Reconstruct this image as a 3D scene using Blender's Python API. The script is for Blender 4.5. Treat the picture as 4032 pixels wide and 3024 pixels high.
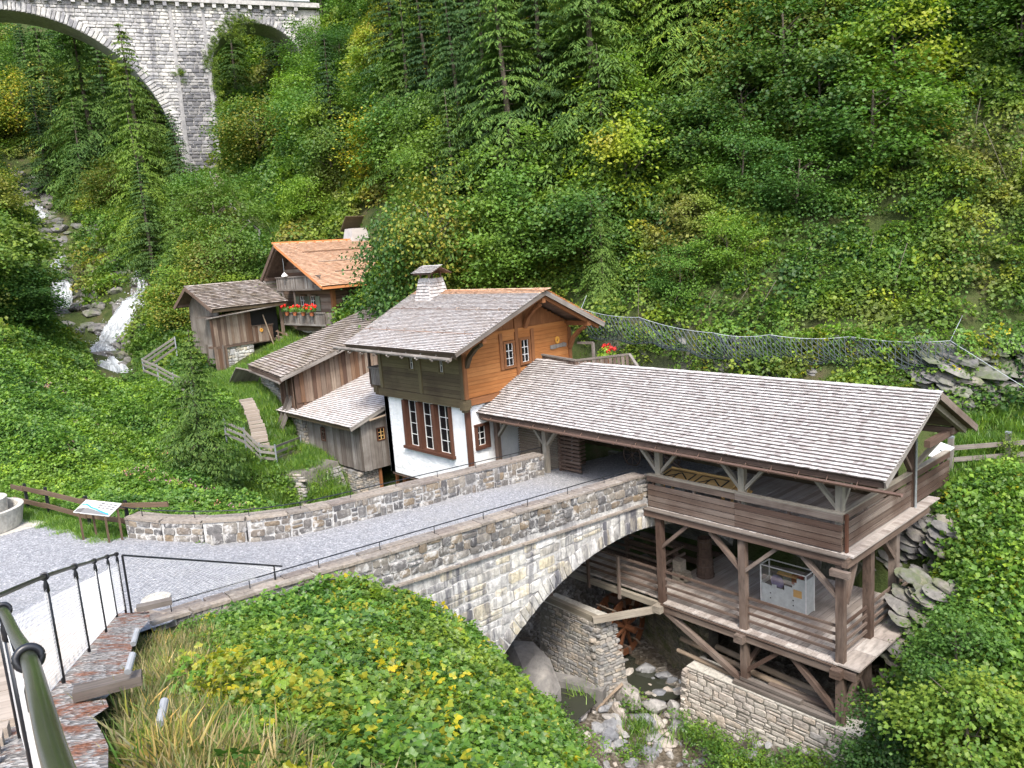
import bpy, bmesh, math, random
import numpy as np
from mathutils import Matrix, Vector

random.seed(7)
RNG = np.random.RandomState(7)
for _o in list(bpy.data.objects):
    bpy.data.objects.remove(_o)
SC = bpy.context.scene
COL = SC.collection

# ------------------------------------------------------------ camera
CAM = np.array([0.0, 0.0, 8.7])
FPX = 3065.0          # focal length in photo pixels (4032 wide)
CR = np.array([0.66850567, 0.74033471, -0.07074378])
CF = np.array([-0.73945838, 0.65151934, -0.16948112])
CR = CR / np.linalg.norm(CR)
CF = CF - CR * CF.dot(CR)
CF = CF / np.linalg.norm(CF)
CU = np.cross(CR, CF)
cam = bpy.data.cameras.new("camera")
camo = bpy.data.objects.new("camera", cam)
COL.objects.link(camo)
cam.sensor_width = 36.0
cam.lens = 36.0 * FPX / 4032.0
cam.clip_start = 0.05
cam.clip_end = 2000
_m = np.eye(4)
_m[:3, 0] = CR
_m[:3, 1] = CU
_m[:3, 2] = -CF
_m[:3, 3] = CAM
camo.matrix_world = Matrix(_m.tolist())
SC.camera = camo

# ------------------------------------------------------------ sky and sun
world = bpy.data.worlds.new("World")
SC.world = world
world.use_nodes = True
_nt = world.node_tree
_bg = _nt.nodes["Background"]
_sky = _nt.nodes.new("ShaderNodeTexSky")
_sky.sky_type = 'NISHITA'
_sky.sun_disc = False
SUN_EL, SUN_AZ = math.radians(52), math.radians(-38)   # azimuth in the XY plane, from +X
_sky.sun_elevation = SUN_EL
_sky.sun_rotation = math.pi / 2 - SUN_AZ
_sky.air_density = 1.0
_sky.dust_density = 3.0
_sky.ozone_density = 0.5
_bg.inputs["Strength"].default_value = 0.15
_nt.links.new(_sky.outputs["Color"], _bg.inputs["Color"])
sun = bpy.data.lights.new("sun", 'SUN')
sun.energy = 1.5
sun.angle = math.radians(11)
sun.color = (1.0, 0.965, 0.91)
suno = bpy.data.objects.new("sun", sun)
COL.objects.link(suno)
_d = Vector((math.cos(SUN_EL) * math.cos(SUN_AZ), math.cos(SUN_EL) * math.sin(SUN_AZ), math.sin(SUN_EL)))
suno.rotation_euler = _d.to_track_quat('Z', 'Y').to_euler()
suno.location = (0, 0, 60)
SC.view_settings.view_transform = 'Standard'
SC.view_settings.look = 'None'
SC.view_settings.exposure = 1.6
SC.view_settings.gamma = 1
SC.view_settings.use_curve_mapping = False
SC.render.engine = 'CYCLES'
SC.cycles.max_bounces = 6
SC.cycles.diffuse_bounces = 3
SC.cycles.transmission_bounces = 4
SC.cycles.transparent_max_bounces = 12
SC.cycles.use_denoising = True

# ------------------------------------------------------------ materials
def new_mat(name):
    m = bpy.data.materials.new(name)
    m.use_nodes = True
    nt = m.node_tree
    nt.nodes.clear()
    out = nt.nodes.new("ShaderNodeOutputMaterial")
    return m, nt, out

def N(nt, typ, props=None, **ins):
    n = nt.nodes.new(typ)
    if props:
        for k, v in props.items():
            setattr(n, k, v)
    for k, v in ins.items():
        key = k.replace('_', ' ')
        s = n.inputs[key] if key in n.inputs else n.inputs[int(k[1:])]
        if isinstance(v, bpy.types.NodeSocket):
            nt.links.new(v, s)
        else:
            s.default_value = v
    return n

def ramp(nt, fac, stops, interp='LINEAR'):
    r = nt.nodes.new("ShaderNodeValToRGB")
    r.color_ramp.interpolation = interp
    el = r.color_ramp.elements
    while len(el) < len(stops):
        el.new(0.5)
    for e, (p, c) in zip(el, stops):
        e.position = p
        e.color = (c[0], c[1], c[2], 1)
    nt.links.new(fac, r.inputs[0])
    return r.outputs[0]

def math_(nt, op, a, b=0.0, c=None, clamp=False):
    n = nt.nodes.new("ShaderNodeMath")
    n.operation = op
    n.use_clamp = clamp
    for i, v in enumerate((a, b) if c is None else (a, b, c)):
        if isinstance(v, bpy.types.NodeSocket):
            nt.links.new(v, n.inputs[i])
        else:
            n.inputs[i].default_value = v
    return n.outputs[0]

def mixc(nt, fac, a, b, mode='MIX'):
    n = nt.nodes.new("ShaderNodeMix")
    n.data_type = 'RGBA'
    n.blend_type = mode
    for idx, v in ((0, fac), (6, a), (7, b)):
        s = n.inputs[idx]
        if isinstance(v, bpy.types.NodeSocket):
            nt.links.new(v, s)
        else:
            s.default_value = v if idx == 0 else (v[0], v[1], v[2], 1)
    return n.outputs[2]

def piece_random(nt):
    g = nt.nodes.new("ShaderNodeNewGeometry")
    o = nt.nodes.new("ShaderNodeObjectInfo")
    s = math_(nt, 'ADD', g.outputs["Random Per Island"], o.outputs["Random"])
    return math_(nt, 'FRACT', s), g

def noise(nt, scale, vec=None, detail=3, rough=0.6, dist=0.0, w=None):
    n = nt.nodes.new("ShaderNodeTexNoise")
    n.inputs["Scale"].default_value = scale
    n.inputs["Detail"].default_value = detail
    n.inputs["Roughness"].default_value = rough
    n.inputs["Distortion"].default_value = dist
    if w is not None:
        n.noise_dimensions = '4D'
        nt.links.new(w, n.inputs["W"])
    if vec is not None:
        nt.links.new(vec, n.inputs["Vector"])
    return n.outputs["Fac"]

def mapped(nt, vec, scale):
    m = nt.nodes.new("ShaderNodeMapping")
    m.inputs["Scale"].default_value = scale
    nt.links.new(vec, m.inputs["Vector"])
    return m.outputs[0]

def bump(nt, h, strength, dist=0.02):
    b = nt.nodes.new("ShaderNodeBump")
    b.inputs["Strength"].default_value = strength
    b.inputs["Distance"].default_value = dist
    nt.links.new(h, b.inputs["Height"])
    return b.outputs[0]

def finish(nt, out, color, rough=0.8, normal=None, spec=0.3, metal=0.0):
    p = nt.nodes.new("ShaderNodeBsdfPrincipled")
    for key, v in (("Base Color", color), ("Roughness", rough), ("Metallic", metal), ("Specular IOR Level", spec)):
        if isinstance(v, bpy.types.NodeSocket):
            nt.links.new(v, p.inputs[key])
        else:
            p.inputs[key].default_value = (v[0], v[1], v[2], 1) if key == "Base Color" else v
    if normal is not None:
        nt.links.new(normal, p.inputs["Normal"])
    nt.links.new(p.outputs[0], out.inputs[0])
    return p

def wood(name, cols, grain=(1.5, 14, 14), streak=0.45, patch=0.5, patch_col=None, axis='X'):
    """cols: list of colours picked per piece; grain runs along the piece's own X axis."""
    m, nt, out = new_mat(name)
    r, g = piece_random(nt)
    a = nt.nodes.new("ShaderNodeAttribute")
    a.attribute_name = "pc"
    w = math_(nt, 'MULTIPLY', r, 37.0)
    k = len(cols)
    base = ramp(nt, r, [(i / max(1, k - 1), c) for i, c in enumerate(cols)])
    gv = mapped(nt, a.outputs["Vector"], grain)
    f = noise(nt, 1.0, gv, 4, 0.65, 0.3, w)
    f2 = ramp(nt, f, [(0.25, (1 - streak,) * 3), (0.5, (1, 1, 1)), (0.8, (1 + streak * 0.7,) * 3)])
    col = mixc(nt, 1.0, base, f2, 'MULTIPLY')
    pos = g.outputs["Position"]
    pn = noise(nt, 0.9, pos, 4, 0.6)
    pm = ramp(nt, pn, [(0.42, (0, 0, 0)), (0.68, (1, 1, 1))])
    pf = math_(nt, 'MULTIPLY', pm, patch)
    pc = patch_col or tuple(c * 0.45 for c in cols[0])
    col = mixc(nt, pf, col, pc)
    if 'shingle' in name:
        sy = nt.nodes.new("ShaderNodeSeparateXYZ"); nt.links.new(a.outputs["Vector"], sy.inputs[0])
        row_shade = ramp(nt, math_(nt, 'ADD', sy.outputs[1], 0.5), [(0.035, (1, 1, 1)), (0.075, (0, 0, 0))])
        col = mixc(nt, math_(nt, 'MULTIPLY', row_shade, 0.78), col, (0.075, 0.055, 0.045))  # shadow line between shingle rows, painted into the butt edge
    finish(nt, out, col, 0.82, bump(nt, f, 0.5, 0.01), 0.2)
    return m

def stone_mat(name, cols, lichen=(0.5, 0.5, 0.47), lich=0.35, scale=1.0, streaks=0.0, streak_col=(0.05, 0.05, 0.055), moss=0.0, rough=0.9):
    m, nt, out = new_mat(name)
    r, g = piece_random(nt)
    pos = g.outputs["Position"]
    k = len(cols)
    base = ramp(nt, r, [(i / max(1, k - 1), c) for i, c in enumerate(cols)])
    f = noise(nt, 9.0 * scale, pos, 5, 0.7)
    col = mixc(nt, 1.0, base, ramp(nt, f, [(0.3, (0.6, 0.6, 0.6)), (0.55, (1, 1, 1)), (0.8, (1.35, 1.33, 1.28))]), 'MULTIPLY')
    f3 = noise(nt, 3.0 * scale, pos, 5, 0.75, 0.5)
    lf = math_(nt, 'MULTIPLY', ramp(nt, f3, [(0.52, (0, 0, 0)), (0.66, (1, 1, 1))]), lich)
    col = mixc(nt, lf, col, lichen)
    if streaks > 0:
        sv = mapped(nt, pos, (1.3 * scale, 1.3 * scale, 0.16 * scale))
        sn = noise(nt, 1.0, sv, 6, 0.72, 0.4)
        sf = math_(nt, 'MULTIPLY', ramp(nt, sn, [(0.5, (0, 0, 0)), (0.62, (1, 1, 1))]), streaks)
        col = mixc(nt, sf, col, streak_col)
    if moss > 0:
        mn = noise(nt, 1.7 * scale, pos, 5, 0.7)
        mf = math_(nt, 'MULTIPLY', ramp(nt, mn, [(0.48, (0, 0, 0)), (0.62, (1, 1, 1))]), moss)
        col = mixc(nt, mf, col, (0.07, 0.10, 0.025))
    finish(nt, out, col, rough, bump(nt, f, 0.6, 0.02), 0.2)
    return m

def leaf_mat(name, cols, patch_cols=None, patch=0.5, pscale=0.12, trans=0.35, gloss=0.02, hue_rand=True):
    m, nt, out = new_mat(name)
    r, g = piece_random(nt)
    o = nt.nodes.new("ShaderNodeObjectInfo")
    k = len(cols)
    base = ramp(nt, g.outputs["Random Per Island"], [(i / max(1, k - 1), c) for i, c in enumerate(cols)])
    pos = g.outputs["Position"]
    if patch_cols:
        pn = noise(nt, pscale, pos, 3, 0.55)
        pc = ramp(nt, pn, [(0.36 + 0.28 * i / (len(patch_cols) - 1), c) for i, c in enumerate(patch_cols)])
        base = mixc(nt, patch, base, pc)
    v = ramp(nt, o.outputs["Random"], [(0, (0.6, 0.64, 0.66)), (0.5, (1, 1, 1)), (0.85, (1.25, 1.18, 0.95)), (1, (1.7, 1.4, 0.75))])
    base = mixc(nt, 1.0, base, v, 'MULTIPLY')
    d = N(nt, "ShaderNodeBsdfDiffuse")
    t = N(nt, "ShaderNodeBsdfTranslucent")
    nt.links.new(base, d.inputs[0])
    tc = mixc(nt, 1.0, base, (1.25, 1.35, 0.7), 'MULTIPLY')
    nt.links.new(tc, t.inputs[0])
    mx = N(nt, "ShaderNodeMixShader", Fac=trans)
    nt.links.new(d.outputs[0], mx.inputs[1])
    nt.links.new(t.outputs[0], mx.inputs[2])
    gl = N(nt, "ShaderNodeBsdfGlossy", Roughness=0.5)
    gl.inputs[0].default_value = (1, 1, 1, 1)
    mx2 = N(nt, "ShaderNodeMixShader", Fac=gloss)
    nt.links.new(mx.outputs[0], mx2.inputs[1])
    nt.links.new(gl.outputs[0], mx2.inputs[2])
    nt.links.new(mx2.outputs[0], out.inputs[0])
    return m

def plain(name, col, rough=0.6, metal=0.0, spec=0.4, var=0.15, scale=6.0):
    m, nt, out = new_mat(name)
    g = nt.nodes.new("ShaderNodeNewGeometry")
    f = noise(nt, scale, g.outputs["Position"], 4, 0.65)
    c = mixc(nt, 1.0, col, ramp(nt, f, [(0.3, (1 - var,) * 3), (0.7, (1 + var,) * 3)]), 'MULTIPLY')
    finish(nt, out, c, rough, None, spec, metal)
    return m

M = {}
def build_materials():
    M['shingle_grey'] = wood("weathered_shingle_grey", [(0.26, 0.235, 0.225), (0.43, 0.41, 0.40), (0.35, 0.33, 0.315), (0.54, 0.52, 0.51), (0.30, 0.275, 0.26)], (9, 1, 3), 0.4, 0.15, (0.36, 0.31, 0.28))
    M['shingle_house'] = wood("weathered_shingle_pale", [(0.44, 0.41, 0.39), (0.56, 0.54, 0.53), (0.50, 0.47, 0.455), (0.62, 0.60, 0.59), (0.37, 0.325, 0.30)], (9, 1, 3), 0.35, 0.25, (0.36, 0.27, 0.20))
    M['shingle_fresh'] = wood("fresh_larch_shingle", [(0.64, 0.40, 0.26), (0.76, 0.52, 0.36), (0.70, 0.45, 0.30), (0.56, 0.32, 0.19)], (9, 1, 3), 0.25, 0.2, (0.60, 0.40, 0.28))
    M['orange_trim'] = wood("fresh_orange_trim", [(0.50, 0.20, 0.08), (0.56, 0.23, 0.09)], (9, 1, 9), 0.2, 0.1)
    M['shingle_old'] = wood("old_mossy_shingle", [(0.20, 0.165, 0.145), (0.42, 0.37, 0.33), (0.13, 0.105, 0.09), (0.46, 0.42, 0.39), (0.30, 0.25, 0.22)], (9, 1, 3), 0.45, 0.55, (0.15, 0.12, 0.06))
    M['plank_grey'] = wood("weathered_grey_plank", [(0.15, 0.13, 0.11), (0.24, 0.22, 0.20), (0.11, 0.09, 0.075), (0.30, 0.28, 0.255)], (1.2, 7, 4), 0.7, 0.6, (0.075, 0.06, 0.05))
    M['plank_brown'] = wood("weathered_brown_plank", [(0.13, 0.075, 0.05), (0.23, 0.175, 0.135), (0.075, 0.042, 0.03), (0.30, 0.25, 0.20), (0.17, 0.095, 0.055), (0.09, 0.055, 0.04)], (1.2, 7, 4), 0.7, 0.5, (0.09, 0.06, 0.045))
    M['rail_wood'] = wood("weathered_rail_wood", [(0.115, 0.08, 0.062), (0.19, 0.155, 0.13), (0.08, 0.052, 0.04), (0.15, 0.115, 0.092)], (2.0, 5, 7), 0.75, 0.65, (0.06, 0.034, 0.024))
    M['beam_wood'] = wood("brown_beam_wood", [(0.095, 0.062, 0.048), (0.145, 0.105, 0.082), (0.12, 0.08, 0.062)], (2.0, 5, 5), 0.6, 0.55, (0.055, 0.034, 0.025))
    M['beam_pale'] = wood("pale_beam_wood", [(0.24, 0.215, 0.17), (0.29, 0.26, 0.215)], (2.0, 5, 5), 0.5, 0.5, (0.14, 0.115, 0.09))
    M['deck_wood'] = wood("pale_deck_plank", [(0.30, 0.265, 0.235), (0.42, 0.385, 0.35), (0.35, 0.31, 0.28), (0.24, 0.205, 0.18)], (2.0, 5, 4), 0.5, 0.5, (0.17, 0.135, 0.115))
    M['larch'] = wood("orange_larch_board", [(0.30, 0.115, 0.035), (0.40, 0.175, 0.06), (0.34, 0.135, 0.042), (0.36, 0.15, 0.05)], (3.0, 5, 5), 0.4, 0.5, (0.22, 0.085, 0.028))
    M['larch_dark'] = wood("brown_larch_frame", [(0.20, 0.085, 0.035), (0.24, 0.105, 0.045)], (2.0, 6, 6), 0.35, 0.4, (0.12, 0.05, 0.022))
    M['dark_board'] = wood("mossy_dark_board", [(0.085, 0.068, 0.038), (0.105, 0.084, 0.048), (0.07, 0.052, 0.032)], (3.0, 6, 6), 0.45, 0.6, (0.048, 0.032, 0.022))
    M['green_board'] = wood("algae_green_board", [(0.125, 0.105, 0.055), (0.145, 0.12, 0.065)], (3.0, 6, 6), 0.4, 0.4, (0.09, 0.07, 0.04))
    M['log_wood'] = wood("pale_log", [(0.30, 0.235, 0.17), (0.22, 0.17, 0.125), (0.36, 0.29, 0.215)], (2, 4, 4), 0.35, 0.3)
    M['window_brown'] = wood("red_brown_window_timber", [(0.085, 0.036, 0.022), (0.10, 0.045, 0.028)], (2, 6, 6), 0.3, 0.3, (0.05, 0.025, 0.018))
    M['bridge_stone'] = stone_mat("bridge_rubble_stone", [(0.17, 0.155, 0.14), (0.09, 0.088, 0.09), (0.22, 0.20, 0.17), (0.12, 0.118, 0.12), (0.27, 0.25, 0.22), (0.20, 0.155, 0.105), (0.14, 0.135, 0.135)], (0.52, 0.51, 0.49), 0.9, 1.25, 0.5, (0.07, 0.068, 0.074))
    M['spandrel_stone'] = stone_mat("limewashed_spandrel_stone", [(0.50, 0.485, 0.43), (0.62, 0.61, 0.58), (0.42, 0.41, 0.385), (0.56, 0.50, 0.36), (0.30, 0.30, 0.30)], (0.72, 0.71, 0.69), 0.7, 0.8, 0.95, (0.085, 0.085, 0.10))
    M['mortar'] = stone_mat("pale_lime_mortar", [(0.44, 0.435, 0.42), (0.46, 0.455, 0.435)], (0.30, 0.285, 0.255), 0.6, 1.2, 0.75, (0.14, 0.135, 0.14))
    M['coping'] = stone_mat("brown_coping_stone", [(0.25, 0.215, 0.18), (0.21, 0.185, 0.16), (0.29, 0.25, 0.205), (0.19, 0.16, 0.14)], (0.40, 0.37, 0.33), 0.4, 1.2)
    M['dry_stone'] = stone_mat("grey_dry_stone", [(0.27, 0.26, 0.245), (0.20, 0.20, 0.20), (0.33, 0.315, 0.29), (0.36, 0.31, 0.25), (0.25, 0.235, 0.22)], (0.47, 0.45, 0.42), 0.35, 1.0, 0.0, moss=0.1)
    M['pale_stone'] = stone_mat("pale_retaining_stone", [(0.37, 0.34, 0.30), (0.45, 0.415, 0.37), (0.30, 0.27, 0.24), (0.42, 0.36, 0.30), (0.34, 0.325, 0.31)], (0.56, 0.53, 0.49), 0.35, 1.0)
    M['mossy_stone'] = stone_mat("damp_mossy_stone", [(0.17, 0.155, 0.115), (0.23, 0.205, 0.15), (0.12, 0.115, 0.095)], (0.3, 0.28, 0.2), 0.3, 1.0, moss=0.55)
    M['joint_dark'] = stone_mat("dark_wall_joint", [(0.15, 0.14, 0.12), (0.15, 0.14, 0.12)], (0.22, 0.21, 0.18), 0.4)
    M['viaduct_stone'] = stone_mat("viaduct_ashlar", [(0.42, 0.415, 0.41), (0.24, 0.24, 0.25), (0.54, 0.525, 0.495), (0.34, 0.34, 0.35), (0.58, 0.56, 0.51)], (0.66, 0.65, 0.62), 0.55, 0.35, 0.8, (0.12, 0.12, 0.135))
    M['viaduct_pier'] = stone_mat("dark_viaduct_pier_stone", [(0.13, 0.13, 0.14), (0.24, 0.24, 0.25), (0.34, 0.33, 0.32), (0.09, 0.09, 0.10), (0.20, 0.20, 0.21)], (0.44, 0.43, 0.41), 0.4, 0.35, 0.4, (0.09, 0.09, 0.10))
    M['viaduct_joint'] = stone_mat("viaduct_joint", [(0.40, 0.39, 0.375), (0.40, 0.39, 0.375)], (0.5, 0.5, 0.48), 0.3, 0.4, 0.4, (0.14, 0.14, 0.15))
    M['slate_rock'] = stone_mat("slate_cliff_rock", [(0.14, 0.137, 0.133), (0.19, 0.183, 0.172), (0.10, 0.10, 0.105), (0.22, 0.20, 0.175)], (0.28, 0.25, 0.215), 0.4, 0.6, moss=0.6)
    M['boulder'] = stone_mat("pale_blue_grey_boulder", [(0.20, 0.21, 0.225), (0.27, 0.27, 0.27), (0.16, 0.17, 0.19), (0.32, 0.31, 0.30), (0.26, 0.235, 0.20)], (0.42, 0.41, 0.39), 0.35, 0.7)
    M['big_boulder'] = stone_mat("smooth_brown_boulder", [(0.17, 0.165, 0.155), (0.20, 0.19, 0.18)], (0.40, 0.37, 0.33), 0.35, 0.3)
    M['concrete'] = stone_mat("pale_concrete", [(0.44, 0.42, 0.37), (0.46, 0.44, 0.39)], (0.33, 0.31, 0.26), 0.5, 0.8, 0.0)
    M['black_metal'] = plain("black_painted_metal", (0.012, 0.013, 0.016), 0.35, 0.0, 0.5)
    M['reflection_metal'] = plain("black_tube_painted_reflection", (0.035, 0.042, 0.022), 0.25, 0.2, 0.5, 0.1, 20)  # black tube; the olive is its reflection put into the base colour
    M['grey_metal'] = plain("galvanised_metal", (0.32, 0.35, 0.37), 0.45, 0.5)
    M['copper'] = plain("brown_copper_gutter", (0.19, 0.12, 0.09), 0.45, 0.5)
    M['mesh_wire'] = plain("steel_net_wire", (0.78, 0.78, 0.77), 0.5, 0.0)
    M['net_wire'] = plain("dark_rockfall_net_wire", (0.05, 0.065, 0.07), 0.6, 0.0)
    M['cable'] = plain("bright_steel_cable", (0.30, 0.33, 0.35), 0.5, 0.0)
    M['white_paint'] = plain("white_painted_bars", (0.72, 0.72, 0.70), 0.6)
    M['fence_brown'] = wood("dark_fence_plank", [(0.105, 0.07, 0.045), (0.13, 0.09, 0.06)], (3, 6, 6), 0.35, 0.3)
    M['fence_grey'] = wood("grey_fence_plank", [(0.18, 0.165, 0.145), (0.24, 0.225, 0.20)], (3, 6, 6), 0.35, 0.3)
    M['shutter'] = wood("faded_green_shutter", [(0.16, 0.19, 0.13), (0.18, 0.205, 0.145)], (2, 6, 6), 0.25, 0.3)
    M['step_wood'] = wood("weathered_step_timber", [(0.30, 0.255, 0.21), (0.36, 0.31, 0.26), (0.26, 0.22, 0.18)], (2.5, 5, 5), 0.3, 0.4, (0.20, 0.155, 0.12))
    M['pale_ply'] = wood("pale_new_board", [(0.55, 0.34, 0.13), (0.60, 0.40, 0.17)], (3, 5, 5), 0.15, 0.1)
    # render plaster
    m, nt, out = new_mat("rough_white_render")
    g = nt.nodes.new("ShaderNodeNewGeometry")
    f = noise(nt, 3.5, g.outputs["Position"], 5, 0.6, 0.8)
    f2 = noise(nt, 0.8, g.outputs["Position"], 3, 0.6)
    c = ramp(nt, f2, [(0.3, (0.66, 0.68, 0.68)), (0.7, (0.78, 0.79, 0.78))])
    sv = mapped(nt, g.outputs["Position"], (2.5, 2.5, 0.25))
    c = mixc(nt, math_(nt, 'MULTIPLY', ramp(nt, noise(nt, 1.0, sv, 5, 0.7), [(0.55, (0, 0, 0)), (0.75, (1, 1, 1))]), 0.3), c, (0.52, 0.52, 0.48))
    finish(nt, out, c, 0.9, bump(nt, f, 0.9, 0.06), 0.2)
    M['plaster'] = m
    # glass
    m, nt, out = new_mat("dark_window_glass")
    finish(nt, out, (0.010, 0.011, 0.012), 0.08, None, 0.35)
    M['glass'] = m
    m, nt, out = new_mat("clear_acrylic")
    gl = N(nt, "ShaderNodeBsdfGlossy", Roughness=0.05)
    tr = N(nt, "ShaderNodeBsdfTransparent")
    mx = N(nt, "ShaderNodeMixShader", Fac=0.12)
    nt.links.new(tr.outputs[0], mx.inputs[1]); nt.links.new(gl.outputs[0], mx.inputs[2]); nt.links.new(mx.outputs[0], out.inputs[0])
    M['acrylic'] = m
    # gravel
    m, nt, out = new_mat("grey_gravel")
    g = nt.nodes.new("ShaderNodeNewGeometry")
    pos = g.outputs["Position"]
    v = nt.nodes.new("ShaderNodeTexVoronoi"); v.inputs["Scale"].default_value = 26
    nt.links.new(pos, v.inputs["Vector"])
    v2 = nt.nodes.new("ShaderNodeTexVoronoi"); v2.inputs["Scale"].default_value = 11
    nt.links.new(pos, v2.inputs["Vector"])
    sep = nt.nodes.new("ShaderNodeSeparateColor"); nt.links.new(v.outputs["Color"], sep.inputs[0])
    sep2 = nt.nodes.new("ShaderNodeSeparateColor"); nt.links.new(v2.outputs["Color"], sep2.inputs[0])
    c = ramp(nt, sep.outputs[0], [(0, (0.13, 0.135, 0.145)), (0.5, (0.23, 0.235, 0.25)), (0.85, (0.33, 0.335, 0.345)), (1, (0.52, 0.52, 0.52))])
    c = mixc(nt, 0.35, c, ramp(nt, sep2.outputs[0], [(0, (0.16, 0.165, 0.18)), (1, (0.32, 0.32, 0.325))]))
    c = mixc(nt, math_(nt, 'MULTIPLY', ramp(nt, noise(nt, 0.35, pos, 5, 0.65), [(0.45, (0, 0, 0)), (0.7, (1, 1, 1))]), 0.45), c, (0.27, 0.262, 0.245))
    finish(nt, out, c, 0.95, bump(nt, v.outputs["Distance"], 0.8, 0.02), 0.15)
    M['gravel'] = m
    # stair gravel with rusty moss
    m, nt, out = new_mat("gravel_with_rusty_moss")
    g = nt.nodes.new("ShaderNodeNewGeometry"); pos = g.outputs["Position"]
    v = nt.nodes.new("ShaderNodeTexVoronoi"); v.inputs["Scale"].default_value = 22
    nt.links.new(pos, v.inputs["Vector"])
    sep = nt.nodes.new("ShaderNodeSeparateColor"); nt.links.new(v.outputs["Color"], sep.inputs[0])
    c = ramp(nt, sep.outputs[0], [(0, (0.13, 0.12, 0.11)), (0.6, (0.28, 0.26, 0.235)), (1, (0.46, 0.44, 0.41))])
    c = mixc(nt, math_(nt, 'MULTIPLY', ramp(nt, noise(nt, 2.2, pos, 5, 0.75, 0.5), [(0.5, (0, 0, 0)), (0.6, (1, 1, 1))]), 0.8), c, (0.23, 0.075, 0.03))
    finish(nt, out, c, 0.95, bump(nt, v.outputs["Distance"], 0.8, 0.03), 0.15)
    M['moss_gravel'] = m
    # terrain
    m, nt, out = new_mat("hillside_soil_and_rock")
    g = nt.nodes.new("ShaderNodeNewGeometry"); pos = g.outputs["Position"]
    n1 = noise(nt, 0.7, pos, 6, 0.7)
    c = ramp(nt, n1, [(0.3, (0.022, 0.034, 0.010)), (0.5, (0.045, 0.062, 0.018)), (0.7, (0.075, 0.065, 0.035))])
    sx = nt.nodes.new("ShaderNodeSeparateXYZ"); nt.links.new(g.outputs["True Normal"], sx.inputs[0])
    st = ramp(nt, sx.outputs[2], [(0.34, (1, 1, 1)), (0.5, (0, 0, 0))])
    c = mixc(nt, math_(nt, 'MULTIPLY', st, 0.7), c, (0.10, 0.095, 0.085))
    finish(nt, out, c, 0.95, bump(nt, noise(nt, 2.5, pos, 5, 0.7), 0.8, 0.2), 0.15)
    M['terrain'] = m
    m, nt, out = new_mat("wet_stream_bed")
    g = nt.nodes.new("ShaderNodeNewGeometry"); pos = g.outputs["Position"]
    v = nt.nodes.new("ShaderNodeTexVoronoi"); v.inputs["Scale"].default_value = 9
    nt.links.new(pos, v.inputs["Vector"])
    sep = nt.nodes.new("ShaderNodeSeparateColor"); nt.links.new(v.outputs["Color"], sep.inputs[0])
    c = ramp(nt, sep.outputs[0], [(0, (0.055, 0.046, 0.035)), (0.6, (0.12, 0.105, 0.085)), (1, (0.25, 0.23, 0.2))])
    c = mixc(nt, ramp(nt, noise(nt, 0.8, pos, 4, 0.6), [(0.4, (0, 0, 0)), (0.65, (1, 1, 1))]), c, (0.085, 0.068, 0.045))
    finish(nt, out, c, 0.7, bump(nt, v.outputs["Distance"], 1.0, 0.06), 0.3)
    M['stream_bed'] = m
    m, nt, out = new_mat("still_brown_water")
    g = nt.nodes.new("ShaderNodeNewGeometry"); pos = g.outputs["Position"]
    finish(nt, out, (0.035, 0.038, 0.028), 0.06, bump(nt, noise(nt, 3.0, pos, 3, 0.5), 0.15, 0.05), 0.5)
    M['water'] = m
    m, nt, out = new_mat("white_falling_water")
    g = nt.nodes.new("ShaderNodeNewGeometry"); pos = g.outputs["Position"]
    a = nt.nodes.new("ShaderNodeAttribute"); a.attribute_name = "pc"
    f = noise(nt, 1.0, mapped(nt, a.outputs["Vector"], (9, 2.5, 1)), 6, 0.75, 0.6)
    c = ramp(nt, f, [(0.36, (0.13, 0.14, 0.14)), (0.5, (0.42, 0.45, 0.47)), (0.68, (0.78, 0.80, 0.82))])
    finish(nt, out, c, 0.5, bump(nt, f, 1.0, 0.15), 0.4)
    M['falls'] = m
    # leaves
    G = lambda *a: a
    M['leaf_bramble'] = leaf_mat("bramble_leaf", [G(0.055, 0.15, 0.018), G(0.095, 0.22, 0.028), G(0.13, 0.26, 0.035), G(0.21, 0.30, 0.045)], [G(0.05, 0.13, 0.02), G(0.12, 0.22, 0.03), G(0.24, 0.28, 0.035)], 0.35, 0.35, 0.42, 0.03)
    M['leaf_yellow'] = leaf_mat("yellowing_leaf", [G(0.17, 0.25, 0.03), G(0.32, 0.33, 0.03), G(0.40, 0.34, 0.03)], None, trans=0.45)
    M['leaf_left'] = leaf_mat("left_bank_leaf", [G(0.055, 0.15, 0.025), G(0.10, 0.22, 0.035), G(0.15, 0.285, 0.04), G(0.22, 0.33, 0.05)], [G(0.045, 0.115, 0.035), G(0.13, 0.24, 0.03), G(0.21, 0.30, 0.035)], 0.4, 0.22, 0.38, 0.02)
    M['leaf_hill'] = leaf_mat("hillside_leaf", [G(0.035, 0.095, 0.02), G(0.075, 0.16, 0.028), G(0.13, 0.225, 0.036), G(0.21, 0.28, 0.042)], [G(0.028, 0.08, 0.024), G(0.09, 0.175, 0.03), G(0.19, 0.24, 0.036), G(0.24, 0.19, 0.07)], 0.5, 0.14, 0.36, 0.015)
    M['leaf_broad'] = leaf_mat("broadleaf_crown_leaf", [G(0.04, 0.11, 0.024), G(0.08, 0.175, 0.032), G(0.13, 0.235, 0.036)], [G(0.032, 0.09, 0.028), G(0.095, 0.19, 0.03), G(0.17, 0.24, 0.034)], 0.5, 0.12, 0.36, 0.015)
    M['leaf_olive'] = leaf_mat("olive_crown_leaf", [G(0.07, 0.13, 0.026), G(0.13, 0.20, 0.032), G(0.21, 0.24, 0.036), G(0.30, 0.25, 0.04)], None, trans=0.35, gloss=0.015)
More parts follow.
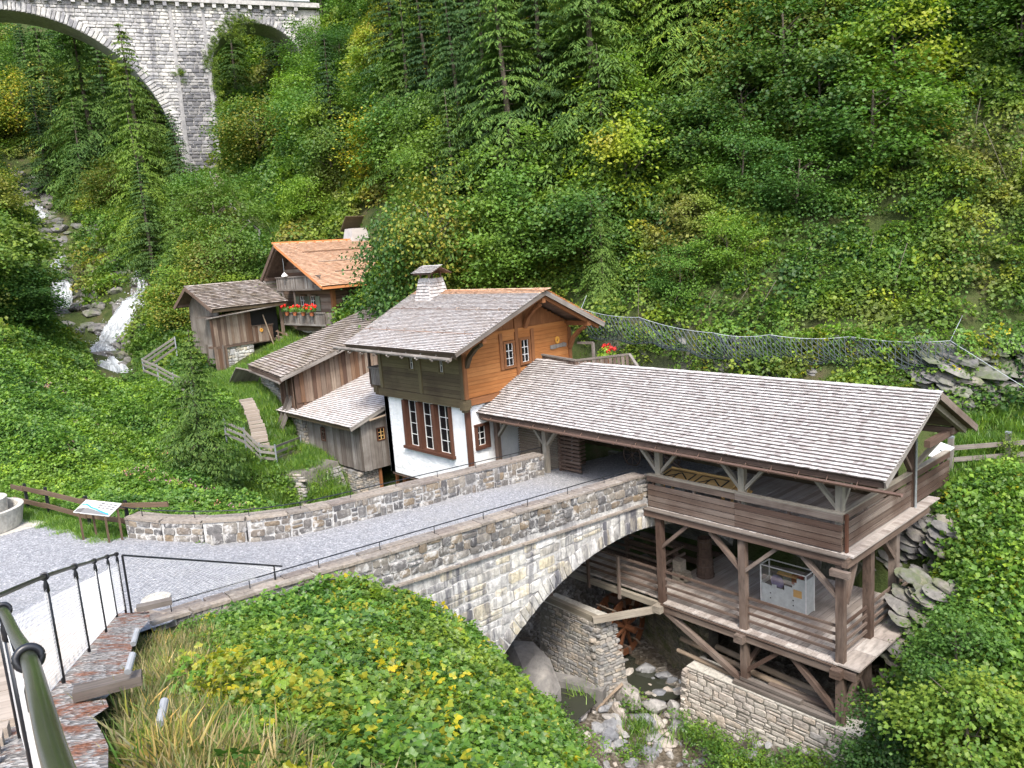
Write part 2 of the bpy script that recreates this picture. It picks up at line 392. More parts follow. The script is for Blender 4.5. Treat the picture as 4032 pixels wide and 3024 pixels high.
    M['needle'] = leaf_mat("conifer_needle_spray", [G(0.028, 0.07, 0.026), G(0.055, 0.115, 0.034), G(0.09, 0.155, 0.038)], [G(0.025, 0.062, 0.028), G(0.075, 0.13, 0.034)], 0.4, 0.08, 0.25, 0.01)
    M['needle_light'] = leaf_mat("light_conifer_needle_spray", [G(0.05, 0.115, 0.028), G(0.09, 0.175, 0.036), G(0.15, 0.23, 0.042)], [G(0.045, 0.10, 0.032), G(0.13, 0.20, 0.036)], 0.4, 0.1, 0.28, 0.01)
    M['ivy'] = leaf_mat("ivy_leaf", [G(0.06, 0.12, 0.02), G(0.12, 0.2, 0.03), G(0.19, 0.25, 0.04)], None, trans=0.3)
    M['grass'] = leaf_mat("fresh_grass_blade", [G(0.07, 0.17, 0.02), G(0.12, 0.24, 0.03), G(0.18, 0.28, 0.04)], None, trans=0.4, gloss=0.03)
    M['dry_grass'] = leaf_mat("dry_grass_blade", [G(0.26, 0.21, 0.11), G(0.36, 0.29, 0.16), G(0.17, 0.19, 0.06), G(0.12, 0.19, 0.05)], None, trans=0.3, gloss=0.02)
    M['bark'] = stone_mat("tree_bark", [(0.10, 0.085, 0.065), (0.13, 0.11, 0.085)], (0.18, 0.16, 0.13), 0.4, 1.5)
    M['geranium'] = leaf_mat("red_geranium_petal", [G(0.60, 0.02, 0.02), G(0.68, 0.04, 0.03)], None, trans=0.2)
    M['terracotta'] = plain("terracotta_pot", (0.36, 0.12, 0.05), 0.8)
    M['pink'] = leaf_mat("pink_flower_petal", [G(0.42, 0.16, 0.26), G(0.5, 0.25, 0.33)], None, trans=0.3)
    M['red_wheel'] = wood("wet_rust_brown_wheel", [(0.115, 0.045, 0.02), (0.145, 0.06, 0.028)], (2, 6, 6), 0.4, 0.4, (0.06, 0.025, 0.014))
    M['grey_panel'] = plain("pale_grey_panel", (0.52, 0.54, 0.53), 0.6)
    M['cabinet'] = plain("pale_grey_cabinet", (0.50, 0.53, 0.52), 0.5)
    M['white_sign'] = plain("white_sign_face", (0.62, 0.62, 0.60), 0.5, var=0.05)
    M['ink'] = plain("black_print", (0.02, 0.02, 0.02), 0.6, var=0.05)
    M['blue_print'] = plain("blue_river_print", (0.03, 0.25, 0.55), 0.5, var=0.05)
    M['grey_print'] = plain("grey_print", (0.16, 0.155, 0.15), 0.6, var=0.05)
    M['yellow_sign'] = plain("orange_yellow_disc", (0.62, 0.30, 0.05), 0.6, var=0.05)
    M['pipe_grey'] = plain("dull_grey_plastic", (0.25, 0.26, 0.27), 0.6)
    M['soil'] = plain("trodden_brown_soil", (0.20, 0.145, 0.085), 0.95, var=0.3, scale=2.0)
    M['red_box'] = plain("dull_red_paint", (0.28, 0.05, 0.03), 0.6)
    M['bluegrey'] = plain("violet_plastic_disc", (0.22, 0.20, 0.34), 0.3)
build_materials()

# ------------------------------------------------------------ prototypes for pieces
def _mk(verts, faces):
    v = np.array(verts, float)
    return v, [tuple(f) for f in faces]

def proto_box():
    v = [(x, y, z) for x in (-.5, .5) for y in (-.5, .5) for z in (-.5, .5)]
    f = [(0, 1, 3, 2), (4, 6, 7, 5), (0, 4, 5, 1), (2, 3, 7, 6), (0, 2, 6, 4), (1, 5, 7, 3)]
    return _mk(v, f)

def proto_stone(seed):
    """front face at +Y; irregular outline, rounded front edge."""
    r = random.Random(seed)
    out = []
    for a, b in ((-.5, -.38), (-.34, -.5), (.40, -.5), (.5, -.36), (.5, .34), (.36, .5), (-.40, .5), (-.5, .36)):
        out.append((a + r.uniform(-.03, .03), b + r.uniform(-.05, .05)))
    v = []
    for a, b in out:
        v.append((a, -.5, b))
    for a, b in out:
        v.append((a, .18 + r.uniform(-.1, .1), b))
    for a, b in out:
        v.append((a * .9 + r.uniform(-.03, .03), .5 + r.uniform(-.12, .02), b * .88 + r.uniform(-.03, .03)))
    f = []
    for i in range(8):
        j = (i + 1) % 8
        f.append((i, j, 8 + j, 8 + i))
        f.append((8 + i, 8 + j, 16 + j, 16 + i))
    v.append((r.uniform(-.1, .1), .5 + r.uniform(-.05, .1), r.uniform(-.1, .1)))
    for i in range(8):
        f.append((16 + i, 16 + (i + 1) % 8, 24))
    return _mk(v, f)

def proto_log():
    v = []; f = []
    for k in (0, 1):
        for i in range(8):
            a = i * math.pi / 4
            v.append((-.5 + k, .5 * math.cos(a), .5 * math.sin(a)))
    for i in range(8):
        j = (i + 1) % 8
        f.append((i, j, 8 + j, 8 + i))
    f.append(tuple(range(8))[::-1]); f.append(tuple(range(8, 16)))
    return _mk(v, f)

def proto_rock(seed):
    r = random.Random(seed)
    bm = bmesh.new()
    bmesh.ops.create_icosphere(bm, subdivisions=2, radius=.5)
    planes = []
    for _ in range(9):
        n = Vector((r.gauss(0, 1), r.gauss(0, 1), r.gauss(0, 1))).normalized()
        planes.append((n, r.uniform(.26, .42)))
    for v in bm.verts:
        for n, d in planes:
            t = v.co.dot(n)
            if t > d:
                v.co -= n * (t - d)
        v.co += Vector((r.uniform(-.012, .012), r.uniform(-.012, .012), r.uniform(-.012, .012)))
    vs = [tuple(v.co) for v in bm.verts]
    fs = [tuple(v.index for v in f.verts) for f in bm.faces]
    bm.free()
    return _mk(vs, fs)

def proto_shingle(seed):
    """X across the roof, Y up the slope, Z thickness; butt (-Y) slightly ragged."""
    r = random.Random(seed)
    a, b = r.uniform(-.04, .04), r.uniform(-.04, .04)
    v = [(-.49, -.5 + a, -.5), (.49, -.5 + b, -.5), (.49, .5, -.5), (-.49, .5, -.5),
         (-.49, -.5 + a, .5), (.49, -.5 + b, .5), (.49, .5, .0), (-.49, .5, .0)]
    f = [(0, 1, 2, 3), (4, 7, 6, 5), (0, 4, 5, 1), (1, 5, 6, 2), (3, 2, 6, 7), (0, 3, 7, 4)]
    return _mk(v, f)

PROTO = {'box': [proto_box()], 'stone': [proto_stone(i) for i in range(7)], 'log': [proto_log()],
         'rock': [proto_rock(i) for i in range(8)], 'shingle': [proto_shingle(i) for i in range(4)]}
_pm = {}
def proto_mesh(kind, i, mat):
    key = (kind, i, mat.name)
    if key not in _pm:
        v, f = PROTO[kind][i]
        me = bpy.data.meshes.new(kind)
        me.from_pydata([tuple(x) for x in v], [], f)
        at = me.attributes.new("pc", 'FLOAT_VECTOR', 'POINT')
        at.data.foreach_set("vector", v.astype(np.float32).ravel())
        me.materials.append(mat)
        _pm[key] = me
    return _pm[key]

# ------------------------------------------------------------ object helpers
def tag(o, label=None, cat=None, group=None, kind=None):
    if label: o['label'] = label
    if cat: o['category'] = cat
    if group: o['group'] = group
    if kind: o['kind'] = kind
    return o

def thing(name, loc, label, cat, group=None):
    o = bpy.data.objects.new(name, None)
    COL.objects.link(o)
    o.empty_display_size = 0.2
    o.location = loc
    return tag(o, label, cat, group)

_wl = {}
def wloc(o):
    """world translation of an object built by these helpers (no rotation on parents)."""
    if o is None: return Vector((0, 0, 0))
    return _wl.get(o.name, o.location.copy())

def adopt(o, parent):
    if parent is not None:
        o.parent = parent
        o.matrix_parent_inverse = Matrix.Translation(-wloc(parent))
        # a parent that is itself a child mesh sits at the world origin (see link())

def link(name, me, parent=None):
    o = bpy.data.objects.new(name, me)
    COL.objects.link(o)
    if parent is not None:
        adopt(o, parent)
        _wl[o.name] = Vector((0, 0, 0))
    return o

class MB:
    def __init__(self):
        self.v = []; self.f = []; self.pc = []
    def add(self, verts, faces, pc=None):
        b = len(self.v)
        self.v += [tuple(map(float, x)) for x in verts]
        self.pc += [tuple(map(float, x)) for x in (pc if pc is not None else verts)]
        self.f += [tuple(b + i for i in f) for f in faces]
        return self
    def box(self, c, s, R=None):
        v, f = PROTO['box'][0]
        p = v * np.array(s, float)
        if R is not None:
            p = p @ np.array(R, float).T
        self.add(p + np.array(c, float), f, v)
        return self
    def bar(self, a, b, w, h, up=(0, 0, 1)):
        """square bar from a to b; w across, h along up."""
        a = np.array(a, float); b = np.array(b, float)
        d = b - a; L = np.linalg.norm(d)
        R = frame_of(d, up)
        return self.box((a + b) / 2, (L, w, h), R)
    def tube(self, pts, r, n=8, cap=True):
        pts = [np.array(p, float) for p in pts]
        rs = r if isinstance(r, (list, tuple)) else [r] * len(pts)
        vs = []; ref = np.array([0, 0, 1.0])
        for i, p in enumerate(pts):
            d = pts[min(i + 1, len(pts) - 1)] - pts[max(i - 1, 0)]
            d = d / np.linalg.norm(d)
            rr = ref if abs(d.dot(ref)) < .95 else np.array([1.0, 0, 0])
            x = np.cross(d, rr); x /= np.linalg.norm(x)
            y = np.cross(x, d)
            for k in range(n):
                a = 2 * math.pi * k / n
                vs.append(p + rs[i] * (math.cos(a) * x + math.sin(a) * y))
        fs = []
        for i in range(len(pts) - 1):
            for k in range(n):
                k2 = (k + 1) % n
                fs.append((i * n + k, i * n + k2, (i + 1) * n + k2, (i + 1) * n + k))
        if cap:
            fs.append(tuple(range(n))[::-1])
            fs.append(tuple((len(pts) - 1) * n + k for k in range(n)))
        return self.add(vs, fs)
    def extrude(self, poly, axis_o, U, V, W, d0, d1):
        """polygon (u,v) in frame (U,V) extruded along W from d0 to d1."""
        o = np.array(axis_o, float); U, V, W = (np.array(k, float) for k in (U, V, W))
        n = len(poly)
        vs = [o + U * a + V * b + W * d0 for a, b in poly] + [o + U * a + V * b + W * d1 for a, b in poly]
        fs = [tuple(range(n))[::-1], tuple(range(n, 2 * n))]
        for i in range(n):
            j = (i + 1) % n
            fs.append((i, j, n + j, n + i))
        return self.add(vs, fs)
    def mesh(self, name, mat, smooth=False):
        me = bpy.data.meshes.new(name)
        me.from_pydata(self.v, [], self.f)
        at = me.attributes.new("pc", 'FLOAT_VECTOR', 'POINT')
        at.data.foreach_set("vector", np.array(self.pc, np.float32).ravel())
        if mat: me.materials.append(mat)
        if smooth:
            me.polygons.foreach_set("use_smooth", [True] * len(me.polygons))
        return me
    def build(self, name, mat, parent=None, smooth=False):
        return link(name, self.mesh(name, mat, smooth), parent)

def frame_of(d, up=(0, 0, 1)):
    d = np.array(d, float); d = d / np.linalg.norm(d)
    u = np.array(up, float)
    if abs(d.dot(u)) > .999 * np.linalg.norm(u): u = np.array([0, 1.0, 0])
    y = np.cross(u, d); y /= np.linalg.norm(y)
    z = np.cross(d, y)
    return np.column_stack([d, y, z])

def importance(c, s):
    d = np.linalg.norm(np.array(c) - CAM)
    return float(np.sort(s)[-2]) / d

def pieces(parent, name, plist, mat, kind='box', limit=300, label=None):
    """plist: (centre, R 3x3, size 3). The largest in view become parts, the rest one part of kind stuff."""
    if not plist: return
    order = sorted(range(len(plist)), key=lambda i: -importance(plist[i][0], plist[i][2]))
    single = set(order[:limit])
    vs = []; fs = []; pc = []; nb = 0
    for i, (c, R, s) in enumerate(plist):
        k = random.randrange(len(PROTO[kind]))
        if i in single:
            o = bpy.data.objects.new(name, proto_mesh(kind, k, mat))
            COL.objects.link(o)
            mt = np.eye(4)
            mt[:3, :3] = np.array(R) * np.array(s)[None, :]
            mt[:3, 3] = c
            if parent is not None:
                adopt(o, parent)
            o.matrix_basis = Matrix(mt.tolist())
            if label: o['label'] = label
        else:
            v, f = PROTO[kind][k]
            p = (v * np.array(s)) @ np.array(R).T + np.array(c)
            vs.append(p); pc.append(v)
            fs += [tuple(nb + q for q in ff) for ff in f]
            nb += len(v)
    if vs:
        me = bpy.data.meshes.new(name)
        me.from_pydata(np.concatenate(vs).tolist(), [], fs)
        at = me.attributes.new("pc", 'FLOAT_VECTOR', 'POINT')
        at.data.foreach_set("vector", np.concatenate(pc).astype(np.float32).ravel())
        me.materials.append(mat)
        o = link(name, me, parent)
        o['kind'] = 'stuff'

def pc_piece(a, b, w, h, up=(0, 0, 1)):
    a = np.array(a, float); b = np.array(b, float)
    return ((a + b) / 2, frame_of(b - a, up), (np.linalg.norm(b - a), w, h))

# shingled roof plane ---------------------------------------------------------
def shingle_plane(eL, eR, rL, rR, course, width, thick=0.022, overlap=1.7, jitter=.008, tilt=None, sag=0.0):
    eL, eR, rL, rR = (np.array(p, float) for p in (eL, eR, rL, rR))
    up = ((rL - eL) + (rR - eR)) / 2
    Ls = np.linalg.norm(up)
    n_rows = max(2, int(round(Ls / course)))
    nrm = np.cross(eR - eL, rL - eL); nrm /= np.linalg.norm(nrm)
    if nrm[2] < 0: nrm = -nrm
    out = []
    for k in range(n_rows):
        t = k / n_rows
        A = eL + (rL - eL) * t; B = eR + (rR - eR) * t
        L = np.linalg.norm(B - A); u = (B - A) / L
        v = (rL - eL) / np.linalg.norm(rL - eL) * 0.5 + (rR - eR) / np.linalg.norm(rR - eR) * 0.5
        v = v - u * v.dot(u); v /= np.linalg.norm(v)
        x = 0.0; off = random.uniform(0, width)
        x = -off * 0.0
        cur = 0.0
        first = True
        while cur < L - 1e-3:
            w = width * random.uniform(.65, 1.35)
            if first: w *= random.uniform(.4, 1); first = False
            w = min(w, L - cur)
            if L - cur - w < width * .3: w = L - cur
            ln = course * overlap
            lift = thick * 1.7
            tl = math.atan2(lift, course) * (1.0 if tilt is None else tilt)
            vv = v * math.cos(tl) - nrm * math.sin(tl)
            nn = np.cross(u, vv)
            if nn[2] < 0: nn = -nn
            wave = 0.25 * course * math.sin((cur / L) * 5 + k * .7) * .18
            c0 = A + u * (cur + w / 2) + v * (random.uniform(-jitter, jitter) + wave) + nrm * (thick * 1.1 + random.uniform(0, .006))
            c = c0 + vv * ln / 2 + nrm * lift * .78
            out.append((c, np.column_stack([u, vv, nn]), (w * .985, ln, thick)))
            cur += w
    return out

def roof_slab(mb, eL, eR, rL, rR, th):
    eL, eR, rL, rR = (np.array(p, float) for p in (eL, eR, rL, rR))
    n = np.cross(eR - eL, rL - eL); n /= np.linalg.norm(n)
    if n[2] < 0: n = -n
    v = [eL, eR, rR, rL] + [p - n * th for p in (eL, eR, rR, rL)]
    mb.add(v, [(0, 1, 2, 3), (7, 6, 5, 4), (0, 4, 5, 1), (1, 5, 6, 2), (2, 6, 7, 3), (3, 7, 4, 0)])

# rubble masonry ---------------------------------------------------------------
def rubble(L, H, hr, wr, zf=None):
    """stones as (s, z, w, h); rows of unequal height."""
    out = []; z = 0.0
    while z < H - .01:
        h = random.uniform(*hr)
        if H - z < h * 1.4: h = H - z
        s = -random.uniform(0, wr[0])
        while s < L:
            w = random.uniform(*wr)
            s0, s1 = max(s, 0), min(s + w, L)
            if s1 - s0 > wr[0] * .4:
                dz = random.uniform(-.12, .12) * h
                hh = h * random.uniform(.94, 1.14)
                if random.random() < .12 and h > hr[0] * 1.3:
                    out.append(((s0 + s1) / 2, z + h * .26 + dz * .3, s1 - s0, h * .46))
                    out.append(((s0 + s1) / 2, z + h * .76 + dz * .3, s1 - s0, h * .46))
                else:
                    out.append(((s0 + s1) / 2, z + h / 2 + dz, s1 - s0, hh))
            s += w
        z += h
    return out

def place_stones(st, O, U, V, Nn, depth=.12, proud=.02, gap=.012, keep=None, rot=.05):
    """O origin, U along, V up, Nn outward; stone front at plane + proud."""
    O, U, V, Nn = (np.array(k, float) for k in (O, U, V, Nn))
    res = []
    for s, z, w, h in st:
        P = O + U * s + V * z
        if keep is not None and not keep(P, w, h): continue
        a = random.uniform(-rot, rot)
        uu = U * math.cos(a) + V * math.sin(a); vv = V * math.cos(a) - U * math.sin(a)
        pr = proud * random.uniform(.3, 1.6)
        res.append((P + Nn * (pr - depth / 2), np.column_stack([uu, Nn, vv]), (max(.03, w - gap), depth, max(.03, h - gap))))
    return res

def holed_wall(mb, O, U, V, W, L, H, T, holes, top=None):
    """wall sheet of thickness T (inwards = -W) with rectangular holes (s0,s1,z0,z1)."""
    O, U, V, W = (np.array(k, float) for k in (O, U, V, W))
    xs = sorted({0.0, L} | {h[0] for h in holes} | {h[1] for h in holes})
    zs = sorted({0.0, H} | {h[2] for h in holes} | {h[3] for h in holes})
    P = lambda a, b, c: O + U * a + V * b - W * c
    for i in range(len(xs) - 1):
        for j in range(len(zs) - 1):
            x0, x1, z0, z1 = xs[i], xs[i + 1], zs[j], zs[j + 1]
            cx, cz = (x0 + x1) / 2, (z0 + z1) / 2
            if any(h[0] < cx < h[1] and h[2] < cz < h[3] for h in holes): continue
            mb.add([P(x0, z0, 0), P(x1, z0, 0), P(x1, z1, 0), P(x0, z1, 0)], [(0, 1, 2, 3)])
            mb.add([P(x0, z0, T), P(x1, z0, T), P(x1, z1, T), P(x0, z1, T)], [(3, 2, 1, 0)])
    for (x0, x1, z0, z1) in list(holes) + [(0, L, 0, H)]:
        mb.add([P(x0, z0, 0), P(x1, z0, 0), P(x1, z1, 0), P(x0, z1, 0), P(x0, z0, T), P(x1, z0, T), P(x1, z1, T), P(x0, z1, T)],
               [(0, 1, 5, 4), (1, 2, 6, 5), (2, 3, 7, 6), (3, 0, 4, 7)])

def window(parent, O, U, V, W, w, h, nx, ny, case=.09, bars=None, frame_mat=None, casing_mat=None, depth=.08, name='window', barw=.025):
    """O lower-left corner of the glazed area on the wall plane; W outward."""
    O, U, V, W = (np.array(k, float) for k in (O, U, V, W))
    R = np.column_stack([U, W, V])
    bars = bars or M['white_paint']; casing_mat = casing_mat or M['larch_dark']
    mb = MB()
    if case > 0:
        for (a, b, sa, sb) in ((w / 2, -case / 2, w + 2 * case, case), (w / 2, h + case / 2, w + 2 * case, case), (-case / 2, h / 2, case, h), (w + case / 2, h / 2, case, h)):
            mb.box(O + U * a + V * b + W * (depth / 2 - .02), (sa, depth, sb), R)
        fr = mb.build(name, casing_mat, parent)
    else:
        mb.box(O + U * w / 2 + V * (-.02) + W * .02, (w + .04, .04, .03), R)
        fr = mb.build(name, casing_mat, parent)
    gb = MB()
    for i in range(nx + 1):
        ww = barw * (1.4 if i in (0, nx) else 1)
        gb.box(O + U * (w * i / nx) + V * h / 2 + W * .0, (ww, .03, h), R)
    for j in range(ny + 1):
        gb.box(O + U * w / 2 + V * (h * j / ny) + W * .002, (w, .03, barw), R)
    gb.build('glazing_bar', bars, fr)
    for i in range(nx):
        for j in range(ny):
            c = O + U * (w * (i + .5) / nx) + V * (h * (j + .5) / ny) - W * .025
            mt = np.eye(4); mt[:3, :3] = R * np.array([w / nx, .01, h / ny])[None, :]; mt[:3, 3] = c
            o = bpy.data.objects.new('pane', proto_mesh('box', 0, M['glass']))
            COL.objects.link(o); adopt(o, fr); o.matrix_basis = Matrix(mt.tolist())
    return fr

def planks_v(O, U, W, L, z0, z1f, wr=(.14, .26), th=.03, gap=.006, z0f=None):
    """vertical planks from z0 to z1f(s); piece X axis is vertical (grain)."""
    O = np.array(O, float); U = np.array(U, float); W = np.array(W, float)
    out = []; s = 0
    while s < L - .02:
        w = min(random.uniform(*wr), L - s)
        if L - s - w < wr[0] * .5: w = L - s
        zt = z1f(s + w / 2) if callable(z1f) else z1f
        zb = (z0f(s + w / 2) if z0f else z0) + random.uniform(-.015, .015)
        if zt - zb > .05:
            c = O + U * (s + w / 2) + W * (th / 2 + random.uniform(0, .008)); c[2] = (zt + zb) / 2
            out.append((c, np.column_stack([(0, 0, 1), U, W]), (zt - zb, w - gap, th)))
        s += w
    return out

def boards_h(O, U, W, L, z0, z1, hb=.15, th=.03, lim=None, gap=.008):
    """horizontal boards; lim(zmid) -> (s0,s1) clips each course, holes handled by list of spans."""
    O = np.array(O, float); U = np.array(U, float); W = np.array(W, float)
    out = []; z = z0
    while z < z1 - .02:
        h = min(hb * random.uniform(.85, 1.15), z1 - z)
        spans = lim(z + h / 2) if lim else [(0, L)]
        for s0, s1 in spans:
            if s1 - s0 < .05: continue
            c = O + U * ((s0 + s1) / 2) + W * (th / 2 + random.uniform(0, .006)); c[2] = z + h / 2
            out.append((c, np.column_stack([U, W, (0, 0, 1)]), (s1 - s0, th, h - gap)))
        z += h
    return out
# ============================================================ TERRAIN
TP = np.array([
 # court and approach
 (-33,3,1.3),(-33,-2,1.5),(-28,4,1.4),(-24,4.5,1.5),(-24,0,1.7),(-20,3,1.7),(-18,5.5,1.6),(-17,3,1.95),(-20,0,1.85),(-18,-3,2.2),(-28,-4,1.8),(-40,-6,3),
 (-26,5.6,1.35),(-22.9,6.1,1.2),(-21.6,7.4,.9),(-21.4,10,.3),
 # stairs
 (-15.5,2.3,2.2),(-15,-1,2.3),(-8.8,0.5,4.35),(-9,-2,4.4),(-2.5,-1,6.35),(-2,-4,6.6),(0,-1,7.0),(3,-1,7.4),(3,-6,7.6),(-10,-8,6),
 # foreground bank
 (-15.3,4.4,1.7),(-15.3,6.5,1.35),(-15.3,8.3,1.05),(-15.3,10.0,.0),(-15.3,11.2,-1.1),(-15.4,12.2,-2.5),
 (-14.2,4.3,1.9),(-12,3.6,2.6),(-12,6,1.7),(-12,9,-.1),(-12,10.9,-2.1),(-14,11.4,-2.3),(-9,9.2,-1.3),(-9,2.4,3.9),(-9,5,2.3),(-7,5.6,1.5),(-7,7.8,0),
 (-4.5,1.7,5.0),(-4.5,4,3.4),(0,2,6.2),(0,6,3),(-3,7.5,.8),(2,10,-1),(5,5,4),(-6,1.6,4.9),
 (-12,13,-6.3),(-9,11.8,-6.6),(-14,13.4,-6.4),(-6,10.6,-6),(0,12.5,-7),(-15.6,13.6,-5.2),
 # stream
 (-14,15.5,-7.3),(-11,15.5,-7.7),(-8,15,-7.9),(-3,14.5,-8.2),(3,14,-8.6),(-18,16.4,-6.2),(-16.5,16.8,-6.3),(-16.6,18.4,-6.3),(-14.8,18.4,-7.1),(-14.5,19.6,-7.1),(-18.5,20.4,-6.9),(-17,20,-6.8),(-21,16,-5.9),(-12,18.2,-7.3),(-9,18,-7.2),(-13,19.1,-7.2),
 # platform behind retaining wall
 (-13,20,-5.35),(-10,20,-5.35),(-12,22,-5.3),(-15.5,22.5,-5.5),(-20,23,-4.5),(-12,24.4,-4.2),(-12,25.4,-.8),(-9.6,24.8,-3.4),(-16,25.4,-.8),(-20,25.4,-.8),
 # right slope
 (-8.3,21.5,-5),(-7.4,19.5,-5),(-6.3,20.8,-2.6),(-7.4,24,-1.8),(-6,23.5,-1),(-8.1,26.2,-.8),(-8.6,27.6,-.5),(-6.5,28,-.6),(-4.5,20,-2.2),(-4,25,-.8),(-6.7,17.9,-4.2),(-4.5,16.5,-4),(-1,19,-3),(0,26,-1),(5,22,-3),(5,30,-.5),(-7.5,17,-6),
 # path behind gallery
 (-23,26,.2),(-20,26.4,-.15),(-14,26.6,-.15),(-10,27.4,-.2),(-9.4,28.6,-.3),(-7,31,-.3),(-5,32.4,-.2),(0,36,-.2),
 # cliff and slope above
 (-24,27.6,4.8),(-20,27.9,4.0),(-16,28.9,3.7),(-13,30.2,3.7),(-10.5,31.9,3.3),(-8,34.0,3.0),(-5,37,2.8),(0,41,3),
 (-24,34,11),(-18,36,11),(-12,38,11),(-6,42,11),(0,46,12),
 (-24,44,22),(-12,48,22),(0,55,22),(-24,60,40),(-8,66,40),(4,72,40),(-40,62,46),(-36,44,27),(-24,80,60),(-50,80,68),(0,90,60),
 # behind house and chalet
 (-27,25.5,1.5),(-31,25.2,2.2),(-33,27.5,6),(-36,24,3.0),(-40,24.5,5.5),(-41.5,28,8.5),(-38,31,13),(-50,22,4.2),(-47,26,5),(-53,26,8.6),(-50,33,14),(-46,40,24),
 # footpath and pier
 (-56,25.7,9.2),(-56,27,10.2),(-62,27.3,11.6),(-68,29,13.6),(-74,30.5,15.6),(-79,32,17.3),(-79,33.6,18.6),(-82,32,17.8),(-82,38,22),(-70,37,22),(-58,37,21),(-70,50,38),(-85,50,36),
 (-50,20,3.6),(-47,18,2.3),(-52,17.5,3.2),(-55,20,6),(-60,20.5,8),(-58,23.5,8.6),
 (-63.5,15.5,2.7),(-66.2,19.8,7.6),(-69,23.4,11.2),(-75,26,14),
 (-74.6,15.7,5.0),(-76.8,17,7.9),(-82,17.9,10.3),(-92.9,19,15.0),(-106,20,20),
 (-70,18.2,8.5),(-78,21.5,13),(-86,23.5,17),(-95,27,21),(-100,32,24),
 # left bank
 (-59.5,9.5,8),(-47.4,7,5),(-35.3,4.8,3.0),(-34,2.5,1.6),(-49.6,11,2.4),(-38,8.8,1.3),(-29,6.8,.9),(-24.3,7.4,.8),(-26.4,11.2,0),(-22,12,-1.2),
 (-75,10,10),(-90,10,17),(-110,10,27),(-60,2,12.5),(-45,0,8),(-80,0,20),(-36,-2,3),(-130,8,34),(-72,13,6.5),
 # gorge
 (-58,14.5,2.2),(-50,14,.6),(-43,12.5,-1.2),(-36,12.3,-2.8),(-30,13,-4.3),(-25,14.5,-5.4),(-22,15,-5.9),(-31,10.4,.4),
 # hut side
 (-33.8,13.4,.6),(-33.2,13.8,0),(-32.7,14.2,-.2),(-34.2,14.4,.5),(-34.5,15.6,-.1),(-36.5,15.0,1.35),(-37.7,15.4,1.85),(-40,15.8,2.0),(-36.4,16.6,-.3),(-44.5,14.4,2.1),(-48.5,14.3,2.7),(-44,16.5,2.4),(-38.5,14,1.7),(-33,12.9,-1.6),(-31.2,13.5,-2.6),(-29.8,15.4,-3.0),(-31,17.2,-2.9),(-32,16,-.8),(-37,18.5,.4),(-40,19,1.7),(-44,20,2.4),(-30,18,-3.2),(-27,17.8,-3.2),
 # far
 (-120,40,40),(-150,30,50),(-150,0,44),(-150,60,80),(-130,20,32),(-115,-10,38),(-110,50,44),(-165,20,56),(-105,44,34),(-180,40,85),(-180,80,110),(-120,80,80),(-90,80,66),(-180,-20,60)], float)

def _rbf_fit(P):
    X = P[:, :2]
    D = np.sqrt(((X[:, None] - X[None]) ** 2).sum(-1))
    n = len(P)
    A = np.zeros((n + 3, n + 3))
    A[:n, :n] = D + np.eye(n) * -0.02
    A[:n, n] = 1; A[:n, n + 1:] = X
    A[n, :n] = 1; A[n + 1:, :n] = X.T
    b = np.zeros(n + 3); b[:n] = P[:, 2]
    return np.linalg.solve(A, b)
_W = _rbf_fit(TP)

STREAM = [(-200, 15), (-106, 20), (-92.9, 19), (-82, 17.9), (-76.8, 17), (-74.6, 15.7), (-63.5, 15), (-58, 14.5), (-50, 13.8), (-43, 12.5), (-36, 12.3), (-30, 13.2), (-25, 14.7), (-21, 16), (-17.5, 16.3), (-14, 16.5), (-11, 16.2), (-8, 15.3), (-3, 14.5), (3, 14)]

def court_z(x, y):
    """gravel surface: level court, then the bridge falling gently to the gallery, stair foot on the near side."""
    x = np.asarray(x, float); y = np.asarray(y, float)
    zb = 0.30 + (19.4 - y) * 0.070
    zc = 1.50 + (x + 24) * 0.045 + np.clip(2 - y, 0, 9) * 0.04
    t = np.clip((y - 3.6) / 5.4, 0, 1); t = t * t * (3 - 2 * t)
    z = zc * (1 - t) + zb * t
    return np.where(y > 19.4, np.maximum(0.02, zb), z)

def stair_z(x): return 4.53 + 0.31 * (np.asarray(x, float) + 8.82)

def in_court(x, y):
    x = np.asarray(x, float); y = np.asarray(y, float)
    edge = 4.1 + (x + 28) * 0.17           # north-east edge along the dark fence
    a = (x > -36) & (x < -15.7) & (y > -9) & (y < np.where(x < -23.2, edge, 99)) & (y < 6.0)
    b = (x > -20.7) & (x < -15.8) & (y < 19.5) & (y > -9)
    c = (x > -23.2) & (x < -20) & (y < 7.3 - (x + 20.5) * -.55) & (y > -9)
    return a | b | c

def in_stair(x, y):
    rail = np.interp(x, [-15.9, -8.9, -6.5, -2.5, 3], [3.6, 1.45, .85, .55, .4])
    return (x > -15.9) & (x < 4) & (y < rail + .45) & (y > rail - 3.6)

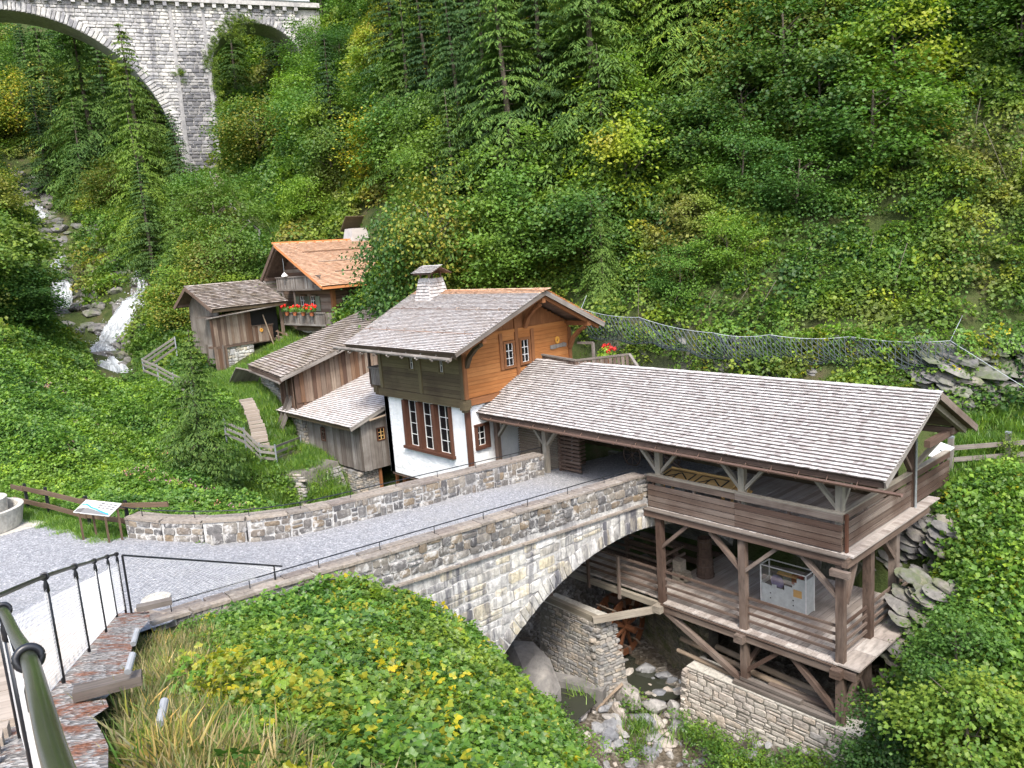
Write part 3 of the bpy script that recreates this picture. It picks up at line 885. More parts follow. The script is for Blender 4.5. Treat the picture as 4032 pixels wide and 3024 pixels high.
def terrain_z(x, y, raw=False):
    x = np.asarray(x, float); y = np.asarray(y, float)
    shp = x.shape
    xf = x.ravel(); yf = y.ravel()
    n = len(TP)
    z = np.empty(len(xf))
    for i in range(0, len(xf), 20000):
        D = np.sqrt((xf[i:i + 20000, None] - TP[None, :, 0]) ** 2 + (yf[i:i + 20000, None] - TP[None, :, 1]) ** 2)
        z[i:i + 20000] = D @ _W[:n] + _W[n] + _W[n + 1] * xf[i:i + 20000] + _W[n + 2] * yf[i:i + 20000]
    z = z.reshape(shp)
    if raw: return z
    ic = in_court(x, y)
    z = np.where(ic, np.minimum(z, court_z(x, y) - .15), z)
    near = in_court(x - .5, y) | in_court(x + .5, y) | in_court(x, y - .5)
    z = np.where(near & ~ic & (y < 6.5) & (x < -21), np.minimum(z, court_z(x, y) - .02), z)
    # under the bridge deck keep the ground below the arch
    br = (x > -20.8) & (x < -15.7) & (y > 9.5) & (y < 26)
    z = np.where(br, np.minimum(z, np.interp(y, [9.5, 11.5, 13.5, 15, 19.5, 22, 24, 26], [-3.5, -4.8, -5.6, -6.2, -6.8, -6.6, -4.2, -1.2])), z)
    st = in_stair(x, y)
    z = np.where(st, np.minimum(z, np.maximum(stair_z(x), 2.0) - .12), z)
    return z

def bumps(x, y, s):
    return (np.sin(x * .9 * s + 1.3 * np.sin(y * .7 * s)) + np.sin(y * 1.1 * s + 1.7 * np.sin(x * .6 * s + 2))) * .5

def build_terrain():
    # graded grid: fine near the buildings, coarse far away
    xs = np.unique(np.concatenate([np.arange(-200, -100, 4.0), np.arange(-100, -52, 1.2), np.arange(-52, 8.01, 0.5), np.arange(9, 40, 3.0)]))
    ys = np.unique(np.concatenate([np.arange(-40, -8, 3.0), np.arange(-8, 46, 0.5), np.arange(46, 120, 3.0)]))
    X, Y = np.meshgrid(xs, ys)
    Z = terrain_z(X, Y)
    soft = (~in_court(X, Y)) & (~in_stair(X, Y))
    Z = Z + np.where(soft & ((Y > 28) | (X < -40)), bumps(X, Y, 1.0) * .35, 0)
    n, m = X.shape
    v = np.column_stack([X.ravel(), Y.ravel(), Z.ravel()])
    idx = np.arange(n * m).reshape(n, m)
    f = np.column_stack([idx[:-1, :-1].ravel(), idx[:-1, 1:].ravel(), idx[1:, 1:].ravel(), idx[1:, :-1].ravel()])
    me = bpy.data.meshes.new("hillside_terrain")
    me.from_pydata(v.tolist(), [], f.tolist())
    me.materials.append(M['terrain']); me.materials.append(M['stream_bed'])
    cx = v[f].mean(1)
    sb = ((cx[:, 0] > -23) & (cx[:, 1] > 11.5) & (cx[:, 1] < 22.5) & (cx[:, 2] < -4.5))
    me.polygons.foreach_set("material_index", sb.astype(np.int32))
    me.polygons.foreach_set("use_smooth", [True] * len(f))
    o = link("terrain", me)
    tag(o, kind='structure')
build_terrain()

def build_gravel():
    xs = np.arange(-36, -15.6, .35); ys = np.arange(-9, 25.0, .35)
    X, Y = np.meshgrid(xs, ys)
    Z = court_z(X, Y) + bumps(X, Y, 1.5) * .015
    ok = in_court(X, Y) | ((X > -20.7) & (X < -15.8) & (Y > 19) & (Y < 25) & (X < -15.9))
    idx = -np.ones(X.shape, int); vs = []
    n, m = X.shape
    vid = np.arange(n * m).reshape(n, m)
    fs = []
    for i in range(n - 1):
        for j in range(m - 1):
            if ok[i, j] or ok[i + 1, j + 1] or ok[i + 1, j] or ok[i, j + 1]:
                fs.append((vid[i, j], vid[i, j + 1], vid[i + 1, j + 1], vid[i + 1, j]))
    used = sorted({k for f in fs for k in f}); mp = {k: a for a, k in enumerate(used)}
    P = np.column_stack([X.ravel(), Y.ravel(), Z.ravel()])
    # keep the sheet between the parapets on the bridge
    P[:, 0] = np.where((P[:, 1] > 4.5), np.minimum(P[:, 0], -16.05), P[:, 0])
    me = bpy.data.meshes.new("gravel_path")
    me.from_pydata(P[used].tolist(), [], [tuple(mp[k] for k in f) for f in fs])
    me.materials.append(M['gravel'])
    me.polygons.foreach_set("use_smooth", [True] * len(me.polygons))
    tag(link("gravel_path", me), kind='structure')
build_gravel()

# pool and stream water
def water_sheet(name, pts, z, mat):
    mb = MB(); n = len(pts)
    mb.add([(p[0], p[1], z) for p in pts], [tuple(range(n))])
    return tag(mb.build(name, mat), kind='structure')
water_sheet("stream_water", [(-24, 13.5), (-17.0, 14.4), (-15.9, 15.6), (-16.1, 16.9), (-17.4, 17.3), (-24, 18)], -6.02, M['water'])
water_sheet("stream_water", [(-18.6, 18.9), (-16.9, 18.7), (-15.2, 19.3), (-14.6, 20.6), (-16, 21.4), (-18.6, 22)], -6.72, M['water'])
water_sheet("stream_water", [(-15.8, 14.0), (-14.2, 14.6), (-13.8, 16.2), (-12.6, 17.4), (-8, 17), (0, 15.6), (4, 15), (4, 12.5), (-6, 12.5)], -7.42, M['water'])
# ============================================================ STONE ARCH BRIDGE
AC = (18.5, -9.93); AR = 9.23            # arch centre (y, z) and radius
SL = -0.053                              # parapet slope
def par_z(y): return 1.10 + (19.4 - y) * 0.053
def string_z(y): return 0.10 + (19.5 - y) * 0.060
def bridge():
    t = thing("stone_arch_bridge", (-18.2, 12, 0), "old stone arch bridge with gravel deck and rubble parapets leading to the covered gallery", "bridge")
    arc = []
    a0 = math.acos((10.2 - AC[0]) / AR); a1 = math.acos((24.8 - AC[0]) / AR)
    zf = lambda a: (AC[0] + AR * math.cos(a), AC[1] + AR * math.sin(a))
    for k in range(33):
        arc.append(zf(a0 + (a1 - a0) * k / 32))
    poly = [(3.8, court_z(-18, 3.8) - .35)] + [(y, float(court_z(-18, y)) - .05) for y in np.arange(7, 26.1, 1.0)] + [(26, -6.5), (arc[-1][0], -6.5)] + arc[::-1] + [(arc[0][0], -7.5), (3.8, -7.5)]
    mb = MB()
    mb.extrude(poly, (0, 0, 0), (0, 1, 0), (0, 0, 1), (1, 0, 0), -20.66, -15.86)
    mb.build("bridge_body", M['mortar'], t)
    # parapet cores
    pb = MB()
    ys = np.arange(4.0, 19.61, .6)
    for (xa, xb) in ((-16.28, -15.875),):
        for i in range(len(ys) - 1):
            y0, y1 = ys[i], min(ys[i + 1], 19.55)
            v = []
            for y in (y0, y1):
                zt = par_z(y) - .05 if y < 19.6 else 1.05
                zb_ = min(float(court_z(-16.5, y)) - .3, zt - .3)
                v += [(xa, y, zb_), (xb, y, zb_), (xb, y, zt), (xa, y, zt)]
            pb.add(v, [(0, 1, 2, 3), (4, 7, 6, 5), (0, 4, 5, 1), (1, 5, 6, 2), (2, 6, 7, 3), (3, 7, 4, 0)])
    pb.build("parapet_core", M['mortar'], t)
    # outer face: parapet band, then spandrel
    def keep_out(lo, hi):
        def k(P, w, h):
            y, z = P[1], P[2]
            if math.hypot(y - AC[0], z - AC[1]) < AR + .42 + h * .5: return False
            return lo(y) + h * .3 < z < hi(y) - h * .3 + .02
        return k
    U = np.array([0, 1, SL]); U = U / np.linalg.norm(U); V = np.cross((1, 0, 0), U)
    random.seed(11)
    st = rubble(16.2, 1.25, (.14, .30), (.18, .52))
    O = np.array([-15.86, 4.0, par_z(4.0) - 1.28])
    pl = place_stones(st, O, U, V, (1, 0, 0), .14, .03, .022, keep_out(lambda y: max(string_z(y) + .02, -2), lambda y: par_z(y) - .05))
    # inner face of the near parapet is seen only edge-on; inner face of the far one looks at us
    pieces(t, "parapet_stone", pl, M['bridge_stone'], 'stone', 300)
    st = rubble(17, 9.2, (.18, .38), (.35, .95))
    O = np.array([-15.86, 3.9, string_z(3.9) - 9.2 + .02])
    pl = place_stones(st, O, np.array([0, 1, 0]), np.array([0, 0, 1.0]), (1, 0, 0), .12, .02, .012, keep_out(lambda y: -6.8, lambda y: string_z(y) - .02), rot=.03)
    pieces(t, "spandrel_stone", pl, M['spandrel_stone'], 'stone', 300)
    # voussoirs
    vs = []; a = a0
    while a > a1:
        w = random.uniform(.17, .34); da = w / AR; am = a - da / 2
        h = random.uniform(.42, .6)
        c = (AC[0] + (AR + h / 2 + .0) * math.cos(am), AC[1] + (AR + h / 2) * math.sin(am))
        rad = np.array([0, math.cos(am), math.sin(am)]); tan = np.array([0, math.sin(am), -math.cos(am)])
        vs.append(((-15.86 + random.uniform(-.015, .015) - .05, c[0], c[1]), np.column_stack([tan, (1, 0, 0), rad]), (w - .015, .16, h)))
        a -= da
    pieces(t, "voussoir", vs, M['spandrel_stone'], 'stone', 300)
    sc = []
    y = 7.0
    while y < 19.3:
        w = random.uniform(.5, .95)
        sc.append(pc_piece((-15.84, y, string_z(y)), (-15.84, min(y + w - .02, 19.45), string_z(y + w)), .16, .06))
        y += w
    pieces(t, "string_course_slab", sc, M['coping'], 'box', 300)
    # coping: flat irregular slabs on both parapets, two across
    cp = []
    for (xa, xb) in ((-16.34, -15.80),):
        y = 4.0
        while y < 19.45:
            w = random.uniform(.35, .8); y1 = min(y + w, 19.5)
            cut = random.uniform(.3, .7) * (xb - xa) + xa
            for (p, q) in ((xa, cut), (cut, xb)):
                cp.append((np.array([(p + q) / 2, (y + y1) / 2 + random.uniform(-.04, .04), par_z((y + y1) / 2) - .03 + random.uniform(-.01, .012)]), np.column_stack([(1, 0, 0), U, V]), (q - p - .015, y1 - y - .015, .07)))
            y = y1
    pieces(t, "coping_stone", cp, M['coping'], 'box', 300)
    return t
BR = bridge()

FAR = [(-23.3, 5.75), (-22.3, 6.35), (-21.5, 7.15), (-20.95, 8.1), (-20.7, 9.2), (-20.62, 10.5), (-20.62, 13), (-20.62, 16), (-20.62, 19.3)]
def far_z(y): return np.interp(y, [5.7, 6.5, 8.1, 9.6, 11.5, 19.4], [2.06, 1.98, 1.84, 1.68, 1.56, 1.14])
def far_parapet():
    t = thing("stone_parapet_wall", (-20.8, 12, .8), "long curved rubble parapet wall on the hut side of the bridge", "wall")
    # resample the path
    P = [np.array(p, float) for p in FAR]
    seg = []
    for a, b in zip(P[:-1], P[1:]):
        L = np.linalg.norm(b - a); n = max(1, int(round(L / .8)))
        for k in range(n): seg.append((a + (b - a) * k / n, a + (b - a) * (k + 1) / n))
    core = MB(); stones = []; cp = []
    random.seed(5)
    for a, b in seg:
        d = (b - a); L = np.linalg.norm(d); u = d / L; nrm = np.array([u[1], -u[0]])   # towards +X (deck side)
        za, zb = far_z(a[1]), far_z(b[1])
        ga, gb = float(court_z(a[0] + .5, a[1])) - .3, float(court_z(b[0] + .5, b[1])) - .3
        v = []
        for (p, zt, zg) in ((a, za, ga), (b, zb, gb)):
            i_, o_ = p + nrm * .18, p - nrm * .3
            v += [(i_[0], i_[1], zg), (o_[0], o_[1], zg - 1.5), (o_[0], o_[1], zt - .05), (i_[0], i_[1], zt - .05)]
        core.add(v, [(0, 1, 2, 3), (4, 7, 6, 5), (0, 4, 5, 1), (1, 5, 6, 2), (2, 6, 7, 3), (3, 7, 4, 0)])
        H = za - ga - .05
        st = rubble(L, H, (.15, .34), (.2, .55))
        U3 = np.array([u[0], u[1], (zb - za) / L]); U3 /= np.linalg.norm(U3)
        N3 = np.array([nrm[0], nrm[1], 0]); V3 = np.cross(N3, U3); V3 = V3 if V3[2] > 0 else -V3
        O = np.array([*(a + nrm * .18), ga])
        stones += place_stones(st, O, U3, V3, N3, .14, .03, .025)
        cut = random.uniform(.35, .65)
        for (p0, p1) in ((.22, .22 - .56 * cut), (.22 - .56 * cut, -.34)):
            c = (a + b) / 2 + nrm * (p0 + p1) / 2
            cp.append((np.array([c[0], c[1], (za + zb) / 2 - .025 + random.uniform(-.01, .01)]), np.column_stack([U3, N3, V3]), (L + random.uniform(-.03, .02), abs(p0 - p1) - .012, .07)))
    core.build("wall_core", M['mortar'], t)
    pieces(t, "wall_stone", stones, M['bridge_stone'], 'stone', 300)
    pieces(t, "coping_stone", cp, M['coping'], 'box', 300)
    # end face stones
    e = []
    st = rubble(.5, .75, (.15, .25), (.18, .3))
    d = np.array(FAR[1]) - np.array(FAR[0]); u = d / np.linalg.norm(d); nrm = np.array([u[1], -u[0]])
    O = np.array([*(np.array(FAR[0]) - nrm * .3), 1.3])
    pieces(t, "end_stone", place_stones(st, O, (nrm[0], nrm[1], 0), (0, 0, 1), (-u[0], -u[1], 0), .12, .02, .03), M['bridge_stone'], 'stone')
far_parapet()

def handrails():
    t = thing("iron_handrail", (-16.1, 12, 1.5), "thin black handrail on short pins along the near bridge parapet", "handrail", "thin handrails along the parapets")
    mb = MB()
    ys = [4.46 + 1.665 * k for k in range(10)]
    H = .21
    pts = [(-16.1, 3.95, par_z(3.95) + H - .02)] + [(-16.1, y, par_z(y) + H) for y in ys] + [(-16.1, 19.7, par_z(19.7) + H)]
    mb.tube(pts, .016, 8); mb.build("rail", M['black_metal'], t)
    for y in ys:
        MB().tube([(-16.1, y, par_z(y) - .03), (-16.1, y, par_z(y) + H)], .011, 6).build("pin", M['black_metal'], t)
    t = thing("iron_handrail", (-20.7, 12, 1.5), "thin black handrail curving along the far bridge parapet by the white house", "handrail", "thin handrails along the parapets")
    P = [(-24.3, 5.4, 2.28), (-22.95, 5.98), (-21.75, 7.0), (-20.9, 8.2), (-20.68, 9.65), (-20.66, 11.3), (-20.66, 12.95), (-20.66, 14.6), (-20.66, 16.25), (-20.66, 17.9), (-20.66, 19.4)]
    pts = [(p[0], p[1], (p[2] if len(p) > 2 else far_z(p[1]) + H)) for p in P]
    sm = []
    for i in range(len(pts) - 1):
        a, b = np.array(pts[i]), np.array(pts[i + 1])
        pa = np.array(pts[max(0, i - 1)]); nb = np.array(pts[min(len(pts) - 1, i + 2)])
        for k in range(4):
            s = k / 4
            sm.append(.5 * ((2 * a) + (b - pa) * s + (2 * pa - 5 * a + 4 * b - nb) * s * s + (-pa + 3 * a - 3 * b + nb) * s ** 3))
    sm.append(np.array(pts[-1]))
    mb = MB(); mb.tube(sm, .016, 8); mb.build("rail", M['black_metal'], t)
    for p in pts[1:]:
        MB().tube([(p[0], p[1], far_z(p[1]) - .03), p], .011, 6).build("pin", M['black_metal'], t)
handrails()

# ============================================================ VIADUCT
def viaduct():
    t = thing("stone_viaduct", (-83, 31, 18), "tall pale stone viaduct with one wide and one narrow arch above the waterfall", "viaduct")
    h = np.array([math.cos(math.radians(70)), math.sin(math.radians(70)), 0]); n = np.array([h[1], -h[0], 0])
    P0 = np.array([-83.04, 31.11, 0])
    T = 4.2
    top = 35.1
    bc, br_ = (-14.7, 19.9), 14.1
    sc_, sr = (8.3, 28.9), 4.7
    L0, L1 = -34, 15
    poly = [(L0, top), (L0, 8)]
    poly += [(bc[0] - br_ - 3, 8), (bc[0] - br_, 14)]
    for k in range(33):
        a = math.pi - math.pi * k / 32
        poly.append((bc[0] + br_ * math.cos(a), bc[1] + br_ * math.sin(a)))
    poly += [(-.15, 10), (4.25, 10), (3.75, 24), (3.6, sc_[1])]
    for k in range(21):
        a = math.pi - math.pi * k / 20
        poly.append((sc_[0] + sr * math.cos(a), sc_[1] + sr * math.sin(a)))
    poly += [(13.3, 20), (L1, 20), (L1, top)]
    mb = MB(); mb.extrude(poly, P0, h, (0, 0, 1), n, -T, 0)
    mb.build("viaduct_body", M['viaduct_joint'], t)
    inb = lambda s, z, m=0: (math.hypot(s - bc[0], z - bc[1]) < br_ + m and z > bc[1] - 2) or (abs(s - bc[0]) < br_ + m * .5 and z <= bc[1])
    ins = lambda s, z, m=0: (math.hypot(s - sc_[0], z - sc_[1]) < sr + m and z > sc_[1] - 1) or (3.62 - m * .2 < s < 13.0 and z <= sc_[1])
    random.seed(3)
    face = []; pier = []
    z = 15.0
    while z < top - .05:
        hh = random.uniform(.26, .42); s = L0 + random.uniform(0, .4) if z > 15 else L0
        s = -32 + random.uniform(0, .4)
        while s < 13:
            w = random.uniform(.4, .95)
            cs, cz = s + w / 2, z + hh / 2
            ok = not inb(cs, cz, .85) and not ins(cs, cz, .75) and cs < 12.6
            ispier = (0.25 < cs < 3.7)
            if ok and (ispier or cz > 17 or True):
                (pier if ispier and cz < 30.5 else face).append((P0 + h * cs + np.array([0, 0, cz]) + n * random.uniform(-.02, .05), np.column_stack([h, n, (0, 0, 1)]), (w - .05, .2, hh - .05)))
            s += w
        z += hh
    face = [p for p in face if not (abs((p[0] - P0) @ h - bc[0]) < br_ - .5 and p[0][2] < bc[1])]
    # pilaster: thin raised strip down the pier
    pil = MB()
    for (s0, s1) in ((.15, .55), (3.2, 3.6)):
        pil.extrude([(s0 - .3, 17), (s1 - .25, 17), (s1 - .1, 34.8), (s0, 34.8)], P0, h, (0, 0, 1), n, 0, .16)
    pil.build("pilaster", M['viaduct_pier'], t)
    pieces(t, "ashlar_block", face, M['viaduct_stone'], 'stone', 300)
    pieces(t, "pier_block", pier, M['viaduct_pier'], 'stone', 300)
    vs = []
    for (c, r, hgt, a, b) in ((bc, br_, 1.0, 2.95, -.02), (sc_, sr, .8, 3.2, -.1)):
        while a > b:
            w = random.uniform(.28, .45); am = a - w / r / 2
            hh = hgt * random.uniform(.7, 1.1)
            rad = h * math.cos(am) + np.array([0, 0, math.sin(am)]); tan = h * math.sin(am) - np.array([0, 0, math.cos(am)])
            vs.append((P0 + h * (c[0] + (r + hh / 2) * math.cos(am)) + np.array([0, 0, c[1] + (r + hh / 2) * math.sin(am)]) + n * .03, np.column_stack([tan, n, rad]), (w - .05, .2, hh)))
            a -= w / r
    pieces(t, "arch_stone", vs, M['viaduct_stone'], 'stone', 300)
    # cornice slab with corbels below it
    mb = MB(); c = P0 + h * (-9.5) - n * (T / 2 - .0)
    mb.box((c[0], c[1], 35.45), (49, T + 1.1, .45), np.column_stack([h, n, (0, 0, 1)])); mb.build("cornice_slab", M['viaduct_joint'], t)
    cb = []
    s = -30
    while s < 13:
        cb.append((P0 + h * s + n * .25 + np.array([0, 0, 35.02]), np.column_stack([h, n, (0, 0, 1)]), (.35, .5, .42))); s += 1.15
    pieces(t, "corbel", cb, M['viaduct_stone'], 'box')
    mb = MB()
    mb.tube([P0 + h * (-33) + n * .5 + np.array([0, 0, 35.8]), P0 + h * 14 + n * .5 + np.array([0, 0, 35.8])], .14, 8)
    mb.build("edge_pipe", M['grey_metal'], t)
    for zz in (36.7, 37.2):
        MB().tube([P0 + h * (-33) + n * .3 + np.array([0, 0, zz]), P0 + h * 14 + n * .3 + np.array([0, 0, zz])], .04, 6).build("guard_rail", M['grey_metal'], t)
    for k in range(24):
        s = -32 + 2 * k
        MB().tube([P0 + h * s + n * .3 + np.array([0, 0, 35.6]), P0 + h * s + n * .3 + np.array([0, 0, 37.2])], .05, 6).build("guard_post", M['grey_metal'], t)
viaduct()
# ============================================================ COVERED GALLERY
GY = 19.56; GXL, GXR = -15.35, -9.26
def gallery():
    t = thing("covered_gallery", (-15, 22, 0), "long open timber gallery on posts with grey shingle roof at the stone bridge", "gallery")
    X = (1, 0, 0); Y = (0, 1, 0); Z = (0, 0, 1)
    eL, eR = (-23.85, 19.08, 2.40), (-7.92, 19.08, 2.40)
    rL, rR = (-23.85, 22.4, 4.02), (-7.86, 22.4, 4.02)
    bL, bR = (-23.85, 25.35, 2.50), (-7.92, 25.35, 2.50)
    mb = MB(); roof_slab(mb, eL, eR, rL, rR, .09); roof_slab(mb, bL, bR, rL, rR, .09)
    roof = mb.build("roof_boarding", M['beam_wood'], t)
    random.seed(21)
    sh = shingle_plane((-23.9, 19.0, 2.375), (-7.86, 19.0, 2.375), (-23.9, 22.42, 4.06), (-7.80, 22.42, 4.06), .142, .135, .024)
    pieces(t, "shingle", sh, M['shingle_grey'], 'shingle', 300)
    sb = shingle_plane((-7.86, 25.42, 2.48), (-23.9, 25.42, 2.48), (-7.86, 22.40, 4.04), (-23.9, 22.40, 4.04), .142, .3, .024)
    pieces(t, "back_shingle", sb, M['shingle_grey'], 'shingle', 60)
    # barge boards at the open end, fascia
    for a, b, k in (((-7.88, 19.0, 2.30), (-7.88, 22.42, 3.99), 'plank_grey'), ((-7.88, 25.45, 2.42), (-7.88, 22.42, 3.99), 'rail_wood')):
        m_ = MB(); m_.bar(a, b, .045, .2); m_.build("barge_board", M[k], t)
    for a, b in (((-8.15, 19.25, 2.26), (-8.15, 22.4, 3.82)), ((-8.15, 25.2, 2.38), (-8.15, 22.4, 3.82))):
        MB().bar(a, b, .14, .16).build("end_rafter", M['beam_pale'], t)
    MB().bar((-23.8, 19.10, 2.26), (-7.95, 19.10, 2.26), .03, .14).build("fascia_board", M['beam_wood'], t)
    MB().bar((-23.8, 19.78, 2.28), (-8.2, 19.78, 2.28), .16, .18).build("wall_plate", M['beam_wood'], t)
    MB().bar((-23.8, 24.5, 2.5), (-8.2, 24.5, 2.5), .16, .18).build("wall_plate", M['beam_wood'], t)
    MB().bar((-23.8, 22.4, 3.78), (-8.2, 22.4, 3.78), .16, .2).build("ridge_beam", M['beam_wood'], t)
    MB().bar((-9.4, 19.6, 2.46), (-9.4, 25.25, 2.46), .15, .2).build("tie_beam", M['beam_wood'], t)
    MB().bar((-8.35, 22.9, 2.42), (-8.35, 25.45, 2.42), .16, .2).build("end_tie_beam", M['beam_wood'], t)
    for x in np.arange(-23.2, -8.3, .95):
        MB().bar((x, 19.2, 2.33), (x, 22.35, 3.87), .09, .1).build("rafter", M['beam_wood'], t)
    # copper gutter with brackets
    g = MB(); n = 7
    gp = [(-23.5, 18.93, 2.25), (-7.45, 18.93, 2.17)]
    vs = []
    for p in gp:
        for k in range(n + 1):
            a = math.pi + math.pi * k / n
            vs.append((p[0], p[1] + .075 * math.cos(a), p[2] + .075 * math.sin(a)))
    f = [(k, k + 1, n + 2 + k, n + 1 + k) for k in range(n)]
    g.add(vs, f); gut = g.build("gutter", M['copper'], t)
    for x in np.arange(-23, -8, .8):
        zz = 2.25 - .08 * (x + 23.5) / 16
        pts = [(x, 18.93 + .085 * math.cos(a), zz + .085 * math.sin(a)) for a in np.linspace(math.pi * .9, math.pi * 2, 8)] + [(x, 19.1, 2.3)]
        MB().tube(pts, .012, 5).build("bracket", M['copper'], gut)
    # --- upper posts, braces
    for x in (-15.45, -12.36, -9.38):
        MB().box((x, 19.76, 1.1), (.2, .18, 2.2)).build("post", M['beam_pale'], t)
        for sgn in (-1, 1):
            if x > -9.5 and sgn > 0: continue
            MB().bar((x + sgn * .08, 19.78, 1.2), (x + sgn * 1.0, 19.78, 2.22), .1, .15, (0, 1, 0)).build("brace", M['beam_pale'], t)
    MB().bar((-9.38, 19.85, 1.25), (-9.38, 20.75, 2.3), .1, .14, (1, 0, 0)).build("brace", M['beam_pale'], t)
    for y in (24.3,):
        MB().box((-9.3, y, 1.1), (.2, .2, 2.5)).build("post", M['rail_wood'], t)
        MB().tube([(-9.13, y - .08, -.05), (-9.13, y - .08, 2.2)], .035, 8).build("downpipe", M['grey_metal'], t)
        MB().bar((-9.3, y - .1, 1.2), (-9.3, y - .9, 2.1), .1, .14, (1, 0, 0)).build("brace", M['beam_wood'], t)
        MB().bar((-9.3, y + .1, 1.2), (-8.7, y + 1.0, 2.2), .1, .14, (1, 0, 0)).build("brace", M['beam_pale'], t)
    for x in (-23.55, -20.75):
        MB().box((x, 19.76, 1.1), (.2, .18, 2.2)).build("post", M['beam_wood' if x < -22 else 'beam_pale'], t)
        MB().bar((x + .08, 19.78, 1.35), (x + .85, 19.78, 2.22), .1, .15, (0, 1, 0)).build("brace", M['beam_pale'], t)
    MB().bar((-20.83, 19.78, 1.35), (-21.6, 19.78, 2.22), .1, .15, (0, 1, 0)).build("brace", M['beam_pale'], t)
    # --- upper parapet boards
    random.seed(8)
    bd = []
    def runs(p0, p1, z, h, th):
        L = np.linalg.norm(np.array(p1) - np.array(p0)); k = max(1, int(round(L / 3.1)))
        for i in range(k):
            a = np.array(p0) + (np.array(p1) - np.array(p0)) * i / k; b = np.array(p0) + (np.array(p1) - np.array(p0)) * (i + 1) / k
            d = (b - a) / np.linalg.norm(b - a)
            q = pc_piece((a[0] + d[0] * .004, a[1] + d[1] * .004, z), (b[0] - d[0] * .004, b[1] - d[1] * .004, z), th, h)
            bd.append(q)
    for z in (.12, .31, .50, .69):
        runs((-15.78, 19.56), (-9.24, 19.56), z, .165, .05)
        runs((-9.27, 19.62), (-9.27, 24.2), z, .165, .05)
        runs((-9.27, 24.4), (-9.27, 27.3), z, .165, .05)
    runs((-15.78, 19.54), (-9.2, 19.54), .985, .20, .05); runs((-9.25, 19.62), (-9.25, 24.2), .985, .2, .05); runs((-9.25, 24.4), (-9.25, 27.3), .985, .2, .05)
    pieces(t, "parapet_board", bd, M['rail_wood'], 'box')
    bd.clear()
    for (a, b) in (((-15.78, 19.6), (-9.2, 19.6)), ((-9.3, 19.7), (-9.3, 24.2)), ((-9.3, 24.4), (-9.3, 27.3))): runs(a, b, 1.105, .04, .17)
    pieces(t, "rail_cap", bd, M['beam_pale'], 'box')
    for (x, y) in ((-15.6, 19.62), (-14.0, 19.62), (-12.4, 19.62), (-10.8, 19.62), (-9.33, 21.2), (-9.33, 22.8), (-9.33, 25.6), (-9.33, 26.9)):
        MB().box((x, y, .5), (.08, .06, 1.05)).build("baluster", M['rail_wood'], t)
    MB().box((-9.16, 19.68, .5), (.06, .12, 1.15)).build("corner_board", M['window_brown'], t)
    # --- upper deck
    random.seed(4)
    pl = []; x = -15.78
    while x < -9.0:
        w = random.uniform(.17, .24); pl.append((np.array([x + w / 2, 22.05, -.025 + random.uniform(-.004, .004)]), np.column_stack([Y, X, (0, 0, -1)]), (5.1, w - .012, .05))); x += w
    pieces(t, "deck_plank", pl, M['deck_wood'], 'box')
    MB().bar((-15.95, 19.45, -.16), (-9.08, 19.45, -.16), .16, .24).build("edge_beam", M['beam_wood'], t)
    MB().bar((-15.95, 19.40, -.025), (-9.02, 19.40, -.025), .2, .035).build("edge_ledge", M['plank_grey'], t)
    MB().bar((-9.06, 19.35, -.18), (-9.06, 24.9, -.18), .18, .26).build("edge_beam", M['beam_wood'], t)
    pl = []; y = 19.5
    while y < 25.5:
        w = .16; pl.append((np.array([-9.08, y + w / 2, -.02]), np.eye(3), (.34, w - .01, .04))); y += w
    pieces(t, "plank_end", pl, M['deck_wood'], 'box')
    for y in (20.7, 21.9, 23.1, 24.3):
        MB().bar((-15.9, y, -.2), (-9.2, y, -.2), .14, .2).build("floor_joist", M['beam_wood'], t)
    # --- posts below
    for i, x in enumerate((GXL, -12.27, GXR)):
        zb = (-3.5, -5.08, -6.6)[i]
        MB().box((x, GY, (zb - .28) / 2), (.23, .2, -zb - .28)).build("lower_post", M['rail_wood'], t)
        for sgn in (-1, 1):
            if (i == 2 and sgn > 0) or (i == 0 and sgn < 0): continue
            MB().bar((x + sgn * .09, GY, -1.28), (x + sgn * 1.12, GY, -.34), .11, .17, (0, 1, 0)).build("brace", M['rail_wood'], t)
        MB().box((x, 19.42, -3.42), (.3, .5, .24)).build("beam_end", M['beam_pale' if i == 0 else 'rail_wood'], t)
    MB().bar((-9.45, 19.34, -.5), (-8.92, 19.34, -.5), .16, .18).build("beam_end", M['rail_wood'], t)
    MB().bar((-9.15, 19.5, -3.45), (-8.78, 19.5, -3.45), .2, .24).build("beam_end", M['rail_wood'], t)
    for y in (21.35, 23.1):
        MB().box((-9.3, y, -1.75), (.24, .24, 2.85)).build("lower_post", M['rail_wood'], t)
    MB().bar((-9.3, 22.2, -.4), (-9.3, 23.0, -1.25), .11, .16, (1, 0, 0)).build("brace", M['rail_wood'], t)
    MB().bar((-9.2, 19.7, -1.5), (-9.2, 20.3, -.4), .11, .14, (1, 0, 0)).build("brace", M['rail_wood'], t)
    for y in (21.4, 23.2):
        MB().box((-9.35, y, -4.6), (.2, .2, 2.5)).build("lower_post", M['rail_wood'], t)
        MB().bar((-9.35, y - .05, -5.2), (-9.35, y - .9, -3.6), .1, .13, (1, 0, 0)).build("brace", M['rail_wood'], t)
    # --- lower deck
    random.seed(14)
    pl = []; x = -20.4
    while x < -9.0:
        w = random.uniform(.16, .23); y1 = 24.4 if x > -16 else 21.5
        pl.append((np.array([x + w / 2, (19.62 + y1) / 2, -3.22 + random.uniform(-.004, .004)]), np.column_stack([Y, X, (0, 0, -1)]), (y1 - 19.62, w - .012, .05))); x += w
    pieces(t, "deck_plank", pl, M['deck_wood'], 'box')
    pl = []; x = -15.2
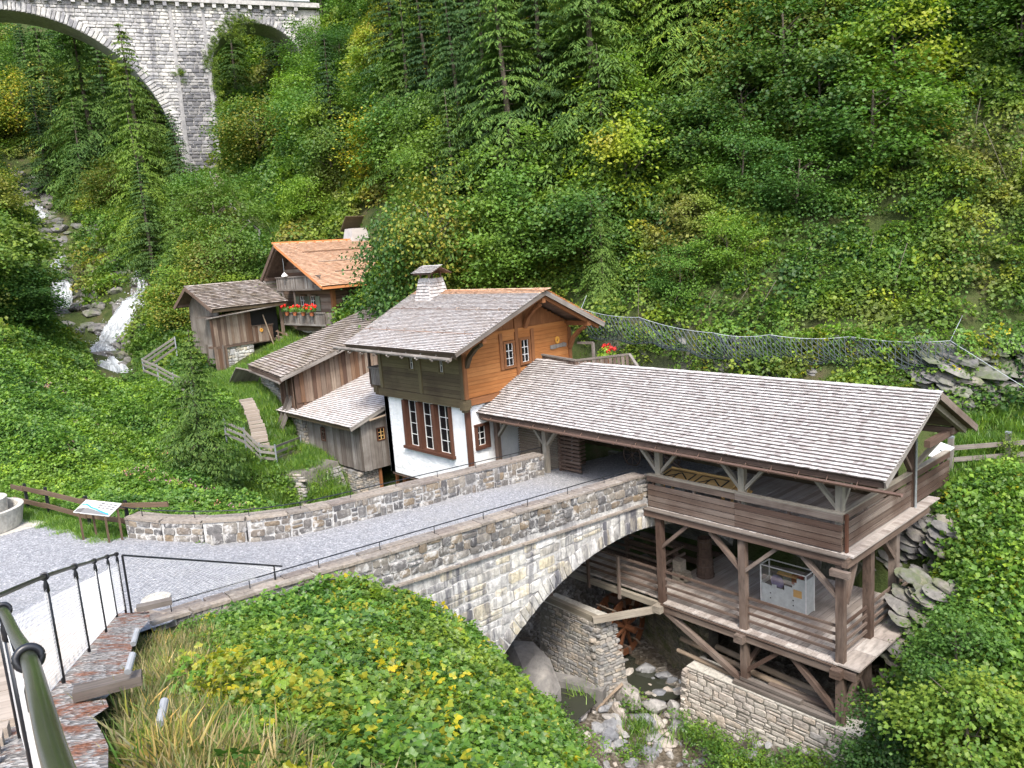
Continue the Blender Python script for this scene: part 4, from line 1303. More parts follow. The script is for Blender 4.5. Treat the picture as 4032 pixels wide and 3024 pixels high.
    while x < -9.4:
        w = random.uniform(.13, .18); pl.append((np.array([x + w / 2, 19.50, -3.215]), np.eye(3), (w - .01, .24, .04))); x += w
    pieces(t, "edge_plank", pl, M['deck_wood'], 'box')
    pl = []
    y = 19.3
    for k in range(4):
        pl.append((np.array([-8.98 + k * .0, 19.9 + k * 1.02 + .0, -3.21]), np.column_stack([Y, X, (0, 0, -1)]), (1.0, .62, .05)))
    pieces(t, "edge_plank", pl, M['deck_wood'], 'box')
    MB().bar((-20.4, 19.48, -3.40), (-15.4, 19.48, -3.38), .14, .2).build("edge_beam", M['beam_pale'], t)
    MB().bar((-15.3, 19.46, -3.44), (-9.3, 19.46, -3.44), .14, .2).build("edge_beam", M['rail_wood'], t)
    MB().bar((-15.3, 19.40, -3.28), (-9.3, 19.40, -3.28), .1, .04).build("edge_ledge", M['rail_wood'], t)
    MB().bar((-9.0, 19.6, -3.38), (-9.0, 23.9, -3.38), .14, .18).build("edge_beam", M['rail_wood'], t)
    for y in (20.6, 21.9, 23.2, 24.2):
        MB().bar((-20, y, -3.36), (-9.1, y, -3.36), .14, .18).build("floor_joist", M['beam_wood'], t)
    bd = []
    for z in (-2.93, -2.68, -2.43, -2.18):
        for a, b in ((-20.4, -15.45), (-15.25, -12.38), (-12.16, -9.36)):
            bd.append(pc_piece((a, 19.6, z), (b, 19.6, z), .05, .075))
        for a, b in ((19.68, 21.2), (21.5, 22.95), (23.2, 24.2)):
            bd.append(pc_piece((-9.28, a, z), (-9.28, b, z), .05, .085))
        bd.append(pc_piece((-20.4, 21.5, z), (-16.3, 21.5, z), .05, .09))
    for z in (-2.8, -2.5, -2.2):
        bd.append(pc_piece((-16.1, 20.6, z), (-16.1, 21.9, z), .05, .09))
    pieces(t, "railing_bar", bd, M['rail_wood'], 'box')
    for (x, y) in ((-18.55, 19.38), (-17.1, 19.38), (-19.9, 19.38)):
        MB().bar((x, y, -2.05), (x, y, -3.62), .1, .08, (1, 0, 0)).build("railing_post", M['rail_wood'], t)
    for (x, y) in ((-18.5, 21.55), (-16.2, 21.5), (-16.1, 20.55)):
        MB().box((x, y, -2.7), (.12, .1, 1.1)).build("railing_post", M['rail_wood'], t)
    # --- struts under the lower deck
    for a, b, w, h in (((-15.25, 19.5, -3.5), (-12.45, 19.58, -4.95), .15, .19), ((-12.2, 19.56, -4.55), (-11.1, 19.56, -3.55), .12, .17),
                       ((-10.7, 19.56, -3.55), (-9.4, 19.56, -4.75), .14, .17), ((-9.3, 19.6, -4.9), (-9.05, 20.6, -3.55), .13, .14), ((-12.25, 19.7, -4.4), (-12.0, 20.7, -3.55), .13, .14)):
        MB().bar(a, b, w, h, (0, 1, 0)).build("strut", M['rail_wood'], t)
    MB().bar((-15.45, 19.40, -3.50), (-16.72, 17.55, -3.60), .17, .2).build("strut_beam", M['beam_pale'], t)
    # --- slatted screen behind the bridge end and joinery in its shade
    sl = []
    for k in range(22):
        sl.append((np.array([-22.15, 20.9, .02 + k * .1]), frame_of((1, 0, 0), (0, -.5, .87)), (2.75, .1, .02)))
    pieces(t, "slat", sl, M['log_wood'], 'box')
    MB().box((-22.2, 20.82, 1.1), (.1, .06, 2.2)).build("slat_post", M['log_wood'], t)
    for k in range(18):
        pass
    lg = []
    for k in range(14):
        lg.append(pc_piece((-20.6, 20.3, .1 + k * .15), (-20.6, 21.7, .1 + k * .15), .12, .12)); lg.append(pc_piece((-20.75, 20.4, .175 + k * .15), (-19.6, 20.4, .175 + k * .15), .12, .12))
    pieces(t, "log_end", lg, M['beam_wood'], 'log')
    # back wall of boards, floor on the bridge side
    bw = boards_h((-23.7, 24.6, 0), X, (0, -1, 0), 14.3, 0, 2.4, .22, .03, lambda z: [(0, 7.7), (7.7, 13.9)] if z < 1.2 else [(0, 11.3)])
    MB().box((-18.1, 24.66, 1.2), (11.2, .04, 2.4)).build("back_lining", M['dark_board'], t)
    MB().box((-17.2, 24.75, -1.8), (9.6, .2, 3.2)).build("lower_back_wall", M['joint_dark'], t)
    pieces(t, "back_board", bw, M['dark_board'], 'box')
    return t
gallery()

def gallery_things():
    # table with a pale board and two dark frames
    t = thing("display_table", (-14.4, 20.75, 0), "pale new wooden display board with two black outlined panels inside the gallery", "table")
    MB().box((-14.55, 20.55, .86), (2.7, .85, .05), frame_of((1, 0, 0), (0, -.18, 1))).build("table_top", M['pale_ply'], t)
    MB().box((-14.5, 20.98, .95), (2.7, .04, .12)).build("table_rim", M['pale_ply'], t)
    for cx in (-15.25, -14.0):
        m_ = MB()
        z0 = .905; s = .18
        def q(x, y): return (x, y, z0 + (y - 20.55) * s)
        for a, b in (((cx - .5, 20.25), (cx + .5, 20.25)), ((cx - .5, 20.82), (cx + .5, 20.82)), ((cx - .5, 20.25), (cx - .5, 20.82)), ((cx + .5, 20.25), (cx + .5, 20.82)), ((cx - .4, 20.3), (cx + .0, 20.75)), ((cx, 20.75), (cx + .4, 20.4)), ((cx - .1, 20.7), (cx - .1, 20.3))):
            m_.bar(q(*a), q(*b), .045, .012)
        m_.build("outlined_panel", M['ink'], t)
    for x in (-15.7, -13.4):
        for y in (20.3, 20.8):
            MB().box((x, y, .4), (.07, .07, .8)).build("leg", M['pale_ply'], t)
    t = thing("stacked_board", (-13.5, 20.4, 0), "two pale orange boards leaning at the right end of the display table", "boards")
    for k in range(2):
        MB().box((-13.05 + k * .1, 20.6, .74 - k * .08), (.5, .6, .03), frame_of((1, 0, 0), (0, -.3, 1))).build("board", M['pale_ply'], t)
    # vitrine
    t = thing("display_case", (-12, 21.6, -3.2), "pale grey display case with stepped front and clear cover on the lower deck", "display case")
    x0, x1, y0, y1, z0 = -12.78, -11.24, 21.39, 21.92, -3.2
    prof = [(x0, z0 + .04), (x1, z0 + .04), (x1, -2.0 - .02), (x1 - .3, -2.02), (x1 - .3, -2.18), (x1 - .37, -2.18), (x1 - .37, -2.27), (x1 - .45, -2.27), (x1 - .45, -2.36), (x1 - .72, -2.36), (x1 - .72, -2.52), (x1 - 1.0, -2.52), (x1 - 1.0, -2.44), (x1 - 1.15, -2.44), (x1 - 1.15, -2.5), (x0, -2.46)]
    m_ = MB(); m_.extrude(prof, (0, 0, 0), (1, 0, 0), (0, 0, 1), (0, 1, 0), y0, y0 + .03); m_.build("front_panel", M['cabinet'], t)
    MB().box((x1 - .015, (y0 + y1) / 2, -2.6), (.03, y1 - y0, 1.15)).build("side_panel", M['cabinet'], t)
    MB().box((x0 + .015, (y0 + y1) / 2, -2.8), (.03, y1 - y0, .75)).build("side_panel", M['cabinet'], t)
    MB().box(((x0 + x1) / 2, y1, -2.8), (x1 - x0, .03, .75)).build("back_panel", M['cabinet'], t)
    MB().box(((x0 + x1) / 2, (y0 + y1) / 2, -2.55), (x1 - x0 - .1, y1 - y0 - .1, .03)).build("shelf", M['grey_print'], t)
    for (x, y) in ((x0, y0), (x1, y0), (x0, y1), (x1, y1)):
        MB().box((x, y, -2.52), (.035, .035, 1.34)).build("corner_post", M['white_paint'], t)
    m_ = MB()
    for a, b in (((x0, y0), (x1, y0)), ((x0, y1), (x1, y1)), ((x0, y0), (x0, y1)), ((x1, y0), (x1, y1))):
        m_.bar((*a, -1.86), (*b, -1.86), .03, .03)
    m_.build("top_frame", M['white_paint'], t)
    MB().box(((x0 + x1) / 2, y0 + .01, -2.2), (x1 - x0, .006, .66)).build("clear_pane", M['acrylic'], t)
    MB().box(((x0 + x1) / 2, (y0 + y1) / 2, -1.85), (x1 - x0, y1 - y0, .006)).build("clear_pane", M['acrylic'], t)
    MB().box((x1 - .27, y0 - .006, -2.52), (.28, .012, .24)).build("wood_label", M['pale_ply'], t)
    for xx, zz in ((x1 - 1.2, -2.75), (x1 - .42, -2.78), (x1 - .42, -2.95), (x1 - 1.2, -2.92)):
        MB().box((xx, y0 - .004, zz), (.04, .01, .04)).build("slot", M['ink'], t)
    m_ = MB()
    v = [(x0 + .52 + .23 * math.cos(a), y0 + .1, -2.36 + .23 * math.sin(a)) for a in np.linspace(0, 2 * math.pi, 20, endpoint=False)]
    m_.add(v, [tuple(range(20))]); m_.build("model_wheel", M['bluegrey'], t)
    MB().box((x1 - .7, y0 + .25, -2.1), (.7, .2, .04), frame_of((1, .2, -.1))).build("model_board", M['pale_ply'], t)
    MB().box((x1 - .45, y0 + .33, -2.2), (.3, .2, .3)).build("model_box", M['red_box'], t)
    MB().box((x0 + .35, y1 - .1, -2.3), (.3, .12, .35)).build("model_box", M['grey_print'], t)
    # notice on the back rock
    t = thing("notice_board", (-10.9, 24.1, -.9), "pale notice board hanging behind the display case on the lower deck", "sign")
    MB().box((-11.1, 23.6, -.95), (.85, .03, .5)).build("board_face", M['white_sign'], t)
    m_ = MB()
    for k in range(5): m_.box((-11.1 + random.uniform(-.05, .05), 23.58, -.82 - k * .07), (random.uniform(.4, .65), .004, .018))
    m_.build("print_line", M['grey_print'], t)
    # hollow log bucket tower
    t = thing("stave_barrel", (-15.3, 22, -3.2), "tall tapered wooden stave barrel with hoops standing on the lower deck", "barrel")
    n = 14
    for k in range(n):
        a = 2 * math.pi * k / n; a2 = 2 * math.pi * (k + .94) / n
        m_ = MB(); r0, r1 = .31, .235
        m_.add([(-15.33 + r * math.cos(q_), 22.0 + r * math.sin(q_), z) for r, z in ((r0, -3.19), (r1, -1.75)) for q_ in (a, a2)] + [(-15.33 + (r - .03) * math.cos(q_), 22.0 + (r - .03) * math.sin(q_), z) for r, z in ((r0, -3.19), (r1, -1.75)) for q_ in (a, a2)],
               [(0, 1, 3, 2), (4, 6, 7, 5), (0, 2, 6, 4), (1, 5, 7, 3), (2, 3, 7, 6)])
        m_.build("stave", M['beam_wood'], t)
    for z, r in ((-3.1, .315), (-2.75, .298), (-2.4, .278), (-2.1, .262), (-1.85, .25)):
        m_ = MB(); m_.tube([(-15.33 + r * math.cos(a), 22 + r * math.sin(a), z) for a in np.linspace(0, 2 * math.pi, 19)], .014, 5); m_.build("hoop", M['rail_wood'], t)
    t = thing("wooden_trough_block", (-15.75, 21.1, -3.2), "small stepped wooden block seat beside the tall barrel", "block")
    for c, s in (((-15.75, 21.15, -3.0), (.5, .4, .35)), ((-15.85, 21.2, -2.65), (.32, .34, .4)), ((-15.5, 21.1, -2.98), (.3, .3, .16))):
        MB().box(c, s).build("block", M['beam_pale'], t)
    # cart in the dark under the roof
    t = thing("old_cart", (-18.4, 23.2, 0), "old spoked cart parked in the shade at the end of the bridge", "cart")
    for (cx, cy) in ((-19.2, 22.9), (-18.0, 22.9), (-19.2, 23.9), (-18.0, 23.9)):
        m_ = MB(); m_.tube([(cx + .42 * math.cos(a), cy, .45 + .42 * math.sin(a)) for a in np.linspace(0, 2 * math.pi, 21)], .03, 6)
        for k in range(8):
            a = k * math.pi / 4; m_.tube([(cx, cy, .45), (cx + .42 * math.cos(a), cy, .45 + .42 * math.sin(a))], .015, 5)
        m_.build("wheel", M['beam_wood'], t)
    MB().box((-18.6, 23.4, .85), (1.7, .9, .12)).build("cart_bed", M['beam_wood'], t)
    MB().bar((-17.75, 22.8, .8), (-16.6, 22.6, .4), .07, .07).build("shaft", M['beam_wood'], t)
gallery_things()

# ------------------------------------------------------------ under the gallery
def wall_block(name, label, foot, top, mat, joint, faces, hr=(.08, .2), wr=(.18, .5), capmat=None, depth=.16):
    """foot/top: 4 corners each (counter-clockwise); faces: indices of edges that get stones."""
    c = np.mean(np.array(foot), 0)
    t = thing(name, tuple(c), label, "wall")
    m_ = MB(); v = list(foot) + list(top)
    m_.add(v, [(0, 1, 2, 3)[::-1], (4, 5, 6, 7)] + [(i, (i + 1) % 4, 4 + (i + 1) % 4, 4 + i) for i in range(4)])
    m_.build("wall_core", joint, t)
    st = []
    for i in faces:
        j = (i + 1) % 4
        a, b = np.array(foot[i], float), np.array(foot[j], float); a2, b2 = np.array(top[i], float), np.array(top[j], float)
        lo = min(a[2], b[2]); hi = max(a2[2], b2[2])
        U = b - a; U[2] = 0; L = np.linalg.norm(U); U /= L
        V = (a2 - a) * .5 + (b2 - b) * .5; H = np.linalg.norm(V)
        V = V / H; V = V - U * V.dot(U); V /= np.linalg.norm(V)
        Nn = np.cross(U, V)
        cc = c.copy(); mid = (a + b) / 2
        if Nn[:2].dot((mid - cc)[:2]) < 0: Nn = -Nn
        # battered ends: keep stones inside the quad
        def keep(P, w, h, a=a, b=b, a2=a2, b2=b2, U=U, L=L):
            f = (P[2] - a[2]) / max(.01, a2[2] - a[2])
            s = (P - a).dot(U); s0 = (a2 - a).dot(U) * f; s1 = L + (b2 - b).dot(U) * f
            zt = a2[2] + (b2[2] - a2[2]) * np.clip(s / L, 0, 1)
            return s0 - .08 < s < s1 + .08 and P[2] < zt - h * .2
        st += place_stones(rubble(L, hi - lo, hr, wr), np.array([a[0], a[1], lo]), U, V, Nn, depth, .03, .02, keep, .06)
    pieces(t, "stone", st, mat, 'stone', 300)
    if capmat:
        cp = []; a, b = np.array(top[0], float), np.array(top[1], float); d, e = np.array(top[3], float), np.array(top[2], float)
        L = np.linalg.norm(b - a); k = max(2, int(L / .6))
        for i in range(k):
            p = a + (b - a) * (i + .5) / k; q_ = d + (e - d) * (i + .5) / k
            for s0, s1 in ((0, .5), (.5, 1)):
                m1 = p + (q_ - p) * (s0 + s1) / 2
                U = (b - a) / L; W = (q_ - p) / np.linalg.norm(q_ - p)
                cp.append((m1 + np.array([0, 0, .0]), np.column_stack([U, W, np.cross(U, W)]), (L / k - .02, np.linalg.norm(q_ - p) * .5 - .01, .07)))
        pieces(t, "cap_slab", cp, capmat, 'box')
    return t
random.seed(31)
wall_block("retaining_wall", "pale dry stone retaining wall carrying the gallery posts above the stream rocks",
           [(-14.5, 19.05, -7.7), (-8.6, 19.05, -7.7), (-8.6, 20.2, -7.7), (-14.5, 20.3, -7.7)], [(-14.3, 19.3, -5.12), (-8.6, 19.3, -5.12), (-8.6, 20.1, -5.12), (-14.3, 20.1, -5.12)], M['pale_stone'], M['joint_dark'], (0, 3), (.09, .22), (.2, .6), M['concrete'])
wall_block("stone_pier", "small dry stone pier beside the water wheel under the bridge",
           [(-19.4, 17.4, -6.7), (-16.35, 17.3, -6.5), (-16.1, 18.5, -6.5), (-19.2, 18.6, -6.8)], [(-19.3, 17.62, -3.72), (-16.66, 17.62, -3.72), (-16.7, 18.35, -3.72), (-19.3, 18.4, -3.72)], M['dry_stone'], M['joint_dark'], (0, 1), (.07, .16), (.14, .42), M['concrete'])
wall_block("mossy_back_wall", "damp mossy stone wall behind the water wheel below the lower deck",
           [(-18.9, 22.3, -7.4), (-14.3, 20.3, -7.4), (-14.2, 21, -7.4), (-18.7, 22.9, -7.4)], [(-18.9, 22.4, -3.5), (-14.3, 20.45, -3.5), (-14.2, 21, -3.5), (-18.7, 22.9, -3.5)], M['mossy_stone'], M['joint_dark'], (0,), (.1, .2), (.2, .5))
def under_things():
    for a, b, s, lab in (((-16.7, 17.7, -3.6), (-20.3, 17.75, -3.55), (.18, .2), "long squared beam lying on top of the stone pier"), ((-19.0, 17.8, -3.5), (-19.0, 17.8, -2.2), (.18, .18), "short upright timber on the stone pier beside the arch")):
        o = MB().bar(a, b, *s).build("timber_beam", M['beam_pale'] if b[2] < -3 else M['beam_wood']); tag(o, lab, "beam")
    logs = [((-15.1, 20.15, -4.75), (-9.9, 19.95, -5.0), .09, "upper round log in the stack under the lower deck"), ((-15.0, 19.8, -5.0), (-10.9, 19.65, -5.03), .075, "pale slim log nearest the stream on the stone wall"),
            ((-14.0, 20.6, -4.85), (-10.3, 20.4, -4.95), .1, "dark round log lying behind the others under the deck")]
    for a, b, r, lab in logs:
        o = MB().tube([a, b], r, 10).build("log", M['log_wood']); tag(o, lab, "log", "logs stacked under the lower deck")
    for k, (a, b) in enumerate((((-12.6, 19.42, -5.0), (-9.3, 19.42, -4.98)), ((-12.3, 19.62, -4.99), (-9.4, 19.62, -4.97)), ((-11.6, 19.8, -4.9), (-9.5, 19.85, -4.88)), ((-12.0, 20.05, -4.92), (-9.3, 20.2, -4.9)), ((-12.4, 19.52, -4.85), (-10.4, 19.5, -4.86)))):
        o = MB().bar(a, b, .16, .1).build("stacked_plank", M['plank_grey'] if k != 2 else M['rail_wood'])
        tag(o, ["squared plank along the outer edge of the retaining wall top", "second squared plank beside the outer one on the retaining wall", "dark reddish plank on top of the timber pile below the deck", "grey plank at the back of the timber pile below the deck", "short plank lying over the two outer planks by the middle post"][k], "plank", "timber stacked below the lower deck")
    # water wheel
    t = thing("water_wheel", (-18.4, 20.6, -5.5), "red-brown wooden water wheel with paddles in the shade behind the stone pier", "water wheel")
    c = np.array([-18.3, 20.6, -5.45]); R_ = 1.1
    for dx, nm in ((-.35, "rim"), (.35, "rim")):
        m_ = MB(); n = 28
        vs = []
        for r in (R_, R_ - .24):
            for q in (-.03, .03):
                vs += [(c[0] + dx + q, c[1] + r * math.cos(2 * math.pi * k / n), c[2] + r * math.sin(2 * math.pi * k / n)) for k in range(n)]
        fs = []
        for k in range(n):
            j = (k + 1) % n
            fs += [(k, j, n + j, n + k), (2 * n + k, 3 * n + k, 3 * n + j, 2 * n + j), (k, 2 * n + k, 2 * n + j, j), (n + k, n + j, 3 * n + j, 3 * n + k)]
        m_.add(vs, fs); m_.build(nm, M['red_wheel'], t)
        for k in range(4):
            a = k * math.pi / 4 + .3
            MB().bar(c + np.array([dx, R_ * math.cos(a), R_ * math.sin(a)]), c + np.array([dx, -R_ * math.cos(a), -R_ * math.sin(a)]), .09, .09, (1, 0, 0)).build("spoke", M['red_wheel'], t)
    for k in range(12):
        a = k * math.pi / 6 + .1; rad = np.array([0, math.cos(a), math.sin(a)])
        p = c + rad * (R_ - .13)
        R = np.column_stack([(1, 0, 0), rad, np.cross((1, 0, 0), rad)])
        mb = MB(); mb.box(p, (.95, .3, .05), R); mb.build("paddle", M['beam_wood'] if k % 2 else M['log_wood'], t)
    MB().tube([c - np.array([1.2, 0, 0]), c + np.array([.8, 0, 0])], .12, 12).build("axle", M['red_wheel'], t)
under_things()
# ============================================================ MAIN HOUSE
def house():
    t = thing("timber_chalet_house", (-26.8, 21.5, -.9), "chalet with white rendered ground floor, orange boarded gable and pale shingle roof beside the bridge", "house")
    X = np.array([1., 0, 0]); Y = np.array([0, 1., 0]); Z = np.array([0, 0, 1.])
    x0, x1, y0, y1 = -29.85, -23.85, 18.55, 24.6
    mb = MB()
    # front (-Y): triple window; right (+X): small window
    fw = [(1.52, 4.98, 1.42, 3.50)]
    holed_wall(mb, (x0, y0, -.88), X, Z, -Y, x1 - x0, 3.58, .35, fw)
    rw = [(.34, .92, 1.86, 2.72)]
    holed_wall(mb, (x1 - .004, y0 + .004, -.88), Y, Z, X, y1 - y0, 3.58, .35, rw)
    holed_wall(mb, (x0 + .004, y1, -.88), -Y, Z, -X, y1 - y0, 3.58, .35, [])
    mb.build("rendered_wall", M['plaster'], t)
    MB().box(((x0 + x1) / 2, (y0 + y1) / 2, -.95), (x1 - x0 - .1, y1 - y0 - .1, .14)).build("ground_floor", M['beam_wood'], t)
    # big triple window: sill at z .54, head 2.62
    zb, zt = .54, 2.62; xs0 = x0 + 1.52; xs1 = x0 + 4.98
    mb = MB()
    for xx in (xs0 + .14, xs0 + 1.22, xs0 + 2.30, xs1 - .05):
        mb.box((xx, y0 + .02, (zb + zt) / 2), (.2 if xx < xs1 - .1 else .1, .3, zt - zb))
    mb.box(((xs0 + xs1) / 2, y0 - .0, zb - .03), (xs1 - xs0 + .1, .36, .12))
    fr = mb.build("triple_window_frame", M['window_brown'], t)
    for xx in (xs0 + .26, xs0 + 1.34, xs0 + 2.42):
        window(t, (xx, y0 + .13, zb + .04), X, Z, -Y, .88, zt - zb - .08, 2, 4, 0, barw=.018)
    window(t, (x1 - .1, y0 + .38, 1.02), Y, Z, X, .50, .78, 2, 3, 0)
    mb = MB()
    for c, s in (((x1 + .01, y0 + .34, 1.4), (.16, .12, .95)), ((x1 + .01, y0 + .95, 1.4), (.16, .16, .95)), ((x1 + .01, y0 + .64, .94), (.18, .74, .1)), ((x1 + .01, y0 + .64, 1.88), (.16, .74, .1))):
        mb.box(c, s)
    mb.build("window_frame", M['window_brown'], t)
    MB().box((x1 + .03, y0 - .02, .85), (.16, .2, 3.6)).build("corner_post", M['window_brown'], t)
    MB().box((x1 + .04, y0 + 1.35, .15), (.06, .28, .13)).build("beam_stub", M['window_brown'], t)
    # floor beam and brackets
    MB().bar((x0 - .1, y0 - .08, 2.86), (x1 + .25, y0 - .08, 2.86), .26, .34).build("floor_beam", M['dark_board'], t)
    MB().bar((x1 + .08, y0 - .2, 2.9), (x1 + .08, y1, 2.9), .2, .26).build("floor_beam", M['larch_dark'], t)
    for p in ((x1 + .2, y0 - .24, 2.82), (x0 - .25, y0 - .1, 2.95)):
        MB().box(p, (.3, .3, .32)).box((p[0], p[1], p[2] - .2), (.2, .2, .1)).build("beam_bracket", M['dark_board'], t)
    # upper front wall: boards with two little windows
    random.seed(17)
    zt_wall = 5.55
    holes = [(2.2, 2.63, 3.98, 4.85), (4.32, 4.72, 3.98, 4.85)]
    def lim(z):
        sp = [(0, 2.92), (3.12, 5.75)]; out = []
        for a, b in sp:
            for h in holes:
                if h[2] - .04 < z < h[3] + .04 and a < h[0] < b:
                    out += [(a, h[0]), (h[1], b)]; break
            else: out.append((a, b))
        return out
    pieces(t, "wall_board", boards_h((x0 + .1, y0 - .02, 0), X, -Y, 5.75, 3.03, 4.0, .16, .04, lim), M['dark_board'], 'box')
    pieces(t, "upper_board", boards_h((x0 + .1, y0 - .02, 0), X, -Y, 5.75, 4.0, zt_wall, .19, .04, lim), M['green_board'], 'box')
    for xx in (x0 + .1, x0 + 3.12, x1 - .06):
        MB().box((xx, y0 - .06, 4.2), (.2, .12, 2.45)).build("wall_post", M['green_board'] if xx < -25 else M['dark_board'], t)
    for h in holes:
        window(t, (x0 + .1 + h[0] + .07, y0 + .0, h[2] + .05), X, Z, -Y, h[1] - h[0] - .14, h[3] - h[2] - .1, 2, 3, .07, casing_mat=M['green_board'], depth=.12)
    MB().box(((x0 + x1) / 2, (y0 + y1) / 2 + .02, 4.2), (x1 - x0 - .14, y1 - y0 - .1, 2.6)).build("wall_lining", M['dark_board'], t)
    # gable wall boards (+X)
    def roofz(y): return 5.17 + (y - 17.2) * .3935 if y < 21.85 else 7.0 - (y - 21.85) * .4955
    mbg = MB(); mbg.extrude([(y0, 2.9), (y1, 2.9), (y1, roofz(y1) - .22), (21.85, 6.78), (y0, roofz(y0) - .22)], (0, 0, 0), (0, 1, 0), (0, 0, 1), (1, 0, 0), x1 - .1, x1 - .02)
    mbg.build("gable_wall_backing", M['larch_dark'], t)
    W0, W1, P1, W2, W3 = 20.62 - y0, 21.22 - y0, 21.45 - y0, 21.52 - y0, 22.1 - y0
    def limg(z):
        lo = y0 + .05; hi = y1 - .1
        if z > 5.0:
            zr = z + .25
            lo = max(lo, 17.2 + (zr - 5.17) / .3935); hi = min(hi, 21.85 + (7.0 - zr) / .4955)
        segs = [(lo, 20.42), (22.22, hi)]
        if z < 3.8: segs = [(lo, 21.28), (21.46, hi)]
        elif z < 3.95 or z > 5.05: segs = [(lo, 21.28), (21.46, hi)]
        return [(a - y0, b - y0) for a, b in segs if b - a > .08]
    pieces(t, "gable_board", boards_h((x1, y0, 0), Y, X, 6, 3.05, 5.42, .17, .04, limg), M['larch'], 'box')
    tri = planks_v((x1, y0 + .3, 0), Y, X, 5.6, 5.42, lambda s: roofz(y0 + .3 + s) - .24, (.16, .24), .035)
    pieces(t, "gable_plank", tri, M['larch_dark'], 'box')
    MB().bar((x1 + .04, y0 + .8, 5.44), (x1 + .04, y1 - .4, 5.44), .09, .14).build("gable_rail", M['larch'], t)
    for yy, a, b in ((21.37, 3.0, 5.9), (20.5, 3.9, 5.4), (22.26, 3.95, 5.4), (24.5, 2.9, 5.2)):
        MB().box((x1 + .05, yy, (a + b) / 2), (.11, .17, b - a)).build("gable_post", M['larch_dark'], t)
    MB().bar((x1 + .05, y0 - .02, 3.0), (x1 + .05, y0 - .02, 5.1), .16, .16, (0, 1, 0)).build("corner_board", M['larch_dark'], t)
    window(t, (x1 + .03, 20.72, 4.02), Y, Z, X, .42, .92, 2, 3, .1, depth=.1)
    window(t, (x1 + .03, 21.60, 4.06), Y, Z, X, .42, .92, 2, 3, .1, depth=.1)
    # roof
    eL, eR = (-30.3, 17.15, 5.14), (-22.45, 17.15, 5.14)
    rL, rR = (-31.2, 21.85, 7.0), (-22.45, 21.85, 7.0)
    bL, bR = (-30.6, 25.25, 5.31), (-22.45, 25.25, 5.31)
    mb = MB(); roof_slab(mb, eL, eR, rL, rR, .1); roof_slab(mb, bL, bR, rL, rR, .1); mb.build("roof_boarding", M['beam_wood'], t)
    random.seed(23)
    sh = shingle_plane((-30.36, 17.05, 5.13), (-22.38, 17.05, 5.13), (-31.27, 21.5, 6.9), (-22.36, 21.5, 6.9), .118, .12, .02)
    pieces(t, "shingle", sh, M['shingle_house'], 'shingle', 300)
    sf = shingle_plane((-31.27, 21.5, 6.9), (-22.36, 21.5, 6.9), (-31.3, 21.95, 7.08), (-22.15, 21.95, 7.08), .12, .16, .02)
    pieces(t, "ridge_shingle", sf, M['shingle_fresh'], 'shingle', 120)
    sb = shingle_plane((-22.38, 25.3, 5.32), (-30.6, 25.3, 5.32), (-22.36, 21.9, 7.02), (-31.2, 21.9, 7.02), .16, .3, .022)
    pieces(t, "back_shingle", sb, M['orange_trim'], 'shingle', 60)
    MB().bar((-22.42, 17.1, 5.08), (-22.42, 21.87, 6.94), .05, .2).build("barge_board", M['plank_grey'], t)
    MB().bar((-22.40, 25.28, 5.24), (-22.40, 21.87, 6.92), .05, .2).build("barge_board", M['plank_grey'], t)
    MB().bar((-22.62, 25.1, 5.16), (-22.62, 21.9, 6.76), .12, .14).build("end_rafter", M['larch_dark'], t)
    MB().bar((-22.62, 17.5, 5.06), (-22.62, 21.8, 6.76), .12, .14).build("end_rafter", M['larch_dark'], t)
    for yy, zz in ((18.6, 5.42), (21.85, 6.62), (24.45, 5.4)):
        MB().bar((-31.0 if zz > 6 else -30.4, yy, zz), (-22.5, yy, zz), .18, .2).build("purlin", M['larch_dark'], t)
    for yy, zz in ((18.62, 5.3), (21.85, 6.5), (24.45, 5.3)):
        # curved knee brace
        m_ = MB(); pts = [(x1 + .1, yy, zz - 1.0), (x1 + .35, yy, zz - .55), (x1 + .75, yy, zz - .22), (-22.75, yy, zz - .05)]
        for a, b in zip(pts[:-1], pts[1:]): m_.bar(a, b, .14, .18, (0, 1, 0))
        m_.build("knee_brace", M['larch_dark'] if yy > 19 else M['dark_board'], t)
    MB().bar((-30.35, 17.2, 5.0), (-22.5, 17.2, 5.0), .04, .2).build("eave_fascia", M['dark_board'], t)
    # wooden gutter pole on hooks
    g = MB(); g.tube([(-31.1, 17.0, 4.98), (-22.6, 17.0, 4.90)], .07, 8); gp = g.build("gutter_log", M['plank_grey'], t)
    for k in range(9):
        x = -30.7 + k * 1.0
        MB().tube([(x, 17.2, 5.0), (x, 17.08, 4.86), (x, 16.95, 4.80), (x + .02, 16.88, 4.88)], .035, 6).build("gutter_hook", M['plank_grey'], gp)
    # snow logs on the roof
    for yy in (18.35, 20.15):
        zz = 5.14 + (yy - 17.15) * .3957 + .06
        f = (yy - 17.15) / 4.7
        MB().tube([(-30.3 - f * .9, yy, zz), (-22.8, yy, zz)], .035, 6).build("snow_pole", M['plank_brown'], t)
        for k in range(6):
            x = -30 + k * 1.35
            MB().tube([(x, yy - .1, zz - .02), (x, yy - .07, zz + .1), (x - .06, yy + .16, zz + .05)], .016, 5).build("snow_pole_hook", M['plank_brown'], t)
    # shingled chimney
    cx0, cx1, cy0, cy1 = -30.13, -28.92, 20.88, 22.05
    m_ = MB()
    b = [(cx0, cy0, 6.45), (cx1, cy0, 6.45), (cx1, cy1, 6.5), (cx0, cy1, 6.5)]
    tp = [(cx0 + .24, cy0 + .2, 7.62), (cx1 - .2, cy0 + .2, 7.62), (cx1 - .2, cy1 - .2, 7.62), (cx0 + .24, cy1 - .2, 7.62)]
